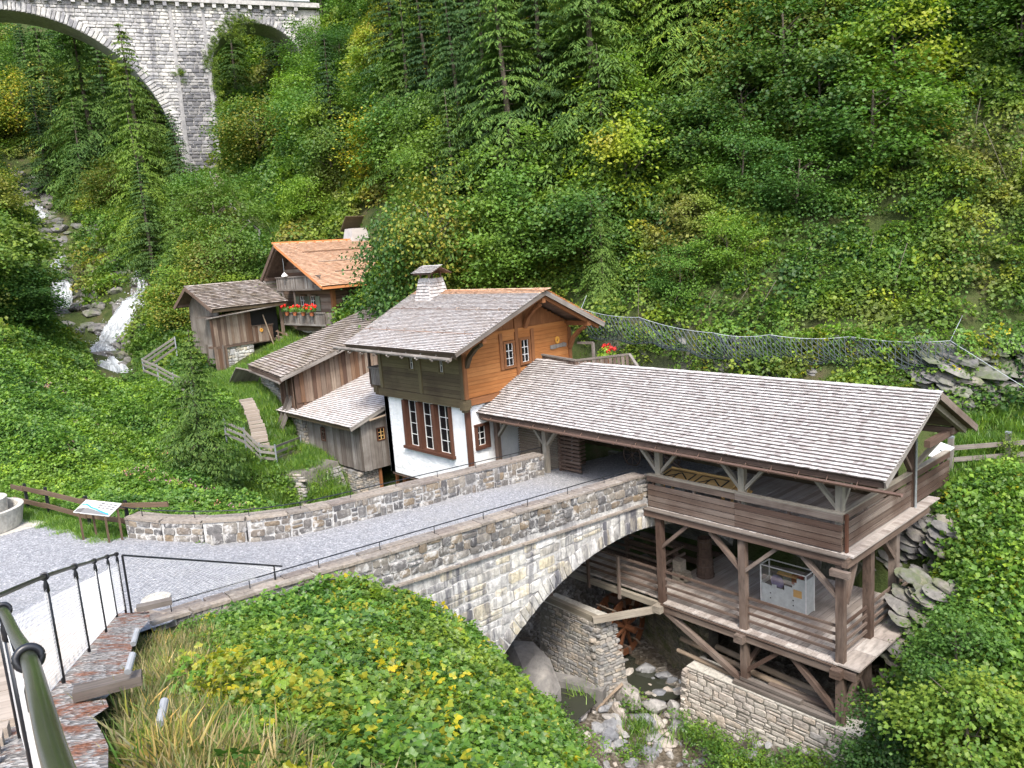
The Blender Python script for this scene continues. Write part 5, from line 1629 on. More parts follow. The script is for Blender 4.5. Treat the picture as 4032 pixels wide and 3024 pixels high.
    m_.add(b + tp, [(0, 1, 5, 4), (1, 2, 6, 5), (2, 3, 7, 6), (3, 0, 4, 7)])
    ch = m_.build("chimney", M['beam_wood'], t)
    cs = []
    for (i, j) in ((0, 1), (1, 2)):
        cs += shingle_plane(np.array(b[i]) + (0, 0, .05), np.array(b[j]) + (0, 0, .05), tp[i], tp[j], .15, .13, .018, 1.5)
    pieces(ch, "chimney_shingle", cs, M['shingle_grey'], 'shingle', 300)
    for (x, y) in ((cx0 + .3, cy0 + .26), (cx1 - .26, cy0 + .26), (cx1 - .26, cy1 - .26), (cx0 + .3, cy1 - .26)):
        MB().box((x, y, 7.78), (.07, .07, .36)).build("chimney_post", M['beam_wood'], ch)
    m_ = MB(); zc = 7.9
    r0, r1 = (-29.95 - .15, 21.45, 8.2), (-28.7, 21.45, 8.2)
    roof_slab(m_, (-30.05, 20.85, zc), (-28.65, 20.85, zc), r0, r1, .04); roof_slab(m_, (-30.05, 22.05, zc), (-28.65, 22.05, zc), r0, r1, .04)
    m_.build("chimney_cap", M['beam_wood'], ch)
    pieces(ch, "cap_shingle", shingle_plane((-30.1, 20.8, zc + .01), (-28.6, 20.8, zc + .01), (-30.1, 21.45, 8.23), (-28.6, 21.45, 8.23), .13, .13, .018), M['shingle_grey'], 'shingle')
    m_ = MB(); m_.box((-29.6, 20.8, 6.57), (1.4, .25, .02), frame_of((1, 0, 0), (0, -.37, .93))); m_.build("flashing", M['grey_metal'], ch)
    # left balcony
    MB().box((-30.35, 19.3, 3.02), (.9, 1.6, .12)).build("balcony_floor", M['beam_wood'], t)
    bl = []
    for k in range(7): bl.append(pc_piece((-30.75 + k * .14, 18.5, 3.1), (-30.75 + k * .14, 18.5, 3.85), .03, .1, (1, 0, 0)))
    for k in range(9): bl.append(pc_piece((-30.8, 18.6 + k * .15, 3.1), (-30.8, 18.6 + k * .15, 3.85), .1, .03, (1, 0, 0)))
    pieces(t, "baluster", bl, M['plank_grey'], 'box')
    MB().bar((-30.85, 18.5, 3.88), (-29.85, 18.5, 3.88), .1, .07).bar((-30.8, 18.5, 3.88), (-30.8, 20, 3.88), .1, .07).build("balcony_rail", M['plank_grey'], t)
    MB().box((-30.75, 18.52, 4.2), (.1, .1, 2.2)).build("balcony_post", M['beam_wood'], t)
    # foundations in the shade
    for (x, y) in ((-29.4, 19.0), (-29.4, 21.5), (-27.5, 19.2)):
        MB().box((x, y, -2.2), (.22, .22, 2.5)).build("support_post", M['larch_dark'], t)
    MB().box((-26.5, 22.2, -2.3), (5.8, 4, 2.7)).build("foundation", M['mossy_stone'], t)
    # signs
    s = thing("round_emblem", (x1 + .1, 23.72, 4.72), "round orange-yellow wooden emblem with a small dark mark on the orange gable", "sign")
    m_ = MB(); n = 20
    m_.add([(x1 + .075 + q, 23.72 + .13 * math.cos(2 * math.pi * k / n), 4.73 + .16 * math.sin(2 * math.pi * k / n)) for q in (0, .03) for k in range(n)], [tuple(range(n, 2 * n))] + [(k, (k + 1) % n, n + (k + 1) % n, n + k) for k in range(n)])
    m_.build("disc", M['yellow_sign'], s)
    MB().box((x1 + .108, 23.70, 4.70), (.006, .05, .06)).bar((x1 + .108, 23.70, 4.72), (x1 + .108, 23.76, 4.78), .02, .02, (1, 0, 0)).build("mark", M['ink'], s)
    s = thing("name_plank", (x1 + .1, 23.75, 4.4), "grey wavy plank sign below the round emblem on the orange gable", "sign")
    m_ = MB(); pr_ = [(23.28, 4.38), (23.5, 4.36), (23.8, 4.40), (24.25, 4.38), (24.28, 4.52), (24.1, 4.58), (23.8, 4.55), (23.5, 4.55), (23.28, 4.54)]
    m_.extrude(pr_, (0, 0, 0), (0, 1, 0), (0, 0, 1), (1, 0, 0), x1 + .07, x1 + .1); m_.build("plank", M['plank_grey'], s)
    return t
house()

# ============================================================ LOWER PLANK SHED (beside the white house)
def hut():
    t = thing("lower_plank_shed", (-33.4, 19.4, -.8), "grey plank shed with one sloping shingle roof on a slate wall beside the white house", "shed")
    X = np.array([1., 0, 0]); Y = np.array([0, 1., 0]); Z = np.array([0, 0, 1.])
    x0, x1, y0 = -36.3, -30.6, 17.6
    sl = .345
    rz = lambda y: 1.42 + (y - 16.95) * sl
    random.seed(41)
    def seg(a, b, zb_, zt_):
        return planks_v((x0, y0, 0), X, -Y, x1 - x0, zb_, zt_)
    pl = []
    for p in planks_v((x0, y0, 0), X, -Y, x1 - x0, -.82, 1.5, (.12, .24)):
        xx = p[0][0]
        if -34.36 < xx < -33.9:
            c = p[0].copy(); c[2] = (-.82 + .17) / 2; pl.append((c, p[1], (.99, p[2][1], p[2][2])))
            c = p[0].copy(); c[2] = (.86 + 1.5) / 2; pl.append((c, p[1], (.64, p[2][1], p[2][2])))
        else: pl.append(p)
    pieces(t, "wall_plank", pl, M['plank_grey'], 'box')
    pl = []
    for p in planks_v((x1, y0, 0), Y, X, 5.5, -.84, lambda s: rz(y0 + s) - .05, (.14, .26)):
        yy = p[0][1]
        if 18.42 < yy < 18.86:
            zt_ = rz(yy) - .05
            pl.append((np.array([p[0][0], yy, (-.84 + .42) / 2]), p[1], (1.26, p[2][1], p[2][2])))
            pl.append((np.array([p[0][0], yy, (1.06 + zt_) / 2]), p[1], (zt_ - 1.06, p[2][1], p[2][2])))
        else: pl.append(p)
    pieces(t, "gable_plank", pl, M['plank_grey'], 'box')
    mb = MB(); mb.extrude([(y0 + .05, -.86), (y0 + 5.4, -.86), (y0 + 5.4, rz(y0 + 5.4) - .1), (y0 + .05, 1.5)], (0, 0, 0), Y, Z, X, x0 + .04, x1 - .05)
    mb.build("wall_backing", M['dark_board'], t)
    window(t, (x1 + .02, 18.47, .48), Y, Z, X, .34, .52, 2, 3, .05, casing_mat=M['window_brown'], bars=M['pale_ply'], depth=.06)
    window(t, (-34.3, y0 - .02, .2), X, Z, -Y, .34, .58, 2, 3, .05, casing_mat=M['window_brown'], bars=M['plank_brown'], depth=.06)
    eL, eR, rL, rR = (-37.6, 16.95, 1.42), (-30.3, 16.95, 1.42), (-37.4, 22.9, rz(22.9)), (-30.3, 22.9, rz(22.9))
    mb = MB(); roof_slab(mb, eL, eR, rL, rR, .09); mb.build("roof_boarding", M['beam_wood'], t)
    sh = shingle_plane((-37.65, 16.88, 1.41), (-30.22, 16.88, 1.41), (-37.45, 22.9, rz(22.9) + .02), (-30.22, 22.9, rz(22.9) + .02), .15, .13, .02)
    pieces(t, "shingle", sh, M['shingle_old'] if False else M['shingle_house'], 'shingle', 300)
    MB().bar((-30.26, 16.9, 1.33), (-30.26, 22.9, rz(22.9) - .1), .05, .18).build("barge_board", M['plank_grey'], t)
    MB().bar((-37.6, 16.98, 1.31), (-30.3, 16.98, 1.31), .04, .14).build("eave_fascia", M['dark_board'], t)
    for k in range(9): MB().bar((-37.2 + k * .85, 16.98, 1.27), (-37.2 + k * .85, 17.6, 1.47), .1, .12).build("rafter_end", M['beam_wood'], t)
    MB().tube([(-30.25, 17.9, 1.55), (-29.9, 18.9, 1.75)], .05, 7).build("gutter_pole", M['log_wood'], t)
    for (x, y) in ((-30.75, 18.5), (-30.75, 19.4)):
        MB().box((x, y, -1.6), (.12, .12, 1.6)).build("support_post", M['larch_dark'], t)
    random.seed(43)
    wall_block("slate_foundation_wall", "slate dry stone wall under the lower plank shed",
               [(-36.5, 17.3, -4.2), (-30.7, 17.3, -4.4), (-30.6, 18.6, -4.4), (-36.4, 18.8, -4.2)], [(-36.4, 17.5, -.9), (-31.0, 17.5, -.95), (-30.9, 18.5, -.95), (-36.3, 18.8, -.9)], M['dry_stone'], M['joint_dark'], (0, 1), (.06, .14), (.16, .45))
    wall_block("dry_stone_terrace", "crumbling dry stone terrace wall below the plank steps and grey fence",
               [(-33.2, 13.2, -3.0), (-30.6, 14.4, -3.4), (-30.9, 17.3, -3.6), (-34.2, 16.6, -2.5)], [(-33.1, 13.75, -.3), (-31.7, 15.2, -.45), (-32.3, 17.2, -.5), (-34.2, 16.4, -.3)], M['dry_stone'], M['joint_dark'], (0, 1), (.08, .18), (.18, .5))
    s = thing("wooden_steps", (-36.9, 17.0, -.8), "two little red-brown wooden steps at the left corner of the plank shed", "steps")
    for c, d in (((-36.75, 16.9, -.95), (.5, .7, .3)), ((-36.4, 17.1, -.72), (.35, .6, .3))):
        MB().box(c, d).build("step", M['larch_dark'], s); MB().box((c[0], c[1], c[2] + d[2] / 2 + .02), (d[0] + .05, d[1] + .05, .04)).build("tread", M['step_wood'], s)
hut()

class Fr:
    """local frame of a rotated building: n = front normal, w = along the ridge."""
    def __init__(s, O, ang):
        a = math.radians(ang); s.O = np.array(O, float)
        s.w = np.array([math.cos(a), math.sin(a), 0]); s.n = np.array([s.w[1], -s.w[0], 0]); s.z = np.array([0, 0, 1.])
    def P(s, n, w, z): 
        p = s.O + s.n * n + s.w * w; return np.array([p[0], p[1], z])
    def R(s): return np.column_stack([s.w, s.n, s.z])

# ============================================================ MIDDLE SHED
def middle_shed():
    F = Fr((-35.68, 16.43, 0), 170)      # w runs left along the eave, -n runs up the slope
    up = -F.n * -1                        # placeholder
    U = F.w; A = np.array([.174, .985, 0])
    sl = .345
    P = lambda s, r, z: np.array([*(F.O + U * s + A * r)[:2], z])
    rz = lambda r: 3.33 + r * sl
    t = thing("middle_plank_shed", tuple(P(3, 3, 1.5)), "brown plank shed with a long mossy shingle lean-to roof below the chalet", "shed")
    eL, eR, rL, rR = P(6.5, 0, 3.38), P(0, 0, 3.33), P(6.2, 7.4, rz(7.4)), P(-.4, 7.4, rz(7.4))
    mb = MB(); roof_slab(mb, eL, eR, rL, rR, .1); mb.build("roof_boarding", M['beam_wood'], t)
    random.seed(51)
    sh = shingle_plane(eR + (0, 0, .02), eL + (0, 0, .02), rR + (0, 0, .02), rL + (0, 0, .02), .2, .17, .03)
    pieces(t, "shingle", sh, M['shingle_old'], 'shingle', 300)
    for r, sa, sb in ((.95, .3, 5.2), (2.9, .1, 3.6)):
        MB().tube([P(sa, r, rz(r) + .08), P(sb, r, rz(r) + .08)], .045, 6).build("snow_pole", M['plank_brown'], t)
    MB().bar(P(0, 0, 3.24), P(-.4, 7.4, rz(7.4) - .09), .06, .18).build("barge_board", M['plank_grey'], t)
    MB().bar(P(0, .05, 3.2), P(6.5, .05, 3.25), .05, .16).build("eave_fascia", M['beam_wood'], t)
    MB().tube([P(0, -.08, 3.1), P(6.6, -.08, 3.15)], .06, 7).build("gutter_log", M['plank_grey'], t)
    # right side wall of planks (towards the camera right)
    pl = planks_v(P(.45, .75, 0), A, -U, 6.4, 1.9, lambda s: rz(s + .75) - .1, (.16, .28), .035)
    lo = planks_v(P(.5, .75, 0), A, -U, 6.4, 1.25, 2.0, (.2, .4), .035, z0f=lambda s: 1.25 + s * .16)
    pieces(t, "side_plank", pl, M['plank_brown'], 'box'); pieces(t, "side_plank", lo, M['plank_brown'], 'box')
    pl = planks_v(P(.45, .75, 0), U, -A, 2.6, 1.2, 3.4, (.16, .26), .03)
    pieces(t, "front_plank", pl, M['plank_brown'], 'box')
    mb = MB(); mb.extrude([(.8, 1.3), (7.0, 2.2), (7.0, rz(7.0) - .15), (.8, rz(.8) - .15)], F.O, A, (0, 0, 1), U, .5, 6)
    mb.build("wall_backing", M['dark_board'], t)
    a, b = P(.3, .9, 0), P(6.3, .6, 0); c, d = P(6.3, 1.6, 0), P(.3, 6.0, 0)
    random.seed(53)
    q = lambda p, z: (p[0], p[1], z)
    wall_block("shed_stone_base", "rough stone base wall under the middle shed with planks leaning on it",
               [q(a, -.6), q(b, 1.0), q(c, 1.2), q(P(.3, 6, 0), -.4)], [q(a, 1.25), q(b, 3.1), q(c, 3.3), q(P(.3, 6, 0), 2.0)], M['dry_stone'], M['joint_dark'], (0, 3), (.1, .2), (.2, .55))
    for k, (s, w_) in enumerate(((.95, .22), (1.35, .34))):
        o = MB().bar(P(s + .3, -.2, .0), P(s, .75, 2.2), w_, .05, tuple(U)).build("leaning_plank", M['plank_grey'])
        tag(o, ["narrow grey plank leaning on the stone base of the middle shed", "broad grey plank leaning on the stone base of the middle shed"][k], "plank", "planks leaning on the middle shed")
    o = MB().bar(P(.1, -.6, -.9), P(.1, -.6, .6), .3, .06, (0, 1, 0)).build("upright_board", M['plank_grey']); tag(o, "upright weathered board at the corner behind the lower shed roof", "board")
    # low gabled lean-to to the left
    t2 = thing("low_stone_shelter", tuple(P(7, 1, 1)), "low stone shelter with one steep plank roof edge left of the middle shed", "shelter")
    mb = MB(); mb.bar(P(5.9, -.1, 3.2), P(9.6, -.4, 1.0), 1.4, .08, (0.2, .3, 1)); mb.build("plank_roof", M['plank_grey'], t2)
    MB().box(P(7.2, .9, 1.2), (2.4, .6, 1.8), np.column_stack([U, A, (0, 0, 1)])).build("stone_wall", M['dry_stone'], t2)
middle_shed()

# ============================================================ BARN
def barn():
    F = Fr((-49.43, 17.35, 0), 100)
    t = thing("plank_barn", tuple(F.P(1, 2.5, 3)), "weathered vertical plank barn with a dark open loft and mossy shingle roof near the waterfall", "barn")
    n_, w_, z_ = F.n, F.w, F.z
    fr = lambda n: 7.84 - abs(n) * (.53 if n > 0 else .78)
    eL, eR = F.P(2.64, 0, 6.44), F.P(2.64, 5.35, 6.44); rL, rR = F.P(0, 0, 7.84), F.P(0, 5.2, 7.84); bL, bR = F.P(-1.54, 0, 6.64), F.P(-1.54, 5.2, 6.64)
    mb = MB(); roof_slab(mb, eL, eR, rL, rR, .1); roof_slab(mb, bL, bR, rL, rR, .1); mb.build("roof_boarding", M['beam_wood'], t)
    random.seed(61)
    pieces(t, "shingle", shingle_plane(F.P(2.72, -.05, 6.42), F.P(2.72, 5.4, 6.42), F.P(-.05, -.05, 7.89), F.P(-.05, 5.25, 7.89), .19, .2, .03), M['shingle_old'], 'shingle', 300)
    MB().bar(F.P(2.7, -.05, 6.33), F.P(0, -.05, 7.76), .06, .2).build("barge_board", M['beam_wood'], t)
    MB().bar(F.P(-1.6, -.05, 6.55), F.P(0, -.05, 7.76), .06, .2).build("barge_board", M['beam_wood'], t)
    MB().bar(F.P(2.66, 0, 6.34), F.P(2.66, 5.3, 6.34), .05, .18).build("eave_fascia", M['dark_board'], t)
    for nn, zz in ((2.1, 6.5), (0, 7.62), (-1.3, 6.7)):
        MB().bar(F.P(nn, -.0, zz), F.P(nn, 5.2, zz), .18, .2).build("purlin", M['beam_wood'], t)
    for r_ in (.9, 1.9):
        MB().tube([F.P(r_, .4, 7.84 - r_ * .53 + .1), F.P(r_, 5.0, 7.84 - r_ * .53 + .1)], .045, 6).build("snow_pole", M['plank_grey'], t)
    MB().tube([F.P(2.8, -.6, 5.92), F.P(2.6, 5.2, 6.28)], .05, 7).build("gutter_pole", M['plank_grey'], t)
    # gable planks (left, grey) and corner bay
    g = planks_v(F.P(-1.3, .8, 0), n_, -w_, 3.3, 3.6, lambda s: min(fr(-1.3 + s) - .1, 7.6), (.16, .26), .035)
    pieces(t, "gable_plank", g, M['plank_grey'], 'box')
    lowg = planks_v(F.P(.2, .72, 0), n_, -w_, 2.0, 2.2, 4.2, (.2, .3), .035)
    pieces(t, "lower_plank", lowg, M['plank_grey'], 'box')
    MB().box(F.P(1.5, .45, 5.95), (.9, 1.6, .06), np.column_stack([w_, n_, z_])).build("canopy_board", M['plank_grey'], t)
    # front planks
    pl = planks_v(F.P(2.0, .1, 0), w_, n_, 2.82, 4.15, lambda s: 5.95 + s * .1, (.17, .3), .04)
    pieces(t, "front_plank", pl, M['plank_brown'], 'box')
    pl = planks_v(F.P(2.03, 2.94, 0), w_, n_, 1.5, 4.05, 5.08, (.14, .24), .035)
    pieces(t, "half_wall_plank", pl, M['plank_brown'], 'box')
    MB().bar(F.P(2.08, 2.9, 5.1), F.P(2.08, 4.5, 5.06), .08, .06).build("half_wall_rail", M['beam_wood'], t)
    pl = planks_v(F.P(2.0, .15, 0), w_, n_, .85, 2.3, 4.2, (.2, .3), .035)
    pieces(t, "lower_plank", pl, M['plank_brown'], 'box')
    mb = MB()
    mb.extrude([(-1.25, 3.4), (1.9, 3.4), (1.9, 6.4), (0, 7.6), (-1.25, 6.6)], F.P(0, .85, 0), n_, z_, w_, 0, .06)
    mb.build("wall_backing", M['dark_board'], t)
    MB().box(F.P(.3, 4.0, 5.1), (2.4, 2.6, 2.6), np.column_stack([w_, n_, z_])).build("loft_shade_block", M['ink'], t)  # solid black block stands for the unlit inside of the loft
    MB().box(F.P(1.6, 2.9, 4.06), (5.2, .9, .14), np.column_stack([w_, n_, z_])).build("loft_floor", M['beam_wood'], t)
    MB().box(F.P(2.02, 5.25, 5.25), (.16, .16, 2.4), np.column_stack([w_, n_, z_])).build("loft_post", M['plank_brown'], t)
    MB().box(F.P(1.3, 3.6, 3.4), (1.5, .1, 1.0), np.column_stack([w_, n_, z_])).build("cellar_shade_panel", M['ink'], t)  # flat black panel, the darkness of the cellar put into its colour
    a, b, c, d = F.P(1.95, .95, 0), F.P(1.95, 2.95, 0), F.P(.9, 2.95, 0), F.P(.9, .95, 0)
    q = lambda p, z: (p[0], p[1], z)
    random.seed(63)
    wall_block("barn_stone_base", "whitish stone wall under the plank barn beside a dark cellar opening",
               [q(a, 2.0), q(b, 2.2), q(c, 2.2), q(d, 2.0)], [q(a, 4.0), q(b, 4.0), q(c, 4.0), q(d, 4.0)], M['spandrel_stone'], M['joint_dark'], (0,), (.12, .24), (.2, .6))
    s = thing("round_emblem", tuple(F.P(2.1, 3.55, 4.75)), "round yellow emblem with a dark mark on the barn half wall", "sign")
    m_ = MB(); n = 18
    m_.add([F.P(2.1 + q_, 3.55 + .12 * math.cos(2 * math.pi * k / n), 4.78 + .12 * math.sin(2 * math.pi * k / n)) for q_ in (0, .03) for k in range(n)], [tuple(range(n, 2 * n))] + [(k, (k + 1) % n, n + (k + 1) % n, n + k) for k in range(n)])
    m_.build("disc", M['yellow_sign'], s); MB().box(F.P(2.135, 3.55, 4.79), (.05, .01, .05), F.R()).build("mark", M['ink'], s)
    o = MB().tube([F.P(2.3, 4.3, 3.4), F.P(2.25, 3.7, 5.75)], .04, 6).build("leaning_pole", M['log_wood']); tag(o, "long pole leaning across the barn half wall", "pole")
    s = thing("outdoor_stair", tuple(F.P(2, 5.3, 3)), "small dark wooden stair rail between the barn and the chalet wall", "stair")
    for k in range(3): MB().bar(F.P(2.3, 4.5 + .0, 4.6 - k * .3), F.P(2.6, 5.9, 3.9 - k * .3), .05, .08).build("rail", M['plank_brown'], s)
    for k in range(3): MB().bar(F.P(2.35 + .12 * k, 4.6 + .55 * k, 4.65 - .25 * k), F.P(2.35 + .12 * k, 4.6 + .55 * k, 3.3 - .25 * k), .07, .07, (1, 0, 0)).build("post", M['plank_brown'], s)
barn()

# ============================================================ UPPER CHALET
def chalet():
    F = Fr((-47.89, 22.75, 0), 92)
    t = thing("orange_roofed_chalet", tuple(F.P(1.5, 4, 4)), "old brown log chalet with fresh orange shingle roof and two carved balconies", "house")
    n_, w_, z_ = F.n, F.w, F.z; R = np.column_stack([w_, n_, z_])
    L = 9.0
    fr = lambda n: 10.08 - (n * .515 if n > 0 else -n * .93)
    eL, eR = F.P(5.3, 0, 7.35), F.P(5.3, L, 7.35); rL, rR = F.P(0, 0, 10.08), F.P(0, L, 10.08); bL, bR = F.P(-2.5, 0, 7.75), F.P(-2.5, L, 7.75)
    mb = MB(); roof_slab(mb, eL, eR, rL, rR, .12); roof_slab(mb, bL, bR, rL, rR, .12); mb.build("roof_boarding", M['beam_wood'], t)
    random.seed(71)
    pieces(t, "shingle", shingle_plane(F.P(5.38, -.05, 7.33), F.P(5.38, L, 7.33), F.P(-.05, -.05, 10.13), F.P(-.05, L, 10.13), .16, .16, .024), M['shingle_fresh'], 'shingle', 300)
    MB().bar(F.P(-.12, -.1, 10.2), F.P(-.12, L, 10.2), .05, .12).build("ridge_board", M['orange_trim'], t)
    pieces(t, "ridge_cleat", [(F.P(.0, .4 + k * .62, 10.14), R, (.06, .3, .1)) for k in range(14)], M['orange_trim'], 'box')
    MB().bar(F.P(5.36, -.04, 7.27), F.P(0, -.04, 10.04), .05, .16).build("barge_board", M['orange_trim'], t)
    MB().bar(F.P(-2.55, -.04, 7.68), F.P(0, -.04, 10.0), .06, .22).build("barge_board", M['beam_wood'], t)
    MB().bar(F.P(-2.35, .15, 7.72), F.P(-.1, .15, 9.8), .14, .16).build("end_rafter", M['beam_wood'], t)
    MB().bar(F.P(5.33, 0, 7.24), F.P(5.33, L, 7.24), .05, .16).build("eave_fascia", M['orange_trim'], t)
    for nn in (1.3, 2.6, 3.9):
        zz = 10.08 - nn * .515 + .1
        MB().tube([F.P(nn, .9 + nn * .25, zz), F.P(nn, L - .1, zz)], .045, 6).build("snow_pole", M['plank_brown'], t)
    for nn in (-2.0, 0, 2.2, 4.3):
        MB().bar(F.P(nn, .05, fr(nn) - .3), F.P(nn, L - .5, fr(nn) - .3), .2, .22).build("purlin", M['beam_wood'], t)
    # gable wall: horizontal logs
    gw = 1.3
    def lim(z):
        lo, hi = -2.0, 4.3
        if z > 7.3: 
            hi = min(hi, (10.08 - z - .3) / .515); lo = max(lo, -(10.08 - z - .3) / .93)
        if hi - lo < .1: return []
        if 5.75 < z < 6.75: return [(lo + 2, 2.3), (3.25, 3.6), (4.55, hi + 2)]
        return [(lo + 2, hi + 2)]
    pieces(t, "gable_log", boards_h(F.P(-2.0, gw, 0), n_, -w_, 6.3, 4.4, 9.6, .24, .06, lim), M['plank_brown'], 'box')
    def lims(z):
        return [(0, .55), (2.3, L - 1.6)] if 5.7 < z < 6.65 else [(0, L - 1.6)]
    pieces(t, "side_log", boards_h(F.P(4.3, gw, 0), w_, n_, L - 1.6, 4.3, 7.5, .24, .06, lims), M['plank_brown'], 'box')
    mb = MB(); mb.extrude([(-1.95, 3.5), (4.2, 3.5), (4.2, 7.6), (0, 9.75), (-1.95, 8.0)], F.P(0, 0, 0), n_, z_, w_, gw + .05, L - .3)
    mb.build("wall_backing", M['dark_board'], t)
    for a in (4.34,):
        MB().box(F.P(a, gw - .04, 5.8), (.24, .24, 3.6), R).build("corner_post", M['larch_dark'], t)
    # side window with green shutter
    window(t, F.P(4.33, gw + .68, 5.74), w_, z_, n_, .66, .85, 2, 3, .06, depth=.08, casing_mat=M['plank_brown'])
    MB().box(F.P(4.42, gw + 1.85, 6.16), (.82, .05, .9), R).build("shutter", M['shutter'], t)
    for s0 in (.35, 1.65):
        window(t, F.P(s0, gw - .06, 5.78), n_, z_, -w_, .55, .9, 2, 3, .06, depth=.08, casing_mat=M['plank_brown'])
        for d in (-.38, .93): MB().box(F.P(s0 + d, gw - .12, 6.2), (.05, .5, .95), R).build("shutter", M['shutter'], t)
    # balconies: upper and lower
    def balcony(n0, n1, zb_, zt_, wv):
        k = int((n1 - n0) / .15); ps = []
        for i in range(k):
            ps.append((F.P(n0 + (i + .5) * (n1 - n0) / k, wv, (zb_ + zt_) / 2 + random.uniform(-.01, .01)), np.column_stack([z_, n_, -w_]), (zt_ - zb_, (n1 - n0) / k - .025, .03)))
        pieces(t, "balcony_plank", ps, M['plank_grey'], 'box')
        MB().bar(F.P(n0, wv, zt_ + .03), F.P(n1, wv, zt_ + .03), .14, .08).build("balcony_rail", M['plank_grey'], t)
        MB().bar(F.P(n0, wv, zb_ - .05), F.P(n1, wv, zb_ - .05), .12, .1).build("balcony_sill", M['plank_grey'], t)
        MB().box(F.P((n0 + n1) / 2, (wv + gw) / 2, zb_ - .1), (gw - wv, n1 - n0, .1), R).build("balcony_floor", M['beam_wood'], t)
    balcony(-1.0, 4.6, 7.22, 7.95, .35)
    balcony(-.45, 4.7, 5.0, 5.68, .3)
    ps = [(F.P(4.7, .35 + (i + .5) * .15, 5.34), np.column_stack([z_, w_, n_]), (.68, .13, .03)) for i in range(6)]
    pieces(t, "balcony_plank", ps, M['plank_grey'], 'box')
    MB().box(F.P(-.4, .4, 6.4), (.1, .1, 1.6), R).build("balcony_post", M['plank_grey'], t)
    MB().box(F.P(1.1, .4, 6.4), (.08, .08, 1.4), R).build("balcony_post", M['plank_grey'], t)
    lg = []
    for k in range(4): lg.append(pc_piece(F.P(-2.1, -.0, 7.0 + k * .24), F.P(-2.1, gw + .3, 7.0 + k * .24), .2, .22))
    for k in range(5): lg.append(pc_piece(F.P(4.3, .3, 4.3 + k * .2), F.P(4.3, gw + .3, 4.3 + k * .2), .2, .18))
    pieces(t, "log_end", lg, M['plank_grey'], 'box')
    # hanging lamp
    s = thing("hanging_lamp", tuple(F.P(.55, .3, 8.1)), "small white lamp hanging on a rod under the chalet gable", "lamp")
    MB().tube([F.P(.5, .2, 9.2), F.P(.5, .2, 8.25)], .015, 5).build("rod", M['grey_metal'], s)
    MB().tube([F.P(.5, .2, 8.3), F.P(.5, .2, 8.12), F.P(.5, .2, 8.05)], [.03, .2, .21], 10).build("shade", M['white_paint'], s)
    # white stone plinth
    a, b, c, d = F.P(-2.0, 1.4, 0), F.P(1.8, 1.3, 0), F.P(1.8, 3, 0), F.P(-2.0, 3, 0)
    q = lambda p, z: (p[0], p[1], z)
    wall_block("chalet_stone_plinth", "whitewashed stone plinth in shade below the chalet lower balcony",
               [q(a, 2.5), q(b, 2.8), q(c, 2.8), q(d, 2.5)], [q(a, 4.9), q(b, 4.9), q(c, 4.9), q(d, 4.9)], M['spandrel_stone'], M['mortar'], (0,), (.15, .3), (.3, .7))
    MB().box(F.P(3.0, 3.2, 3.7), (4.4, 2.6, 1.5), R).build("base_wall", M['dry_stone'], t)
    # chimney with tilted lid
    mb = MB(); cb = [F.P(-1.2, 7.0, 9.0), F.P(0, 7.0, 9.4), F.P(0, 8.4, 9.4), F.P(-1.2, 8.4, 9.0)]; ct = [F.P(-.95, 7.2, 11.0), F.P(-.25, 7.2, 11.0), F.P(-.25, 8.2, 11.0), F.P(-.95, 8.2, 11.0)]
    cb = [F.P(-1.3, 5.6, 9.0), F.P(.3, 5.6, 9.6), F.P(.3, 7.4, 9.6), F.P(-1.3, 7.4, 9.0)]; ct = [F.P(-.95, 5.95, 10.95), F.P(0, 5.95, 10.95), F.P(0, 7.05, 10.95), F.P(-.95, 7.05, 10.95)]
    mb.add(cb + ct, [(0, 1, 5, 4), (1, 2, 6, 5), (2, 3, 7, 6), (3, 0, 4, 7), (4, 5, 6, 7)]); ch = mb.build("chimney", M['shingle_grey'], t)
    MB().box(F.P(-.8, 6.5, 11.3), (1.5, 1.3, .07), frame_of(w_, F.n * -.75 + F.z * .66)).build("chimney_lid", M['dark_board'], ch)
    # flower boxes
    for k in range(4):
        nn = .35 + k * 1.05
        flower_box(F.P(nn, .12, 5.8), w_, "pot of red geraniums on the chalet balcony, %s from the left" % ["first", "second", "third", "fourth"][k], .34, "red geraniums along the chalet balcony")

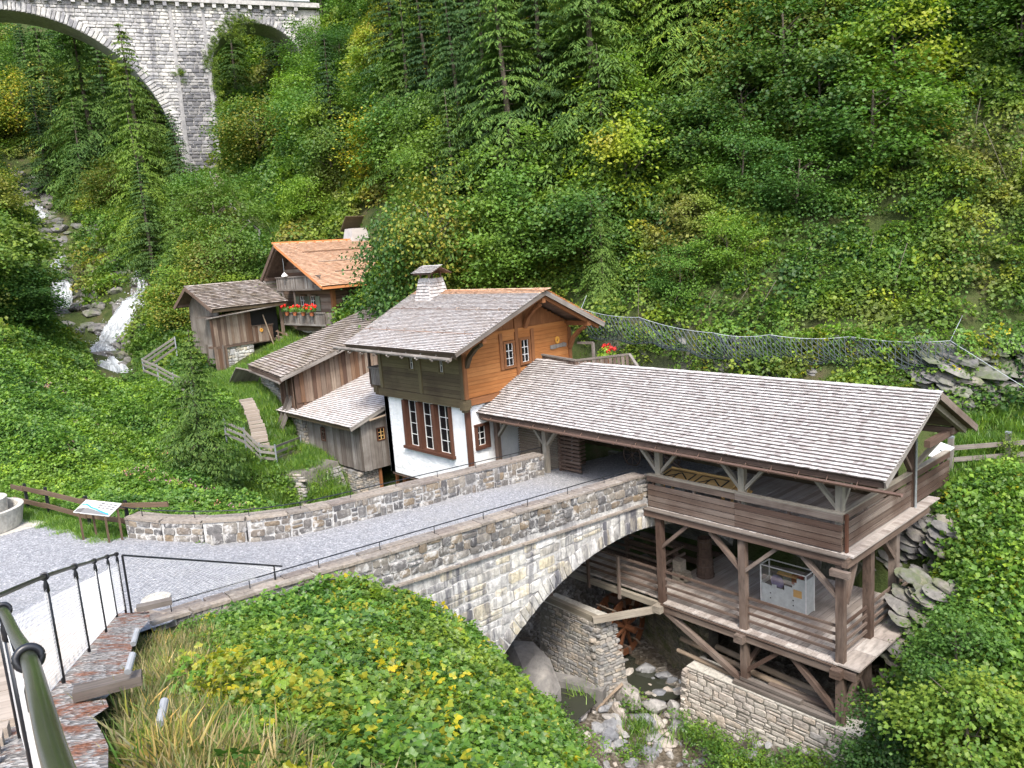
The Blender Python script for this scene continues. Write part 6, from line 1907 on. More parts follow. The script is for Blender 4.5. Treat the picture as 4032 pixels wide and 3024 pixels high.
def flower_box(p, along, label, r, group=None):
    t = thing("potted_geranium", tuple(p), label, "flowers", group)
    p = np.array(p, float)
    MB().tube([p - (0, 0, .26), p - (0, 0, .04)], [.1, .15], 10).build("pot", M['terracotta'], t)
    rr = random.Random(int(abs(p[0] * 100)))
    def blob(nq, R0, sz, up):
        m_ = MB()
        for _ in range(nq):
            d = np.array([rr.gauss(0, 1), rr.gauss(0, 1), rr.gauss(0, .8)]); d /= np.linalg.norm(d)
            if d[2] < -.3: d[2] *= -.5
            c = p + d * R0 * rr.uniform(.5, 1.05) + (0, 0, up)
            a = np.array([rr.gauss(0, 1), rr.gauss(0, 1), rr.gauss(0, 1)]); a -= d * a.dot(d) * .7; a /= np.linalg.norm(a); b = np.cross(d, a); b /= np.linalg.norm(b)
            m_.add([c - a * sz, c - b * sz * .7, c + a * sz, c + b * sz * .7], [(0, 1, 2, 3)])
        return m_
    blob(260, r, .055, .08).build("leaves", M['grass'], t)
    m_ = MB()
    for _ in range(9):
        d = np.array([rr.gauss(0, 1), rr.gauss(0, 1), abs(rr.gauss(0, 1)) + .3]); d /= np.linalg.norm(d)
        c = p + d * r * rr.uniform(.8, 1.1) + (0, 0, .12)
        for _ in range(22):
            e = np.array([rr.gauss(0, 1), rr.gauss(0, 1), rr.gauss(0, 1)]); e /= np.linalg.norm(e); q = c + e * r * .2
            a = np.cross(e, (0.3, .2, 1)); a /= np.linalg.norm(a); b = np.cross(e, a); s = .035
            m_.add([q - a * s, q - b * s, q + a * s, q + b * s], [(0, 1, 2, 3)])
    m_.build("blossoms", M['geranium'], t)
random.seed(77)
chalet()
flower_box((-20.6, 23.3, 4.15), (1, 0, 0), "large pot of red geraniums on the timber stair behind the gallery roof", .42)

def back_stair():
    t = thing("timber_stair_rail", (-21, 23.3, 3), "weathered boarded stair railing behind the gallery roof near the orange gable", "railing")
    pts = [(-23.6, 22.6, 4.25), (-21.3, 22.2, 4.2), (-19.6, 23.5, 4.35), (-18.6, 22.9, 3.85)]
    for a, b in zip(pts[:-1], pts[1:]):
        MB().bar(a, b, .1, .07).build("handrail", M['plank_grey'], t)
        a_, b_ = np.array(a), np.array(b); L = np.linalg.norm(b_ - a_); k = int(L / .16)
        ps = [(a_ + (b_ - a_) * (i + .5) / k - (0, 0, .45), np.column_stack([(0, 0, 1), (b_ - a_) / L, np.cross((0, 0, 1), (b_ - a_) / L)]), (.85, .13, .03)) for i in range(k)]
        pieces(t, "boarding_plank", ps, M['rail_wood'], 'box')
    MB().bar((-23.4, 24.6, 4.5), (-22.4, 24.5, 4.55), .08, .1).build("handrail", M['plank_grey'], t)
    MB().box((-22.4, 24.5, 4.1), (.1, .1, .9)).build("post", M['plank_grey'], t)
    MB().box((-21, 23.8, 3.2), (4.5, 1.0, .1)).build("landing", M['beam_wood'], t)
back_stair()
# ============================================================ FOREGROUND STAIR RAILING
RAIL = [(.9, 0.0, 8.42), (-.5, .1, 8.13), (-1.41, .18, 7.9), (-1.89, .23, 7.80), (-2.7, .32, 7.57), (-3.54, .39, 7.33), (-4.85, .50, 6.98), (-6.2, .58, 6.6), (-7.5, .80, 6.18), (-9.06, 1.34, 5.71), (-11.11, 1.99, 5.05), (-13.18, 2.64, 4.37), (-15.19, 3.26, 3.72), (-15.82, 3.56, 3.51)]
def smooth(pts, k=5):
    P = [np.array(p, float) for p in pts]; out = []
    for i in range(len(P) - 1):
        a, b = P[i], P[i + 1]; p0 = P[max(0, i - 1)]; p3 = P[min(len(P) - 1, i + 2)]
        for j in range(k):
            s = j / k
            out.append(.5 * (2 * a + (b - p0) * s + (2 * p0 - 5 * a + 4 * b - p3) * s * s + (-p0 + 3 * a - 3 * b + p3) * s ** 3))
    out.append(P[-1]); return out
def net_panel(parent, A, B, htop, hbot, sag, cell, r, mat, name='net_panel'):
    """diamond wire net between two posts; A, B are rail points; the net hangs htop below them down to hbot."""
    A = np.array(A, float); B = np.array(B, float); U = B - A; L = np.linalg.norm(U); u = U / L
    top = lambda s: -htop - sag * 4 * (s / L) * (1 - s / L); bot = lambda s: -hbot
    m_ = MB(); H = hbot
    k = 1.35
    def seg(s0, z0, s1, z1):
        m_.tube([A + u * s0 + (0, 0, z0), A + u * s1 + (0, 0, z1)], r, 3, False)
    for sg in (1, -1):
        c = -H / k
        while c < L + H / k:
            # points along the wire, clipped to the panel
            run = []
            for j in range(15):
                z = -H + (H) * j / 14
                s = c + (z + H) / k * sg if sg > 0 else c - (z + H) / k
                if 0 <= s <= L and z <= top(s) and z >= bot(s): run.append((s, z))
            if len(run) >= 2: seg(*run[0], *run[-1])
            c += cell
    for fn in (top, bot):
        m_.tube([A + u * (L * j / 10) + (0, 0, fn(L * j / 10)) for j in range(11)], r * 1.6, 4, False)
    m_.build(name, mat, parent)
def stair_railing():
    t = thing("stair_railing", (-8, .8, 5), "black tubular railing with steel net panels down the gravel stair in the left foreground", "railing")
    MB().tube(smooth(RAIL[:8]), .0235, 14).build("handrail", M['reflection_metal'], t, True)  # near length of the black rail, reflection painted olive
    MB().tube(smooth(RAIL[7:]), .0225, 12).build("handrail", M['black_metal'], t, True)
    posts = [(-.5, .1, 8.13), (-2.7, .32, 7.57), (-4.85, .50, 6.98), (-6.9, .67, 6.4), (-9.06, 1.34, 5.71), (-11.11, 1.99, 5.05), (-13.18, 2.64, 4.37), (-15.19, 3.26, 3.72), (-15.82, 3.56, 3.51)]
    for i, p in enumerate(posts):
        p = np.array(p)
        hb = 1.2
        m_ = MB(); m_.tube([p - (0, 0, .10), p - (0, 0, hb)], .021, 10); m_.tube([p - (0, 0, .17), p - (0, 0, .10), p - (0, 0, .05), p - (0, 0, .03)], [.028, .028, .015, .012], 10)
        m_.build("post", M['black_metal'], t, True)
        d = np.array(posts[min(i + 1, len(posts) - 1)]) - np.array(posts[max(i - 1, 0)]); d /= np.linalg.norm(d)
        x = np.cross(d, (0, 0, 1)); x /= np.linalg.norm(x); y = np.cross(x, d)
        ring = MB(); ring.tube([p + (x * math.cos(a) + y * math.sin(a)) * .034 for a in np.linspace(0, 2 * math.pi, 21)], .0125, 8, False)
        ring.build("collar", M['black_metal'], t, True)
    for i in range(len(posts) - 1):
        far = i >= 3
        net_panel(t, posts[i], posts[i + 1], .14, 1.13, .08, .048 if not far else .06, .0012 if i < 3 else (.0014 if i < 5 else .0018), M['mesh_wire'])
    # second run towards the bridge parapet
    t = thing("low_end_railing", (-16, 5, 2.5), "thin black rail with a hanging net from the stair foot to the bridge parapet", "railing")
    A, B = (-15.66, 3.62, 3.51), (-16.2, 6.95, 2.02)
    MB().tube([A, B], .019, 10).build("handrail", M['black_metal'], t)
    MB().tube([A, (A[0], A[1], 2.25)], .021, 10).build("post", M['black_metal'], t)
    MB().tube([(-16.18, 6.75, 2.1), (-16.18, 6.75, 1.75)], .022, 10).build("post", M['black_metal'], t)
    m_ = MB(); A_ = np.array(A); B_ = np.array(B)
    for sg in (1, -1):
        for c in np.arange(-.4, 1.4, .028):
            run = []
            for j in range(13):
                f = j / 12; s = c + sg * f * .38
                if 0 <= s <= 1:
                    H = 1.15 * (1 - s) + .1 * s
                    run.append(A_ + (B_ - A_) * s - (0, 0, .03 + H * f))
            if len(run) > 1: m_.tube([run[0], run[-1]], .0014, 3, False)
    m_.build("net_panel", M['mesh_wire'], t)
stair_railing()

def stairs():
    # gravel ramp sheet under the timbers
    pts = [np.array(p) for p in smooth([(3.5, -.1, 0), (.9, 0, 0), (-2.7, .32, 0), (-6.9, .67, 0), (-9.06, 1.34, 0), (-15.9, 3.5, 0)], 6)]
    m_ = MB(); row = []
    vs = []
    for i, p in enumerate(pts):
        d = pts[min(i + 1, len(pts) - 1)] - pts[max(i - 1, 0)]; d[2] = 0; d /= np.linalg.norm(d); nrm = np.array([-d[1], d[0], 0])  # left of travel
        if nrm[1] > 0: nrm = -nrm
        for k in range(7):
            q = p + nrm * (-.42 + k * .5 - (random.uniform(0, .16) if k == 0 else 0))
            vs.append((q[0], q[1], float(stair_z(p[0])) - .02 + random.uniform(-.015, .015) - (.1 if k == 0 else 0)))
    fs = [(i * 7 + k, i * 7 + k + 1, (i + 1) * 7 + k + 1, (i + 1) * 7 + k) for i in range(len(pts) - 1) for k in range(6)]
    m_.add(vs, fs); o = m_.build("stair_gravel", M['moss_gravel'], None, True); tag(o, kind='structure')
    t = thing("timber_stair", (-9, 0, 4.4), "long flight of gravel steps edged with pale timbers behind the netted railing", "stair")
    P = smooth([(3.5, -.1, 0), (.9, 0, 0), (-2.7, .32, 0), (-6.9, .67, 0), (-9.06, 1.34, 0), (-15.6, 3.4, 0)], 40)
    acc = 0; last = P[0]
    lst = []
    for i in range(1, len(P)):
        acc += np.linalg.norm(P[i] - P[i - 1])
        if acc > .30:
            acc = 0
            d = P[min(i + 1, len(P) - 1)] - P[i - 1]; d /= np.linalg.norm(d); nrm = np.array([-d[1], d[0], 0])
            if nrm[1] > 0: nrm = -nrm
            z = float(stair_z(P[i][0]))
            q = P[i]
            lst.append(((q + nrm * 1.45) + (0, 0, z + .015), np.column_stack([nrm, np.cross((0, 0, 1), nrm), (0, 0, 1)]), (2.6, .13, .13)))
    pieces(t, "step_timber", lst, M['step_wood'], 'box')
    # landing timbers across the kerb
    for k, (x, y) in enumerate(((-8.3, 1.6), (-15.3, 3.95))):
        d = np.array([-.95, .31, 0])
        MB().box((x, y, float(stair_z(x)) - .03), (.62, .17, .1), frame_of((.31, .95, 0))).build("landing_timber", M['plank_grey'], t)
    o = MB().tube([(-16.9, 4.0, float(court_z(-16.9, 4.0)) + .04), (-16.1, 4.35, float(court_z(-16.1, 4.35)) + .05)], .05, 6).build("kerb_timber", M['step_wood']); tag(o, "pale timber edging on the gravel at the foot of the stair", "timber")
    for k, (x, y, z) in enumerate(((-9.9, 2.25, 4.28), (-8.1, 1.75, 4.82), (-6.4, 1.55, 5.1))):
        o = MB().tube([(x, y, z), (x - .22, y + .12, z + .06)], .035, 10).build("drain_pipe", M['pipe_grey'])
        tag(o, ["grey plastic pipe end by the second railing post", "grey plastic pipe end in the gravel by the nearer posts", "grey plastic pipe half hidden in dry grass at the bottom left"][k], "pipe")
stairs()

def court_things():
    # information board
    t = thing("information_board", (-23.6, 5, 1.6), "sloping information board with a blue river map on four brown legs", "information board")
    legs = [(-24.1, 4.66), (-24.12, 5.0), (-23.12, 5.08), (-23.14, 5.42)]
    g = float(court_z(-23.6, 5)) - .05
    for i, (x, y) in enumerate(legs):
        MB().box((x, y, g + (.42 if i % 2 == 0 else .5)), (.05, .05, .84 if i % 2 == 0 else 1.0)).build("leg", M['fence_brown'], t)
    u = np.array([legs[2][0] - legs[0][0], legs[2][1] - legs[0][1], 0]); u /= np.linalg.norm(u)
    v = np.cross((0, 0, 1), u); vz = v * .88 + np.array([0, 0, .42]); vz /= np.linalg.norm(vz)
    O = np.array([-24.3, 4.56, g + .84]); R = np.column_stack([u, vz, np.cross(u, vz)])
    W, H = 1.45, .5
    MB().box(O + u * W / 2 + vz * H / 2, (W, H, .03), R).build("board_face", M['white_sign'], t)
    nn = np.cross(u, vz)
    def flat(poly, mat, nm, lift):
        m_ = MB(); m_.add([O + u * (a * W) + vz * (b * H) + nn * lift for a, b in poly], [tuple(range(len(poly)))]); m_.build(nm, mat, t)
    flat([(.02, .02), (.98, .02), (.98, .14), (.72, .2), (.5, .33), (.28, .42), (.02, .3)], M['grey_print'], "print_ground", .017)
    m_ = MB()
    riv = [(.03, .62), (.14, .66), (.24, .58), (.36, .46), (.5, .4), (.64, .3), (.8, .2), (.97, .12)]
    for a, b in zip(riv[:-1], riv[1:]): m_.add([O + u * a[0] * W + vz * (a[1] - .05) * H + nn * .02, O + u * b[0] * W + vz * (b[1] - .05) * H + nn * .02, O + u * b[0] * W + vz * (b[1] + .05) * H + nn * .02, O + u * a[0] * W + vz * (a[1] + .05) * H + nn * .02], [(0, 1, 2, 3)])
    m_.build("printed_river", M['blue_print'], t)
    m_ = MB(); m2 = MB()
    for i in range(4):
        for j in range(3):
            a, b = .5 + i * .12, .48 + j * .16 - i * .02
            if b < .25 or b > .92: continue
            m_.add([O + u * (a + da) * W + vz * (b + db) * H + nn * .022 for da, db in ((0, 0), (.095, 0), (.1, .11), (.01, .11))], [(0, 1, 2, 3)])
    m_.build("printed_photo", M['grey_print'], t)
    hist = [(.12, .72), (.2, .85), (.3, .78), (.38, .9), (.36, .68), (.44, .6), (.5, .72), (.56, .95)]
    for a, b in zip(hist[:-1], hist[1:]):
        m2.bar(O + u * a[0] * W + vz * a[1] * H + nn * .022, O + u * b[0] * W + vz * b[1] * H + nn * .022, .012, .004, tuple(nn))
    for i in range(5): m2.bar(O + u * .05 * W + vz * (.1 + i * .09) * H + nn * .024, O + u * .2 * W + vz * (.1 + i * .09) * H + nn * .024, .012, .004, tuple(nn))
    m2.build("printed_lines", M['ink'], t)
    o = MB().box((-23.3, 5.05, g - .0), (1.5, .55, .05), np.column_stack([u, np.cross((0, 0, 1), u), (0, 0, 1)])).build("board_footing", M['concrete']); tag(o, "pale concrete pad under the legs of the information board", "slab")
    # dark plank fence
    t = thing("dark_plank_fence", (-26.5, 4.8, 1.5), "low dark brown two-rail fence behind the information board", "fence")
    ps = [(-30.4, 4.1), (-29.73, 4.24), (-28.26, 4.57), (-25.5, 5.1), (-23.85, 5.75), (-22.6, 6.55)]
    for x, y in ps[1:5]:
        z = float(court_z(x, y)) - .2
        m_ = MB(); m_.box((x, y + .06, z + .58), (.1, .09, 1.15)); m_.build("post", M['black_metal'], t)
    for a, b in zip(ps[:-1], ps[1:]):
        za, zb = float(court_z(*a)), float(court_z(*b))
        last = b == ps[-1]
        if last: za += .0; zb = za + .1
        d = np.array([b[0] - a[0], b[1] - a[1]]); d /= np.linalg.norm(d)
        for h in (.36, .80):
            if last and h < .5: continue
            MB().bar((a[0] - d[0] * .12, a[1] - d[1] * .12 - .02 + random.uniform(-.02, .02), za + h + .02), (b[0] + d[0] * .12, b[1] + d[1] * .12 - .04, zb + h), .05, .14).build("rail", M['fence_brown'], t)
    # stone trough
    t = thing("round_stone_trough", (-28.6, 2.6, 1.5), "round pale stone basin with a smaller raised basin at the left edge", "trough")
    c = np.array([-28.35, 2.75, 1.38]); n = 36
    def ring(c, r0, r1, z0, z1, wall, nm, mat):
        m_ = MB(); vs = []
        for (r, z) in ((r0, z0), (r1, z1), (r1 - wall, z1), (r0 - wall, z0 + .15)):
            vs += [(c[0] + r * math.cos(2 * math.pi * k / n), c[1] + r * math.sin(2 * math.pi * k / n), c[2] + z) for k in range(n)]
        fs = [(q * n + k, q * n + (k + 1) % n, (q + 1) * n + (k + 1) % n, (q + 1) * n + k) for q in range(3) for k in range(n)] + [tuple(3 * n + k for k in range(n))]
        m_.add(vs, fs); m_.build(nm, mat, t, False)
    ring(c, 1.12, 1.25, .0, .62, .16, "basin", M['concrete'])
    ring(c + (-.25, .1, 0), .72, .78, .1, .86, .1, "inner_basin", M['concrete'])
    o = MB().box((-27.6, 3.6, float(court_z(-27.6, 3.6)) + .0), (1.6, 1.3, .05), frame_of((1, .5, 0))).build("concrete_pad", M['concrete']); tag(o, "worn concrete slab beside the round stone basin", "slab")
    # manhole
    m_ = MB(); n = 28; x, y = -17.4, 4.55; z = float(court_z(x, y)) + .02
    for r in (.30,): m_.add([(x + r * math.cos(2 * math.pi * k / n), y + r * math.sin(2 * math.pi * k / n), z) for k in range(n)], [tuple(range(n))])
    for r in (.28, .2): m_.tube([(x + r * math.cos(2 * math.pi * k / n), y + r * math.sin(2 * math.pi * k / n), z + .004) for k in range(n + 1)], .006, 5, False)
    o = m_.build("manhole_cover", M['concrete']); tag(o, "round pale manhole cover in the gravel near the parapet end", "manhole cover")
court_things()

# ============================================================ FENCES BY THE SHEDS AND PATHS
def post_rail(name, label, pts, h, rails, postmat, railmat, rw=(.04, .12), r=.035, ph=1.0, split=True):
    t = thing(name, pts[0], label, "fence")
    for p in pts:
        MB().tube([(p[0], p[1], p[2] - .15), (p[0], p[1], p[2] + ph)], r, 8).build("post", postmat, t)
    for a, b in zip(pts[:-1], pts[1:]):
        for hh in rails:
            MB().bar((a[0], a[1] - .04, a[2] + hh), (b[0], b[1] - .04, b[2] + hh), *rw).build("rail", railmat, t)
    return t
post_rail("grey_rail_fence", "grey plank fence on steel posts curving beside the plank steps to the lower shed",
          [(-34.3, 12.9, 1.2), (-33.64, 13.48, .77), (-33.12, 13.87, .04), (-32.64, 14.38, -.09), (-36.1, 17.3, -.75)], 1, (.3, .58, .86), M['grey_metal'], M['fence_grey'], (.035, .11), .04, .98)
post_rail("grey_rail_fence", "short grey plank fence on steel posts above the spruce near the waterfall foot",
          [(-49.2, 16.2, 3.9), (-48.56, 13.98, 2.91), (-46.92, 14.24, 2.63), (-44.72, 14.34, 2.27), (-42.49, 14.48, 1.95)], 1, (.35, .7, .95), M['grey_metal'], M['fence_grey'], (.035, .12), .045, 1.05)
pf = [(-79.34, 31.84, 17.04), (-77.08, 31.09, 16.08), (-72.43, 29.72, 14.14), (-67.65, 28.54, 12.35), (-64.15, 27.64, 11.31), (-57.98, 26.49, 9.45), (-57.01, 25.97, 8.6)]
pp = []
for a, b in zip(pf[:-1], pf[1:]):
    a, b = np.array(a), np.array(b); k = max(1, int(np.linalg.norm(b - a) / 2.2))
    pp += [tuple(a + (b - a) * i / k) for i in range(k)]
pp.append(pf[-1]); pp = [(p[0], p[1], float(terrain_z(p[0], p[1])) + .1) for p in pp]
post_rail("hillside_path_fence", "long pale rail fence following the steep footpath up to the viaduct pier", pp, 1, (.45, .75, 1.05), M['grey_metal'], M['fence_grey'], (.06, .12), .06, 1.15)
def steps_path(name, label, pts, w, n, mat, dz=.0):
    t = thing(name, pts[0], label, "steps")
    P = [np.array(p, float) for p in smooth(pts, 10)]; L = np.cumsum([0] + [np.linalg.norm(b - a) for a, b in zip(P[:-1], P[1:])])
    lst = []
    for k in range(n):
        s = L[-1] * (k + .5) / n; i = min(int(np.searchsorted(L, s)) - 1, len(P) - 2); i = max(i, 0)
        p = P[i] + (P[i + 1] - P[i]) * (s - L[i]) / max(1e-6, L[i + 1] - L[i]); d = P[min(i + 1, len(P) - 1)] - P[i]; d[2] = 0; d /= np.linalg.norm(d)
        x = np.array([-d[1], d[0], 0]) + np.array([random.uniform(-.06, .06), random.uniform(-.06, .06), 0]); x /= np.linalg.norm(x)
        lst.append((p + (0, 0, dz), np.column_stack([x, np.cross((0, 0, 1), x), (0, 0, 1)]), (w * random.uniform(.85, 1.1), L[-1] / n * .5, .14)))
    pieces(t, "step_plank", lst, mat, 'box')
steps_path("plank_stair_path", "curved flight of weathered plank steps between the spruce and the sheds", [(-38.0, 15.5, 2.2), (-37.2, 15.35, 1.95), (-36.0, 15.0, 1.5), (-35.1, 14.75, 1.1), (-34.2, 14.4, .75), (-33.6, 14.3, .3)], .68, 15, M['step_wood'], .05)
steps_path("upper_path_steps", "short flight of earth steps just below the viaduct pier", [(-79.6, 33.0, 18.3), (-77.5, 32.0, 17.2), (-75, 31.2, 16.1)], 1.2, 9, M['step_wood'], .1)

# ============================================================ RIGHT FENCE, LECTERN, NET
def right_side():
    base = [(-9.45, 27.6), (-9.6, 28.45), (-8.3, 30.0), (-6.9, 31.7), (-5.5, 33.4)]
    t = thing("pasture_fence", (-9.6, 28.4, -.2), "weathered four-rail fence with an ivy covered post on the path at the right edge", "fence")
    for k, (x, y) in enumerate(base[1:]):
        z = -.35
        MB().box((x, y, z + .8), (.16, .16, 1.6)).build("post", M['fence_grey'], t)
        MB().box((x, y, z + 1.62), (.17, .17, .06)).build("post_cap", M['grey_metal'], t)
    for a, b in zip(base[1:-1], base[2:]):
        for h in (.18, .36, .78, 1.2):
            MB().bar((*a, -.33 + h), (*b, -.33 + h), .045, .16 if h > .3 else .18).build("rail", M['plank_grey'], t)
    t = thing("sloping_info_panel", (-9.6, 27.1, 0), "pale grey sloping panel on the corner of the gallery railing", "panel")
    m_ = MB(); q = [(-9.86, 26.72, 1.05), (-9.59, 27.40, 1.33), (-9.15, 27.45, 1.2), (-9.42, 26.78, .92)]
    m_.add(q + [(a, b, c - .04) for a, b, c in q], [(0, 1, 2, 3), (7, 6, 5, 4), (0, 4, 5, 1), (1, 5, 6, 2), (2, 6, 7, 3), (3, 7, 4, 0)]); m_.build("panel_face", M['grey_panel'], t)
    MB().box((-9.45, 27.1, .5), (.06, .06, 1.3)).build("stand", M['grey_metal'], t)
    o = MB().box((-12.2, 28.6, .45), (.9, .8, 1.1)).build("red_cabinet", M['red_box']); tag(o, "dull red box standing on the path behind the gallery end", "box")
    # rockfall net
    t = thing("rockfall_net", (-17, 28, 3.8), "dark wire rockfall net slung between steel cables across the cliff behind the gallery", "net")
    top = [(-24.76, 26.4, 5.79), (-21.67, 26.73, 5.41), (-18.31, 27.31, 4.76), (-16.22, 28.11, 4.65), (-13.63, 29.49, 4.49), (-10.47, 30.71, 4.29)]
    foot = [(-24.9, 27.3, 4.7), (-21.2, 27.6, 4.5), (-17.82, 28.0, 3.9), (-15.54, 28.9, 3.95), (-12.62, 30.1, 3.7), (-9.87, 31.3, 3.6)]
    cab = []
    for a, b in zip(top[:-1], top[1:]):
        a, b = np.array(a), np.array(b)
        for k in range(8): cab.append(a + (b - a) * k / 8 - (0, 0, .12 * 4 * (k / 8) * (1 - k / 8)))
    cab.append(np.array(top[-1]))
    MB().tube(cab, .013, 6).build("top_cable", M['cable'], t)
    for p, q in zip(top, foot): MB().tube([p, q], .04, 8).build("strut", M['net_wire'], t)
    for a, b in ((top[-1], (-10.93, 33.37, 5.0)), (top[-1], (-7.92, 30.6, 2.7)), (top[0], (-25.4, 27.5, 6.3))): MB().tube([a, b], .012, 5).build("stay_cable", M['cable'], t)
    m_ = MB(); nU = 150; nV = 9
    def S(i, j):
        f = i / nU * (len(top) - 1); k = min(int(f), len(top) - 2); f -= k
        a = np.array(top[k]) * (1 - f) + np.array(top[k + 1]) * f - (0, 0, .12 * 4 * f * (1 - f))
        b = np.array(foot[k]) * (1 - f) + np.array(foot[k + 1]) * f + np.array([0, .0, .0])
        s = j / nV
        p = a * (1 - s) + b * s
        return p + np.array([.12, -.3, -.55]) * (4 * s * (1 - s)) * (.75 + .5 * math.sin(i * .4) * .3) + np.array([0, 0, -.35 * s])
    for i in range(nU):
        for j in range(nV):
            if (i + j) % 2 == 0:
                a, b, c = S(i, j), S(i + 1, j + 1), S(max(0, i - 1), j + 1)
                m_.tube([a, b], .017, 3, False)
                if i > 0: m_.tube([a, c], .017, 3, False)
    m_.build("wire_net", M['net_wire'], t)
right_side()

# ============================================================ WATERFALLS
def fall(name, label, left, right, seed):
    r = random.Random(seed)
    Lp = smooth(left, 6); Rp = smooth(right, 6); n = min(len(Lp), len(Rp)); W = 14
    vs = []; pc = []
    for i in range(n):
        a = np.array(Lp[int(i * (len(Lp) - 1) / (n - 1))]); b = np.array(Rp[int(i * (len(Rp) - 1) / (n - 1))])
        for j in range(W + 1):
            f = j / W
            e = 1 if j in (0, W) else 0
            p = a + (b - a) * (f + (r.uniform(-.02, .02))) + np.array([.3, -.15, .2]) * math.sin(math.pi * f) + np.array([.45, -.1, .3])
            p = p + np.array([r.uniform(-.1, .1), r.uniform(-.1, .1), r.uniform(-.1, .14) - e * .12])
            vs.append(p); pc.append((f, i / n * 3, seed))
    fs = [(i * (W + 1) + j, i * (W + 1) + j + 1, (i + 1) * (W + 1) + j + 1, (i + 1) * (W + 1) + j) for i in range(n - 1) for j in range(W)]
    m_ = MB(); m_.add(vs, fs, pc)
    # thrown droplets
    for _ in range(260):
        i = r.randrange(len(vs)); c = np.array(vs[i]) + np.array([r.gauss(.25, .2), r.gauss(-.1, .25), abs(r.gauss(.15, .25))]); s = r.uniform(.02, .06)
        m_.add([c + (s, 0, 0), c + (-s, s, 0), c + (-s, -s, 0), c + (0, 0, s * 1.6)], [(0, 1, 3), (1, 2, 3), (2, 0, 3), (0, 2, 1)], [(r.random(), 1, 0)] * 4)
    o = m_.build(name, M['falls'], None, True); o['kind'] = 'structure'; o['label'] = label
    return o
fall("waterfall", "lower right waterfall splashing down from the wooden flume into the stream",
     [(-66.47, 19.57, 8.13), (-65.89, 19.19, 7.06), (-65.91, 18.27, 6.61), (-65.52, 16.86, 5.32), (-64.79, 15.84, 4.16), (-64.63, 15.04, 3.34), (-62.9, 14.4, 2.85)],
     [(-65.87, 20.17, 7.93), (-65.47, 19.72, 6.90), (-64.96, 19.49, 6.25), (-64.06, 18.40, 4.94), (-63.21, 17.55, 3.75), (-63.03, 16.78, 3.06), (-61.3, 16.2, 2.75)], 1)
fall("waterfall", "left waterfall in two white steps above the stream bend",
     [(-83.47, 17.85, 10.77), (-79.51, 15.67, 8.72), (-78.45, 16.0, 8.34), (-77.23, 15.6, 7.36), (-75.75, 15.37, 5.93), (-74.0, 15.1, 5.3)],
     [(-82.58, 18.77, 10.56), (-78.68, 16.79, 8.72), (-77.46, 17.41, 8.23), (-75.97, 16.97, 7.09), (-74.65, 16.79, 5.81), (-73.0, 16.6, 5.2)], 2)
fall("waterfall", "thin upper cascade running down through rocks at the left edge",
     [(-109.6, 20.0, 20.94), (-106.6, 19.98, 19.57), (-100.72, 20.0, 17.63), (-95.5, 19.14, 15.89), (-91.37, 18.78, 14.19), (-87.15, 18.43, 12.14), (-84, 17.9, 10.9)],
     [(-108.7, 21.04, 21.02), (-106.01, 20.67, 19.68), (-99.98, 20.82, 17.56), (-94.96, 20.24, 15.84), (-90.53, 20.21, 14.1), (-86.45, 19.61, 12.07), (-83, 18.9, 10.7)], 3)
fall("rushing_stream", "grey rushing water below the waterfalls",
     [(-73.5, 15.0, 5.0), (-70, 14.2, 3.9), (-66, 13.5, 3.1), (-62.5, 13.8, 2.75), (-58, 13.4, 2.35), (-53, 13.0, 1.5)],
     [(-73.0, 16.6, 5.0), (-69.5, 15.8, 3.9), (-65.5, 15.3, 3.1), (-61.5, 16.6, 2.85), (-57.5, 15.6, 2.35), (-52.5, 14.6, 1.5)], 4)
o = MB().bar((-66.5, 20.2, 8.35), (-57.5, 21.6, 6.9), .5, .25).build("wooden_flume", M['beam_wood']); tag(o, "long dark wooden flume channel leading from the top of the right waterfall", "flume")

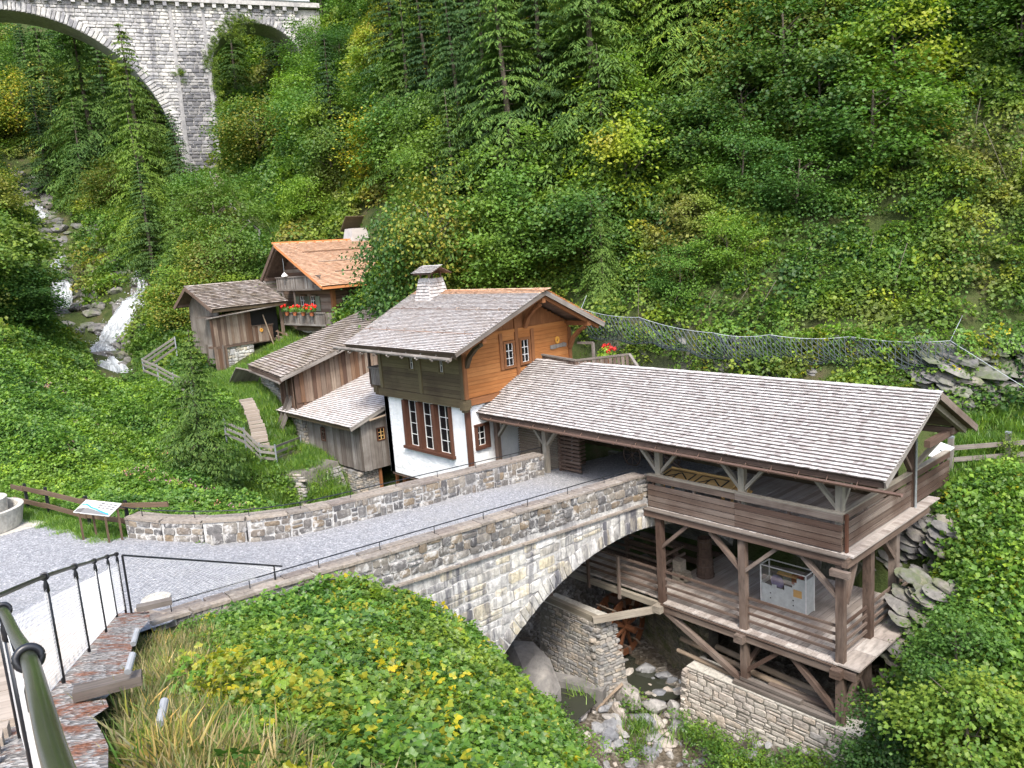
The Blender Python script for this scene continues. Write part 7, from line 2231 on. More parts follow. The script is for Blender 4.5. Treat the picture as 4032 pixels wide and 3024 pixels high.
# ============================================================ ROCKS
def rocks():
    random.seed(91)
    big = [(-16.9, 17.75, -6.35, 1.15, .95, .85, "pale blue-grey boulder at the foot of the stone pier"), (-16.0, 18.2, -6.45, 1.35, 1.0, .9, "largest blue-grey boulder with a branch leaning on it"),
           (-15.2, 18.7, -6.8, .95, .45, .5, "yellowish slab tilted beside the dark water"), (-14.75, 19.15, -6.9, .45, .5, .7, "small dark blue pointed rock near the retaining wall"),
           (-15.3, 18.15, -7.0, .95, .5, .45, "long smooth oval stone below the boulders"), (-15.75, 17.3, -7.0, 1.0, .85, .75, "pale angular boulder in the middle of the stream rocks"),
           (-16.6, 16.75, -6.75, .8, .45, .6, "pointed blue-grey rock at the left of the rock pile"), (-14.7, 17.9, -7.35, .95, .7, .5, "flat topped grey block near the grass tuft"),
           (-15.4, 16.65, -7.35, 1.5, .7, .4, "wide flat slate slab at the bottom of the rock pile"), (-14.45, 17.4, -7.45, .6, .55, .45, "white and rust stained stone below the flat grey block"),
           (-14.45, 19.35, -7.05, .55, .4, .4, "smooth grey stone against the retaining wall base"), (-14.35, 18.95, -7.2, .6, .45, .35, "lower grey stone against the retaining wall base"),
           (-16.1, 16.2, -7.0, .6, .6, .6, "white streaked rock at the bramble edge"), (-15.9, 16.75, -7.05, .5, .5, .6, "pale upright rock beside the white streaked one"),
           (-15.85, 17.75, -6.8, .55, .5, .5, "brownish rock under the leaning branch")]
    for k, (x, y, z, a, b, c, lab) in enumerate(big):
        ang = random.uniform(-.6, .6)
        R = np.array([[math.cos(ang), -math.sin(ang), 0], [math.sin(ang), math.cos(ang), 0], [0, 0, 1]]) @ frame_of((1, random.uniform(-.3, .3), random.uniform(-.25, .25)))
        me = proto_mesh('rock', k % 8, M['boulder'])
        o = bpy.data.objects.new("boulder", me); COL.objects.link(o)
        mt = np.eye(4); mt[:3, :3] = R * np.array([a, b, c])[None] * 1.15; mt[:3, 3] = (x, y, z + .12); o.matrix_basis = Matrix(mt.tolist())
        tag(o, lab, "boulder", "boulders in the stream below the gallery")
    n = 0
    while n < 280:
        x, y = random.uniform(-18, -11), random.uniform(14.8, 20.5)
        z = float(terrain_z(x, y))
        if z > -5.8: continue
        s = random.uniform(.12, .42) if random.random() < .75 else random.uniform(.35, .7)
        R = frame_of((random.gauss(0, 1), random.gauss(0, 1), random.gauss(0, .3)))
        o = bpy.data.objects.new("stream_stone", proto_mesh('rock', random.randrange(8), M['boulder'] if random.random() < .75 else M['pale_stone'])); COL.objects.link(o)
        mt = np.eye(4); mt[:3, :3] = R * np.array([s, s * random.uniform(.5, .9), s * random.uniform(.35, .7)])[None] * 1.2; mt[:3, 3] = (x, y, z + s * .1); o.matrix_basis = Matrix(mt.tolist())
        tag(o, "small grey or brown stone lying loose in the stream bed", "stone", "loose stones in the stream bed")
        n += 1
    # big smooth boulder under the arch
    for (c, s, k, lab) in (((-18.4, 16.1, -5.9), (3.4, 2.2, 2.6), 2, "huge smooth grey-brown boulder under the bridge arch"), ((-20.0, 14.9, -4.9), (3.2, 2.4, 3.2), 5, "shaded rock mass at the inner foot of the bridge arch")):
        o = bpy.data.objects.new("large_boulder", proto_mesh('rock', k, M['big_boulder'])); COL.objects.link(o)
        mt = np.eye(4); mt[:3, :3] = frame_of((1, -.25, -.3)) * np.array(s)[None]; mt[:3, 3] = c; o.matrix_basis = Matrix(mt.tolist()); tag(o, lab, "boulder")
    o = MB().bar((-18.6, 16.6, -6.1), (-16.3, 17.5, -6.2), .5, .7).build("concrete_footing", M['big_boulder']); tag(o, "sloping concrete footing between the huge boulder and the pier", "footing")
    o = MB().tube([(-16.35, 17.1, -6.5), (-16.05, 17.55, -6.0), (-15.9, 17.95, -5.75)], [.055, .05, .06], 7).build("driftwood_branch", M['log_wood']); tag(o, "pale driftwood stick leaning against the blue-grey boulders", "branch")
    # slate cliff slabs
    def slabs(name, label, n, fx, fy, fz, size, dip, seed):
        r = random.Random(seed); v_, f_ = [], []
        vs = []; fs = []; pc = []; nb = 0
        for _ in range(n):
            x = r.uniform(*fx); y = fy(x) + r.uniform(-.35, .5); zt = fz(x)
            z = r.uniform(zt[0], zt[1])
            y += (z - zt[0]) * .32
            s = r.uniform(*size)
            v, f = PROTO['rock'][r.randrange(8)]
            R = frame_of((1, r.uniform(-.2, .2) + dip[0], dip[1] + r.uniform(-.12, .12)), (r.uniform(-.2, .2), -.5, 1))
            p = (v * np.array([s * 2.0, s * 1.1, s * r.uniform(.15, .34)])) @ R.T + np.array([x, y, z])
            vs.append(p); pc.append(v); fs += [tuple(nb + q for q in ff) for ff in f]; nb += len(v)
        me = bpy.data.meshes.new(name); me.from_pydata(np.concatenate(vs).tolist(), [], fs); me.materials.append(M['slate_rock'])
        tag(link(name, me), label, kind='structure')
    fyc = lambda x: np.interp(x, [-26, -20, -16, -10, -8, -5, 0], [26.6, 27.1, 27.7, 30.2, 32.6, 35.6, 39.5])
    slabs("slate_cliff", None, 900, (-27, -2), fyc, lambda x: (-.4, 4.3), (.3, .75), (.1, -.42), 5)
    slabs("slate_cliff", None, 420, (-11.5, -3), lambda x: fyc(x) - .2, lambda x: (-.2, 3.7), (.3, .85), (.1, -.45), 6)
    slabs("slate_outcrop", None, 620, (-13.5, -8.4), lambda x: np.interp(x, [-15, -9.5, -7.6], [24.9, 24.6, 23.2]), lambda x: (-5.2, -.6), (.25, .6), (.1, -.5), 7)
    slabs("slate_outcrop", None, 120, (-8.9, -7.4), lambda x: 21.2, lambda x: (-6.5, -1.6), (.2, .55), (.1, -.5), 8)
    # rocks round the waterfalls
    r = random.Random(12); vs = []; fs = []; pc = []; nb = 0
    for _ in range(420):
        k = r.randrange(3)
        if k == 0: x, y = r.uniform(-76, -58), r.uniform(13, 21)
        elif k == 1: x, y = r.uniform(-86, -70), r.uniform(14, 22)
        else: x, y = r.uniform(-108, -84), r.uniform(17.5, 23)
        z = float(terrain_z(x, y)); s = r.uniform(.6, 1.7)
        v, f = PROTO['rock'][r.randrange(8)]; R = frame_of((1, r.uniform(-.5, .5), r.uniform(-.4, .2)))
        vs.append((v * np.array([s * 1.5, s, s * .6])) @ R.T + np.array([x, y, z - s * .1])); pc.append(v); fs += [tuple(nb + q for q in ff) for ff in f]; nb += len(v)
    me = bpy.data.meshes.new("stream_rocks"); me.from_pydata(np.concatenate(vs).tolist(), [], fs); me.materials.append(M['slate_rock'])
    tag(link("waterfall_rocks", me), kind='structure')
rocks()
# ============================================================ VEGETATION
def proj(P):
    d = np.asarray(P, float) - CAM
    z = d @ CF; x = d @ CR; y = d @ CU
    return x / z * FPX + 2016, 1512 - y / z * FPX, z

def leaf_verts(kind):
    if kind == 'rhomb':   # folded 4-gon leaf, two faces
        v = np.array([(0, 0, 0), (.45, .5, .12), (0, 1, -.05), (-.45, .5, .12)]); f = [(0, 1, 2), (0, 2, 3)]
    elif kind == 'ovate':
        v = np.array([(0, 0, 0), (.36, .28, .08), (.40, .58, .08), (0, 1.05, -.12), (-.40, .58, .08), (-.36, .28, .08), (0, .5, -.03)])
        f = [(0, 1, 6), (1, 2, 6), (2, 3, 6), (3, 4, 6), (4, 5, 6), (5, 0, 6)]
    elif kind == 'blade':
        v = np.array([(-.03, 0, 0), (.03, 0, 0), (.025, .5, .06), (-.025, .5, .06), (0, 1, .3)]); f = [(0, 1, 2, 3), (3, 2, 4)]
    elif kind == 'spray':
        v = np.array([(0, 0, 0), (.16, .3, .0), (.13, .7, -.06), (0, 1.05, -.2), (-.13, .7, -.06), (-.16, .3, .0)]); f = [(0, 1, 2, 3), (0, 3, 4, 5)]
    return v, f

def make_leaves(name, C, D, Nrm, S, kind, mat):
    """one mesh of leaves: base points C, direction D (tip), normal Nrm, size S."""
    v, f = leaf_verts(kind); n = len(C); k = len(v)
    D = D / np.linalg.norm(D, axis=1, keepdims=True)
    X = np.cross(D, Nrm); X /= np.linalg.norm(X, axis=1, keepdims=True) + 1e-9
    Z = np.cross(X, D)
    V = C[:, None] + S[:, None, None] * (v[None, :, 0:1] * X[:, None] + v[None, :, 1:2] * D[:, None] + v[None, :, 2:3] * Z[:, None])
    V = V.reshape(-1, 3)
    me = bpy.data.meshes.new(name)
    loops = []; starts = []; tot = []
    base = np.arange(n)[:, None] * k
    fl = []
    for ff in f: fl.append(np.array(ff)[None] + base)
    # interleave faces per leaf
    allf = []
    for ff in fl: allf.append(ff)
    nf = sum(x.shape[0] for x in allf)
    me.vertices.add(len(V)); me.vertices.foreach_set("co", V.astype(np.float32).ravel())
    L = sum(x.size for x in allf)
    me.loops.add(L); me.polygons.add(nf)
    vi = np.concatenate([x.ravel() for x in allf]).astype(np.int32)
    ls = []; o = 0
    for x in allf:
        w = x.shape[1]; ls.append(o + np.arange(x.shape[0]) * w); o += x.size
    me.loops.foreach_set("vertex_index", vi)
    me.polygons.foreach_set("loop_start", np.concatenate(ls).astype(np.int32))
    me.update(calc_edges=True); me.validate()
    me.materials.append(mat)
    return me

def rnd_unit(r, n):
    a = r.normal(size=(n, 3)); return a / np.linalg.norm(a, axis=1, keepdims=True)

def clump_mesh(name, seed, n, rad, size, kind, mat, flat=.6, updir=.6, trif=False):
    r = np.random.RandomState(seed)
    d = rnd_unit(r, n); d[:, 2] = np.abs(d[:, 2]) * 1.0 - .15
    rr = rad * r.uniform(.35, 1.0, n) ** .6
    C = d * rr[:, None]; C[:, 2] *= flat
    out = d * .7 + rnd_unit(r, n) * .6; out[:, 2] += -.1
    nrm = rnd_unit(r, n) * .55 + np.array([0, 0, updir]) + d * .35
    out -= nrm * (np.sum(out * nrm, 1, keepdims=True) / np.sum(nrm * nrm, 1, keepdims=True)) * .8
    S = r.uniform(size[0], size[1], n)
    if trif:
        Cs, Ds, Ns, Ss = [], [], [], []
        X = np.cross(out, nrm); X /= np.linalg.norm(X, axis=1, keepdims=True); o = out / np.linalg.norm(out, axis=1, keepdims=True)
        for a, sc in ((0, 1.1), (1.25, .9), (-1.25, .9)):
            dd = o * math.cos(a) + X * math.sin(a)
            Cs.append(C); Ds.append(dd); Ns.append(nrm + rnd_unit(r, n) * .15); Ss.append(S * sc)
        C, out, nrm, S = np.concatenate(Cs), np.concatenate(Ds), np.concatenate(Ns), np.concatenate(Ss)
    return make_leaves(name, C, out, nrm, S, kind, mat)

_gn = {}
def gn_group(coll):
    ng = bpy.data.node_groups.new("scatter_" + coll.name, 'GeometryNodeTree')
    ng.interface.new_socket("Geometry", in_out='INPUT', socket_type='NodeSocketGeometry')
    ng.interface.new_socket("Geometry", in_out='OUTPUT', socket_type='NodeSocketGeometry')
    gi = ng.nodes.new("NodeGroupInput"); go = ng.nodes.new("NodeGroupOutput")
    ci = ng.nodes.new("GeometryNodeCollectionInfo"); ci.inputs["Collection"].default_value = coll
    ci.inputs["Separate Children"].default_value = True; ci.inputs["Reset Children"].default_value = True
    ip = ng.nodes.new("GeometryNodeInstanceOnPoints"); ip.inputs["Pick Instance"].default_value = True
    def attr(nm, ty):
        a = ng.nodes.new("GeometryNodeInputNamedAttribute"); a.data_type = ty; a.inputs["Name"].default_value = nm; return a.outputs["Attribute"]
    ng.links.new(gi.outputs[0], ip.inputs["Points"]); ng.links.new(ci.outputs[0], ip.inputs["Instance"])
    ng.links.new(attr("idx", 'INT'), ip.inputs["Instance Index"])
    e2r = ng.nodes.new("FunctionNodeEulerToRotation"); ng.links.new(attr("rot", 'FLOAT_VECTOR'), e2r.inputs[0])
    ng.links.new(e2r.outputs[0], ip.inputs["Rotation"])
    ng.links.new(attr("scl", 'FLOAT_VECTOR'), ip.inputs["Scale"])
    ng.links.new(ip.outputs[0], go.inputs[0])
    return ng

def scatter(name, P, rot, scl, meshes, **tags):
    if len(P) == 0: return
    coll = bpy.data.collections.new(name + "_kinds")
    for i, me in enumerate(meshes):
        coll.objects.link(bpy.data.objects.new("%s_kind_%d" % (name, i), me))
    me = bpy.data.meshes.new(name)
    me.vertices.add(len(P)); me.vertices.foreach_set("co", np.asarray(P, np.float32).ravel())
    a = me.attributes.new("rot", 'FLOAT_VECTOR', 'POINT'); a.data.foreach_set("vector", np.asarray(rot, np.float32).ravel())
    s = np.asarray(scl, np.float32)
    if s.ndim == 1: s = np.repeat(s[:, None], 3, 1)
    a = me.attributes.new("scl", 'FLOAT_VECTOR', 'POINT'); a.data.foreach_set("vector", s.ravel())
    a = me.attributes.new("idx", 'INT', 'POINT'); a.data.foreach_set("value", RNG.randint(0, len(meshes), len(P)).astype(np.int32))
    o = bpy.data.objects.new(name, me); COL.objects.link(o)
    md = o.modifiers.new("scatter", 'NODES'); md.node_group = gn_group(coll)
    o['kind'] = 'stuff'
    for k, v in tags.items(): o[k] = v
    return o

# regions without growth
def seg_dist(x, y, pl):
    d = np.full(x.shape, 1e9)
    for a, b in zip(pl[:-1], pl[1:]):
        ax, ay = a[:2]; bx, by = b[:2]; L = (bx - ax) ** 2 + (by - ay) ** 2
        t = np.clip(((x - ax) * (bx - ax) + (y - ay) * (by - ay)) / L, 0, 1)
        d = np.minimum(d, np.hypot(x - ax - t * (bx - ax), y - ay - t * (by - ay)))
    return d
def rect(x, y, O, ang, n0, n1, w0, w1):
    a = math.radians(ang); w = (math.cos(a), math.sin(a)); n = (w[1], -w[0])
    dx, dy = x - O[0], y - O[1]; cn = dx * n[0] + dy * n[1]; cw = dx * w[0] + dy * w[1]
    return (cn > n0) & (cn < n1) & (cw > w0) & (cw < w1)
FALLS_R = [(-66.2, 19.9), (-65.4, 18.5), (-64.3, 16.6), (-62.5, 15.3)]
FALLS_L = [(-109, 20.5), (-100, 20.4), (-95, 19.7), (-91, 19.4), (-87, 19), (-83, 18.3), (-79, 16.3), (-75, 16.2), (-72, 15.5), (-66, 14.5), (-60, 14.8), (-53, 13.9)]
PATH_UP = [(-80.5, 33.0), (-77, 31.9), (-72.2, 30.6), (-67.6, 29.5), (-64, 28.6), (-57.8, 27.4), (-55.5, 26.4), (-52, 24)]
STEPS = [(-41, 16.2), (-38.0, 15.5), (-36, 15.0), (-34.2, 14.4), (-33.2, 14.9), (-35, 16.6)]
def blocked(x, y, m=0.0):
    b = in_court(x, y) | in_stair(x, y)
    b |= (x > -21.1 - m) & (x < -15.7 + m * .3) & (y > 5.5) & (y < 26)
    b |= (x > -24.5) & (x < -8.7 + m) & (y > 18.8) & (y < 25.6)
    b |= (x > -30.3 - m) & (x < -23.2 + m) & (y > 17.6 - m) & (y < 25.0)
    b |= (x > -36.7 - m) & (x < -30) & (y > 17.2 - m) & (y < 22.5)
    b |= rect(x, y, (-35.68, 16.43), 170, .5 - m, 7.6, -.2 - m, 6.3 + m)
    b |= rect(x, y, (-49.43, 17.35), 100, -1.5 - m, 2.4 + m, .3 - m, 5.4)
    b |= rect(x, y, (-47.89, 22.75), 92, -2.4 - m, 4.8 + m, .4 - m, 9.5)
    b |= seg_dist(x, y, FALLS_R) < 1.9 + m
    b |= seg_dist(x, y, FALLS_L) < 1.7 + m
    b |= seg_dist(x, y, PATH_UP) < .9 + m
    b |= seg_dist(x, y, STEPS) < .65 + m
    b |= (x > -24) & (x < 0) & (y > 13.2) & (y < 19.6) & (terrain_z(x, y) < -5.7)
    b |= (x > -16.4) & (x < -8.4) & (y > 19.0) & (y < 24.6)
    b |= rect(x, y, (-83.04, 31.11), 70, -4.4, .3, -.3, 4.4)
    b |= (y > 25.5) & (y < 27.2) & (x > -24) & (x < -9)
    return b
def sample(n, x0, x1, y0, y1, seed, margin=250, m=0.0, dmin=0):
    r = np.random.RandomState(seed)
    x = r.uniform(x0, x1, n); y = r.uniform(y0, y1, n)
    z = terrain_z(x, y)
    px, py, d = proj(np.column_stack([x, y, z + .3]))
    k = (d > dmin) & (px > -margin) & (px < 4032 + margin) & (py > -margin * 2.2) & (py < 3024 + margin * 1.6)
    k &= ~blocked(x, y, m)
    return x[k], y[k], z[k], d[k], r
def normal_tilt(x, y):
    e = .6
    gx = (terrain_z(x + e, y) - terrain_z(x - e, y)) / (2 * e); gy = (terrain_z(x, y + e) - terrain_z(x, y - e)) / (2 * e)
    return gx, gy
def rots(r, n, tilt=.35):
    return np.column_stack([r.normal(0, tilt, n), r.normal(0, tilt, n), r.uniform(0, 6.28, n)])

def lump(x, y):
    return (bumps(x + 3, y - 2, .55) + .6 * bumps(x - 7, y + 5, 1.3))

HILL = [clump_mesh("hill_clump", s, 150, 1.0, (.13, .24), 'rhomb', M['leaf_hill'], .75, .55) for s in (1, 2, 3)] + [clump_mesh("hill_clump", s, 120, 1.0, (.10, .18), 'rhomb', M['leaf_broad'], .8, .6) for s in (4, 5)] + [clump_mesh("hill_clump", 6, 110, .9, (.14, .24), 'ovate', M['leaf_hill'], .9, .4)]
BRAM = [clump_mesh("bramble_clump", s, 34, .42, (.055, .085), 'ovate', M['leaf_bramble'], .7, .8, True) for s in (11, 12, 13, 14)] + [clump_mesh("bramble_clump", 15, 26, .40, (.06, .10), 'ovate', M['leaf_yellow'], .7, .7, True)]
LEFT = [clump_mesh("thicket_clump", s, 60, .6, (.075, .12), 'ovate', M['leaf_left'], .75, .75, True) for s in (21, 22, 23)] + [clump_mesh("thicket_clump", 24, 120, .6, (.07, .12), 'rhomb', M['leaf_left'], 1.1, .5)]
GRASS = [clump_mesh("grass_tuft", s, 60, .12, (.22, .42), 'blade', M['grass'], .3, .3) for s in (31, 32)]
def grass_mesh(seed, n, rad, h, mat, lean=.35):
    r = np.random.RandomState(seed); C = np.column_stack([r.normal(0, rad, n), r.normal(0, rad, n), np.zeros(n)])
    D = np.column_stack([r.normal(0, lean, n), r.normal(0, lean, n), np.ones(n)])
    return make_leaves("grass_tuft", C, D, rnd_unit(r, n), r.uniform(h[0], h[1], n), 'blade', mat)
GRS = [grass_mesh(s, 70, .16, (.14, .34), M['grass']) for s in (41, 42)]
DRY = [grass_mesh(s, 60, .14, (.25, .62), M['dry_grass'], .55) for s in (43, 44)] + [grass_mesh(45, 40, .14, (.2, .45), M['grass'], .5)]

def cover():
    # wooded slope behind everything
    x, y, z, d, r = sample(95000, -135, 6, 24, 95, 101, m=.25)
    s = np.clip(.55 + d * .0115, .75, 2.1)
    keep = r.uniform(size=len(x)) < np.clip(.62 / s ** 2, 0, 1) * 1.1
    cliff = (seg_dist(x, y, [(-26, 27.3), (-20, 27.9), (-16, 28.6), (-10, 31.2), (-8, 33.4), (-5, 36.2), (0, 40)]) < 1.7)
    keep &= ~(cliff & (r.uniform(size=len(x)) < np.where(x > -12, .80, .5)))
    keep &= ~((x > -16) & (y < np.interp(x, [-16, -10, -5, 0], [27.6, 30, 35, 39])) & (y > 25))
    x, y, z, d, s = x[keep], y[keep], z[keep], d[keep], s[keep]
    lift = np.clip(lump(x, y) + .7 * bumps(x * 2.3 + 1, y * 2.1, 1.0), -.3, 2.4) * np.clip((y - 27) * .12, .1, 1.0)
    hole = (bumps(x * 1.7 + 9, (y + z) * 1.3, 1.0) < -.75) & (r.uniform(size=len(x)) < .4)
    x, y, z, s, lift, d = x[~hole], y[~hole], z[~hole], s[~hole], lift[~hole], d[~hole]
    P = np.column_stack([x, y, z + lift + .15])
    sc = s * r.uniform(.7, 1.25, len(x)); sc = np.where((d < 42), sc * .85, sc)
    scatter("hillside_undergrowth", P, rots(r, len(x), .45), sc, HILL)
    # left slope, far valley
    x, y, z, d, r = sample(42000, -175, -48, -35, 30, 102, m=.2)
    s = np.clip(.5 + d * .011, .8, 2.4)
    keep = r.uniform(size=len(x)) < np.clip(.6 / s ** 2, 0, 1); 
    x, y, z, d, s = x[keep], y[keep], z[keep], d[keep], s[keep]
    P = np.column_stack([x, y, z + np.clip(lump(x, y), -.1, 2) * .6 + .1])
    scatter("valley_undergrowth", P, rots(r, len(x), .4), s * r.uniform(.7, 1.2, len(x)), HILL)
    # left bank thicket
    x, y, z, d, r = sample(52000, -60, -20.8, 1.5, 15.5, 103, m=.1)
    gx, gy = normal_tilt(x, y); k = r.uniform(size=len(x)) < np.sqrt(1 + gx ** 2 + gy ** 2) * .24
    x, y, z, d = x[k], y[k], z[k], d[k]
    near_edge = seg_dist(x, y, [(-34, 3.3), (-28, 4.6), (-24, 5.4), (-21.6, 7.6), (-21.4, 12)])
    keep = (near_edge > .55) & (~((x > -36) & (y < 4.4 + (x + 28) * .17 + .35) & (x < -23)))
    keep &= ~((x > -36.5) & (y > 12.9) & (x < -30)) | (r.uniform(size=len(x)) < .25)
    x, y, z, d = x[keep], y[keep], z[keep], d[keep]
    P = np.column_stack([x, y, z + np.clip(lump(x * 1.5, y * 1.5), -.3, 2) * .38 * np.clip((near_edge[keep] - .5) * .5, .1, 1) + .1])
    scatter("bank_thicket", P, rots(r, len(x), .35), np.clip(.55 + d * .012, .7, 1.3) * r.uniform(.7, 1.2, len(x)) * np.clip(.45 + near_edge[keep] * .4, .5, 1), LEFT)
    # foreground bramble bank
    x, y, z, d, r = sample(9000, -15.4, 4, 1.3, 12.6, 104, margin=500, dmin=1.5)
    rail = np.interp(x, [-15.9, -8.9, -6.5, -2.5, 3], [3.6, 1.45, .85, .55, .4])
    off = y - rail
    keep = (off > .8 + r.uniform(0, .5, len(x))) & (d > 3.2) & (z > -5.5)
    dry = (x > -14.5) & (off > .3) & (off < .85 + r.uniform(-.3, .7, len(x)) + np.clip((x + 11) * .06, 0, .5)) & (d > 2) & (x < -3.5)
    k2 = keep & ~(dry & (r.uniform(size=len(x)) < .85))
    lift = np.clip(lump(x * 2.2, y * 2.2), -.4, 2) * .17 * np.clip(off - 1.2, .2, 1)
    P = np.column_stack([x, y, z + lift + .18])[k2]
    yl = bumps(x * 1.2 + 4, y * 1.2, 1.0)[k2]
    scatter("bramble_bank", P, rots(r, len(P), .35), r.uniform(.75, 1.2, len(P)) * np.clip(.35 + (off[k2] - 1.2) * .5, .5, 1), BRAM[:4] + BRAM[:4] + [BRAM[4]])
    yk = k2 & (d < 11) & (bumps(x * 1.1, y * 1.3 + 1, 1.2) > .15) & (r.uniform(size=len(x)) < .5)
    P = np.column_stack([x, y, z + lift + .28])[yk]
    scatter("yellow_bramble_leaves", P, rots(r, len(P), .4), r.uniform(.6, .95, len(P)), [BRAM[4], BRAM[4], BRAM[3]])
    P = np.column_stack([x, y, z + .02])[dry & (d > 2.2)]
    P2 = np.repeat(P, 2, 0) + np.column_stack([r.normal(0, .12, len(P) * 2), r.normal(0, .12, len(P) * 2), np.zeros(len(P) * 2)])
    scatter("dry_grass", P2, rots(r, len(P2), .3), r.uniform(.35, .8, len(P2)), DRY)
    # right-hand slope
    x, y, z, d, r = sample(9000, -9.2, 3, 14.5, 29.2, 105, margin=400)
    keep = ~((x < -8.0) & (y > 18.6) & (y < 25.2)) & (z > -6.6) & ~((y > 27.2) & (x < -8.3))
    keep &= ~((x < -7.8) & (y < 25.4) & (r.uniform(size=len(x)) < .3))
    x, y, z, d = x[keep], y[keep], z[keep], d[keep]
    P = np.column_stack([x, y, z + np.clip(lump(x * 1.8, y * 1.8), -.3, 2) * .35 + .15])
    scatter("right_bank_brambles", P, rots(r, len(x), .4), r.uniform(1.0, 1.7, len(x)), BRAM[:4] + [LEFT[3], BRAM[4]])
    # grass: court edge, path edge, hut terraces, pasture strip
    x, y, z, d, r = sample(60000, -58, -3, 3.5, 36, 106, m=-.15)
    court_edge = (seg_dist(x, y, [(-36, 2.9), (-28, 4.35), (-23.4, 5.2), (-21.5, 8.3)]) < 1.0)
    hutg = (seg_dist(x, y, [(-41, 17), (-37, 16.4), (-35, 15.8), (-33.6, 15.2)]) < 1.3) | (seg_dist(x, y, [(-46, 13.6), (-40, 14.2), (-36, 14)]) < 1.2)
    past = (x > -10.2) & (y > 28) & (y < np.interp(x, [-10, -8, -5, 0], [30.6, 32.8, 35.8, 39]))
    pathg = seg_dist(x, y, PATH_UP) < 1.8
    keep = (court_edge | hutg | past | pathg | ((x > -56) & (x < -30.5) & (y > 12.6) & (y < 24)))
    keep &= r.uniform(size=len(x)) < np.where(past, 1.0, .9)
    P = np.column_stack([x, y, z])[keep]
    P2 = np.repeat(P, 2, 0) + np.column_stack([r.normal(0, .15, len(P) * 2), r.normal(0, .15, len(P) * 2), np.zeros(len(P) * 2)])
    scatter("grass_verge", P2, rots(r, len(P2), .15), np.repeat(np.where(court_edge[keep], .55, 1.0), 2) * r.uniform(.8, 1.4, len(P2)), GRS)
    x, y, z, d, r = sample(30000, -82, -50, 24, 36, 107, m=-.3)
    k = seg_dist(x, y, PATH_UP) < 2.6
    scatter("path_grass", np.column_stack([x, y, z])[k], rots(r, int(k.sum()), .15), r.uniform(1.2, 2.2, int(k.sum())), GRS)
    # creeping growth on the cliff
    r = np.random.RandomState(108); n = 900
    x = r.uniform(-26, -3, n); zc = r.uniform(.2, 4.6, n)
    yc = np.interp(x, [-26, -20, -16, -10, -8, -5, 0], [26.6, 27.1, 27.7, 30.2, 32.6, 35.6, 39.5]) + zc * .3 - .15
    g = (bumps(x * 2.1, zc * 2.5 + 3, 1.0) > np.where(x > -11, .35, -.1)) | (zc > 4.0)
    scatter("cliff_creepers", np.column_stack([x, yc, zc])[g], rots(r, int(g.sum()), .7), r.uniform(.7, 1.3, int(g.sum())), [LEFT[0], LEFT[3], BRAM[0], BRAM[4]])
    # stream side tufts
    P = np.array([(-15.2, 17.75, -6.95), (-15.05, 17.85, -6.95), (-15.3, 17.6, -6.95), (-14.95, 17.7, -7.0), (-15.35, 18.45, -6.85), (-14.6, 17.2, -7.2), (-14.8, 17.35, -7.2), (-13.9, 18.3, -7.0), (-13.6, 18.5, -6.95), (-15.15, 17.65, -6.9), (-16.9, 16.9, -6.1)])
    r = np.random.RandomState(9)
    scatter("stream_grass", P, rots(r, len(P), .15), r.uniform(1.2, 1.9, len(P)), GRS)
    q = []
    for cx, cy, cz, k, sp in ((-13.6, 18.8, -6.9, 10, .3), (-12.8, 18.5, -6.9, 18, .4), (-15.6, 17.95, -6.6, 5, .12), (-11.6, 18.2, -7.1, 45, .6), (-14.9, 16.6, -7.3, 8, .3), (-10.8, 18.2, -6.9, 90, 1.1), (-9.4, 18.4, -6.4, 60, .7), (-16.6, 14.3, -5.3, 40, .6), (-15.2, 14.0, -5.6, 50, .7)):
        for _ in range(k): q.append((cx + r.normal(0, sp), cy + r.normal(0, sp * .5), cz + r.uniform(-.1, .35)))
    q = np.array(q)
    scatter("streamside_herbs", q, rots(r, len(q), .4), r.uniform(.5, .95, len(q)), BRAM[:4] + [LEFT[3]])
cover()

# ------------------------------------------------------------ trees
def limbs(mb, base, top, r0, r1, n, spread, rr, up=.5):
    base = np.array(base, float); top = np.array(top, float)
    mb.tube([base, base * .6 + top * .4 + np.array([rr.uniform(-.1, .1), rr.uniform(-.1, .1), 0]), top], [r0, (r0 + r1) * .55, r1], 7)
    for k in range(n):
        f = rr.uniform(.3, .95); p = base + (top - base) * f; a = rr.uniform(0, 6.28)
        d = np.array([math.cos(a), math.sin(a), up + rr.uniform(-.2, .4)]); L = spread * rr.uniform(.5, 1.0) * (1.15 - f * .5)
        mb.tube([p, p + d * L * .5 + (0, 0, .05 * L), p + d * L], [r0 * .35 * (1.1 - f), r0 * .2, r0 * .06], 5)

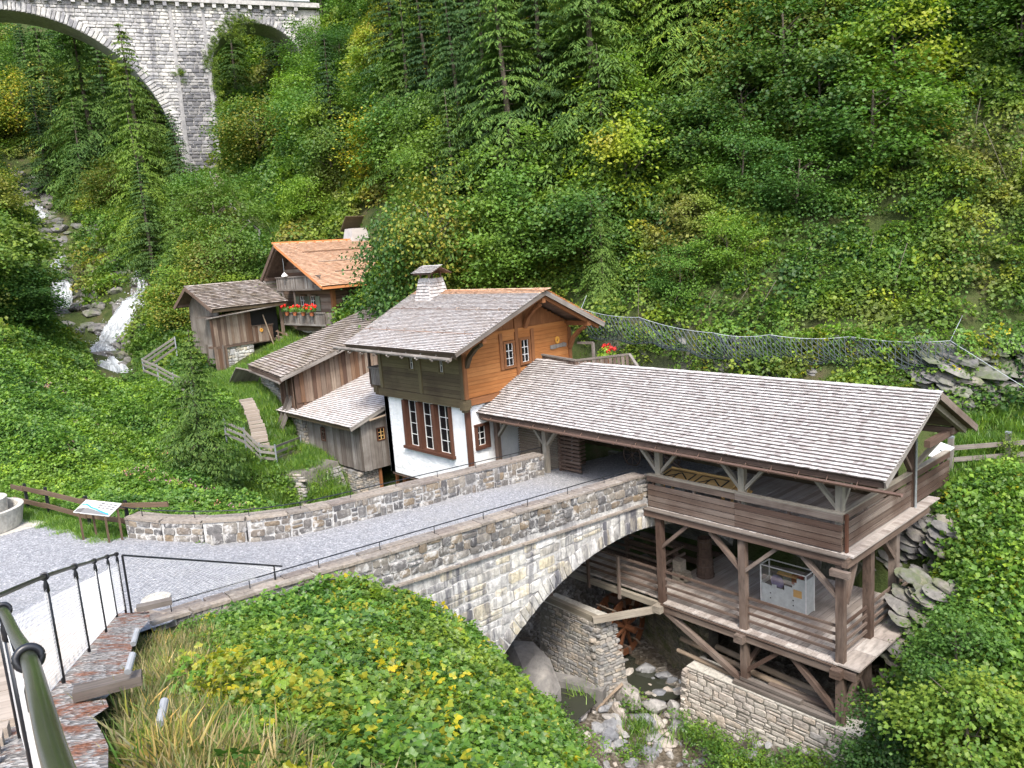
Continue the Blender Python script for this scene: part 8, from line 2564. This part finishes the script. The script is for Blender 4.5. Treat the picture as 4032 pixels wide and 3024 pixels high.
def broad_crown(seed, mat, n_cl=46, leaves=170, size=(.11, .2), tiers=True):
    """unit tree: height 1 spans z 0..1, crown radius about .42; built at 6 m scale."""
    r = np.random.RandomState(seed); H = 6.0
    C, D, Nn, S = [], [], [], []
    for k in range(n_cl):
        d = rnd_unit(r, 1)[0]; 
        rad = r.uniform(.55, 1.0)
        c = np.array([d[0] * 2.3 * rad, d[1] * 2.3 * rad, 3.5 + d[2] * 2.5 * rad])
        c[:2] *= 1.0 - max(0, (c[2] - 4.2)) * .18
        c += r.normal(0, .18, 3)
        n = int(leaves * r.uniform(.6, 1.3))
        q = r.normal(0, 1, (n, 3)) * np.array([.55, .55, .26 if tiers else .4]) * r.uniform(.7, 1.15)
        out = np.column_stack([c[0] + q[:, 0], c[1] + q[:, 1], np.zeros(n)]); out /= np.linalg.norm(out, axis=1, keepdims=True) + 1e-6
        dd = out * .8 + rnd_unit(r, n) * .6; dd[:, 2] -= .25
        nn = rnd_unit(r, n) * .6 + np.array([0, 0, .75]) + out * .3
        pts = c + q; pts[:, 2] -= .12 * (q[:, 0] ** 2 + q[:, 1] ** 2)
        C.append(pts); D.append(dd); Nn.append(nn); S.append(r.uniform(size[0], size[1], n))
    return make_leaves("crown", np.concatenate(C), np.concatenate(D), np.concatenate(Nn), np.concatenate(S), 'rhomb', mat)
def broad_trunk(seed):
    rr = random.Random(seed); mb = MB(); limbs(mb, (0, 0, -.4), (rr.uniform(-.2, .2), rr.uniform(-.2, .2), 4.8), .13, .03, 12, 2.0, rr, .55)
    return mb.mesh("trunk", M['bark'])
def conifer_crown(seed, mat, H=12.0, R=2.7, whorls=30, nb=8, sprays=15, droop=.35, size=(.22, .42)):
    r = np.random.RandomState(seed); C, D, Nn, S = [], [], [], []
    for w in range(whorls):
        f = (w + r.uniform(-.2, .2)) / whorls; z = H * (.06 + .93 * f)
        Lr = R * (1 - f) ** .8 * r.uniform(.8, 1.12) + .15
        for b in range(nb):
            a = r.uniform(0, 6.28); L = Lr * r.uniform(.7, 1.15); u = np.array([math.cos(a), math.sin(a), 0]); side = np.array([-u[1], u[0], 0])
            n = max(3, int(sprays * L / R * 2.2))
            s = r.uniform(.12, 1, n)
            p = u * (L * s)[:, None]; p[:, 2] = z + .10 * L * s - droop * L * s ** 2
            wd = .34 * L * (1 - s * .65)
            off = r.uniform(-1, 1, n)
            p += side * (off * wd * .75)[:, None]; p[:, 2] -= np.abs(off) * wd * .25 + r.uniform(0, .06, n)
            dd = u * .6 + side * (np.sign(off) * .8)[:, None] + rnd_unit(r, n) * .3; dd[:, 2] -= .35 + .5 * s
            nn = np.array([0, 0, 1.0]) + rnd_unit(r, n) * .4 + u * .3
            C.append(p); D.append(dd); Nn.append(nn); S.append(r.uniform(size[0], size[1], n) * (.75 + .25 * L / R))
    return make_leaves("crown", np.concatenate(C), np.concatenate(D), np.concatenate(Nn), np.concatenate(S), 'spray', mat)
def conifer_trunk(H):
    mb = MB(); mb.tube([(0, 0, -.5), (0, 0, H * .5), (0, 0, H * .97)], [.16 * H / 10, .1 * H / 10, .015], 8); rr = random.Random(3)
    for k in range(26):
        z = H * (.08 + .8 * k / 26); a = rr.uniform(0, 6.28); L = 1.4 * (1 - k / 28)
        mb.tube([(0, 0, z), (math.cos(a) * L, math.sin(a) * L, z - .1 * L)], [.03, .008], 4)
    return mb.mesh("trunk", M['bark'])

def make_tree(name, label, group, crown, trunk):
    t = thing(name, (0, 0, 0), label, "tree", group)
    o = bpy.data.objects.new("trunk", trunk); COL.objects.link(o); o.parent = t
    o = bpy.data.objects.new("crown", crown); COL.objects.link(o); o.parent = t
    return t
def place(root, x, y, z, s, rz, label=None, group=None, sxy=None, first=False, name=None):
    if first: r = root
    else:
        r = root.copy(); COL.objects.link(r)
        for ch in root.children:
            c = ch.copy(); COL.objects.link(c); c.parent = r
    r.location = (x, y, z); q = sxy or s; r.scale = (q, q, s); r.rotation_euler = (random.uniform(-.06, .06), random.uniform(-.06, .06), rz)
    if label: r['label'] = label
    if group: r['group'] = group
    elif 'group' in r.keys() and label: del r['group']
    return r

BT = [(broad_crown(201, M['leaf_broad']), broad_trunk(1)), (broad_crown(202, M['leaf_hill'], 40, 180, (.13, .23)), broad_trunk(2)), (broad_crown(203, M['leaf_olive'], 44, 170, (.11, .19), False), broad_trunk(3)), (broad_crown(204, M['leaf_broad'], 52, 150, (.12, .2)), broad_trunk(4))]
CT = [(conifer_crown(211, M['needle'], 12, 2.7, 34, 11, 30, .35, (.13, .26)), conifer_trunk(12)), (conifer_crown(212, M['needle_light'], 12, 3.6, 28, 11, 46, .5, (.14, .28)), conifer_trunk(12)), (conifer_crown(213, M['needle'], 6.4, 1.75, 34, 11, 34, .22, (.08, .16)), conifer_trunk(6.4))]
def tz(x, y): return float(terrain_z(x, y))
def trees():
    random.seed(301)
    NM = ["leafy_tree", "hazel_tree", "yellowing_tree", "leafy_tree"]
    B = [make_tree(NM[i], "", None, *BT[i]) for i in range(4)]
    Cn = [make_tree(n, "", None, *CT[i]) for i, n in enumerate(("dark_conifer", "drooping_conifer", "young_spruce"))]
    usedB = [False] * 4; usedC = [False] * 3
    def put(lst, used, i, *a, **k):
        k['first'] = not used[i]; used[i] = True
        return place(lst[i], *a, **k)
    put(Cn, usedC, 2, -31.2, 10.6, .2, 1.02, .4, "young spruce standing alone in the thicket left of the plank steps", sxy=1.15)
    # named conifers
    con = [(-47, 33.5, 1.0, 1, "drooping conifer low on the slope right above the orange roof ridge"), (-38.5, 31.5, .95, 0, "dark blue-green conifer low on the slope above the bush tree"), (-36.5, 35.2, 1.15, 1, "light green drooping conifer left of the biggest middle conifer"), (-27.5, 31.8, .8, 1, "low drooping conifer whose skirts hang behind the right end of the house roof"), (-52, 36, 1.15, 0, "dark conifer high on the slope half way between viaduct and middle"), (-57, 33, .9, 0, "small dark conifer on the slope above the long path fence"),
           (-66, 20.9, .85, 0, "dark spruce leaning over the right waterfall"), (-70, 22.5, 1.0, 1, "drooping spruce between the two waterfalls and the pier"),
           (-79, 25.5, 1.45, 0, "tall spruce in front of the wide viaduct arch"), (-92, 25, 1.5, 1, "tall light spruce at the left of the wide viaduct arch"), (-86, 29.5, 1.25, 0, "dark spruce close to the inner edge of the wide arch"),
           (-75, 27.5, .8, 0, "short dark spruce just left of the viaduct pier foot"), (-62, 21.8, .6, 1, "small spruce right above the wooden flume"), (-98, 21.5, 1.0, 0, "dark spruce beside the upper cascade"),
           (-33.5, 31.0, 1.15, 1, "big drooping conifer in the middle of the slope above the house"), (-29.5, 33.5, 1.2, 1, "drooping conifer to the right of the biggest one above the gallery roof"),
           (-31.5, 36.5, 1.25, 1, "drooping conifer behind the big middle one near the top edge"), (-41, 34, 1.25, 0, "dark conifer up the slope behind the orange roofed chalet"), (-47, 37, 1.3, 0, "dark conifer at the top edge left of the middle"),
           (-36, 39, 1.3, 0, "dark conifer high above the house chimney"), (-44.5, 41, 1.3, 1, "drooping conifer high up left of the chimney"), (-26.5, 38.5, 1.2, 1, "drooping conifer at the top edge right of the middle"),
           (-103, 30, 1.4, 0, "dark spruce seen deep through the wide arch"), (-112, 26, 1.3, 1, "pale spruce far back seen through the wide arch")]
    for x, y, s, i, lab in con:
        put(Cn, usedC, i, x, y, tz(x, y) - .3, s, random.uniform(0, 6.28), lab, sxy=s * (1.0 if i == 0 else 1.1))
    br = [(-36.6, 24.6, 1.5, 3, 1.0, "tall bushy tree between the orange roofed chalet and the house chimney"), (-35.0, 26.0, 1.5, 2, 1.2, "yellow-flecked bush tree behind the house chimney"),
          (-31, 28.0, .95, 0, 1.0, "leafy bush just behind the house roof ridge"), (-27, 29.6, .9, 3, 1.05, "leafy bush above the orange edge of the house roof"), (-52, 21.2, .62, 0, .9, "leafy shrub behind the barn roof"),
          (-55, 19.2, .75, 3, 1.0, "round leafy shrub left of the barn ridge"), (-58, 23, .8, 0, 1.0, "leafy shrub below the footpath fence"), (-64, 25, .9, 1, 1.0, "leafy shrub on the lower side of the footpath"),
          (-70.5, 26.8, .9, 3, 1.0, "leafy shrub beside the footpath half way to the pier"), (-42, 32, 1.2, 3, 1.1, "leafy tree on the slope right behind the orange roof"),
          (-69, 12.5, .8, 1, 1.0, "leafy tree on the left bank beside the white water"), (-88, 14, 1.1, 2, 1.1, "olive-green tree on the far left slope"), (-99, 24.5, 1.2, 2, 1.1, "yellow-green tree seen through the left of the wide arch"),
          (-83, 23.5, .9, 2, 1.1, "yellow-green tree in front of the dark spruce by the wide arch"), (-56, 9.5, .7, 0, 1.1, "leafy shrub on the left bank opposite the waterfall"),
          (-7.2, 17.6, .5, 3, .5, "dense shrub at the lower right foot of the gallery"), (-6.4, 19.8, .5, 0, .55, "shrub against the right side of the lower deck"), (-5.2, 17.2, .55, 1, .6, "bright shrub at the bottom right corner")]
    for x, y, s, i, sx, lab in br:
        put(B, usedB, i, x, y, tz(x, y) - .5 * s, s, random.uniform(0, 6.28), lab, sxy=sx)
    # the wood itself
    pts = []
    r = np.random.RandomState(33)
    tries = 0
    def zone(x, y):
        if x < -84: return "far"
        if x < -52: return "viaduct"
        if x < -38: return "chalet"
        if x < -24: return "house"
        return "gallery"
    Z = {"far": ("tree in the far wood seen under the wide viaduct arch", "trees of the far wood beyond the viaduct"), "viaduct": ("leafy tree in the wood on the slope right of the viaduct pier", "trees on the slope by the viaduct"),
         "chalet": ("leafy tree in the dense wood above the orange roofed chalet", "trees on the slope above the chalet"), "house": ("leafy tree in the dense wood on the slope above the white house", "trees on the slope above the house"),
         "gallery": ("leafy shrub tree in the tangled wood on the slope above the long gallery roof", "trees on the slope above the gallery")}
    while len(pts) < 260 and tries < 30000:
        tries += 1
        x = r.uniform(-130, 4); y = r.uniform(-20, 80)
        z = tz(x, y)
        if z < 3.5 or (x > -54 and y < 28.5): continue
        if blocked(np.array([x]), np.array([y]), 1.6)[0]: continue
        px, py, d = proj(np.array([[x, y, z + 2]]))
        if d[0] < 34 or px[0] < -150 or px[0] > 4200 or py[0] < -700 or py[0] > 1700: continue
        if rect(np.array([x]), np.array([y]), (-83.04, 31.11), 70, -6, 3.5, -34, 14)[0] and y > 29: continue
        if -84 < x < -60 and 20 < y < 30: continue
        if x > -54 and x < -40 and y < 33: continue
        if 40 < px[0] < 700 and 620 < py[0] < 1750 and d[0] < 78: continue
        if 820 < px[0] < 1180 and 60 < py[0] < 520 and d[0] < 84: continue
        md = 2.1 if d[0] < 60 else 4.2
        if any((x - a) ** 2 + (y - b) ** 2 < md * md for a, b in pts): continue
        pts.append((x, y))
        s = (r.uniform(.5, .85) if x > -26 else r.uniform(.75, 1.25)) * (1.35 if d[0] > 85 else 1.0)
        zn = zone(x, y)
        if x > -26: s *= np.clip((y - 27) / 7, .7, 1.5)
        i = r.choice([0, 1, 2, 3], p=[.3, .3, .12, .28])
        if (zn in ("chalet", "house")) and r.uniform() < .5:
            put(Cn, usedC, int(r.randint(0, 2)), x, y, z - .3, s * 1.0, r.uniform(0, 6.28), "conifer among the dense wood on the slope above the chalet and house", "conifers on the slope above the houses")
        elif zn in ("far",) and r.uniform() < .35:
            put(Cn, usedC, int(r.randint(0, 2)), x, y, z - .3, s * .75, r.uniform(0, 6.28), "spruce in the far wood seen under the wide viaduct arch", "spruces of the far wood beyond the viaduct")
        else:
            put(B, usedB, int(i), x, y, z - .9 * s, s, r.uniform(0, 6.28), Z[zn][0], Z[zn][1], sxy=s * r.uniform(.9, 1.25))
trees()

# ivy on the viaduct
def ivy():
    h = np.array([math.cos(math.radians(70)), math.sin(math.radians(70)), 0]); n = np.array([h[1], -h[0], 0]); P0 = np.array([-83.04, 31.11, 0])
    r = np.random.RandomState(5); q = []
    for k in range(240):
        z = r.uniform(17.5, 30); q.append(P0 + h * (3.75 + r.normal(0, .2)) + n * r.uniform(.0, .25) + (0, 0, z))
    for k in range(110):
        a = r.uniform(1.5, 3.14); rad = 4.7 + abs(r.normal(0, .35)); q.append(P0 + h * (8.3 + rad * math.cos(a)) + n * .2 + (0, 0, 28.9 + rad * math.sin(a)))
    for k in range(80): q.append(P0 + h * (6.3 + r.normal(0, .7)) + n * .2 + (0, 0, r.uniform(31.5, 34.3)))
    for k in range(14): q.append(P0 + h * (.3 + r.normal(0, .35)) + n * .4 + (0, 0, 28.5 + r.normal(0, .4)))
    q = np.array(q)
    scatter("ivy_growth", q, rots(r, len(q), .8), r.uniform(.22, .4, len(q)), [clump_mesh("ivy_clump", 71, 90, .9, (.14, .24), 'ovate', M['ivy'], .9, .3)])
    q = np.array([(-8.3 + r.normal(0, .1), 29.95 + r.normal(0, .1), r.uniform(-.3, 1.25)) for _ in range(34)])
    scatter("post_ivy", q, rots(r, len(q), .8), r.uniform(.45, .7, len(q)), [clump_mesh("ivy_clump", 72, 70, .38, (.06, .1), 'ovate', M['ivy'], .9, .3)])
    # pink blossoms in the left thicket
    x, y, z, d, r2 = sample(600, -50, -24, 6.5, 12, 109)
    k = bumps(x, y, 1.4) > .35
    mb = MB()
    P = np.column_stack([x, y, z + .75])[k][:90]
    me = clump_mesh("blossom_clump", 81, 12, .16, (.04, .07), 'rhomb', M['pink'], .8, .5)
    scatter("pink_blossoms", P, rots(r2, len(P), .5), r2.uniform(.6, 1.2, len(P)), [me])
ivy()

def hanging_stems():
    r = np.random.RandomState(77); mb = MB()
    for k in range(45):
        x = r.uniform(-28, 2); y = np.interp(x, [-28, -20, -16, -10, -8, -5, 2], [28, 28, 28.9, 32, 34, 37, 42]) + r.uniform(.2, 9)
        z = tz(x, y) + r.uniform(.6, 1.8); L = r.uniform(.8, 3.2)
        a = np.array([x, y, z]); d = np.array([r.normal(0, .3), -r.uniform(.3, .7), -1.0])
        mb.tube([a, a + d * L * .5 + (0, -.15, .1), a + d * L], [.014, .011, .005], 4, False)
    o = mb.build("hanging_stems", M['bark']); o['kind'] = 'stuff'
hanging_stems()
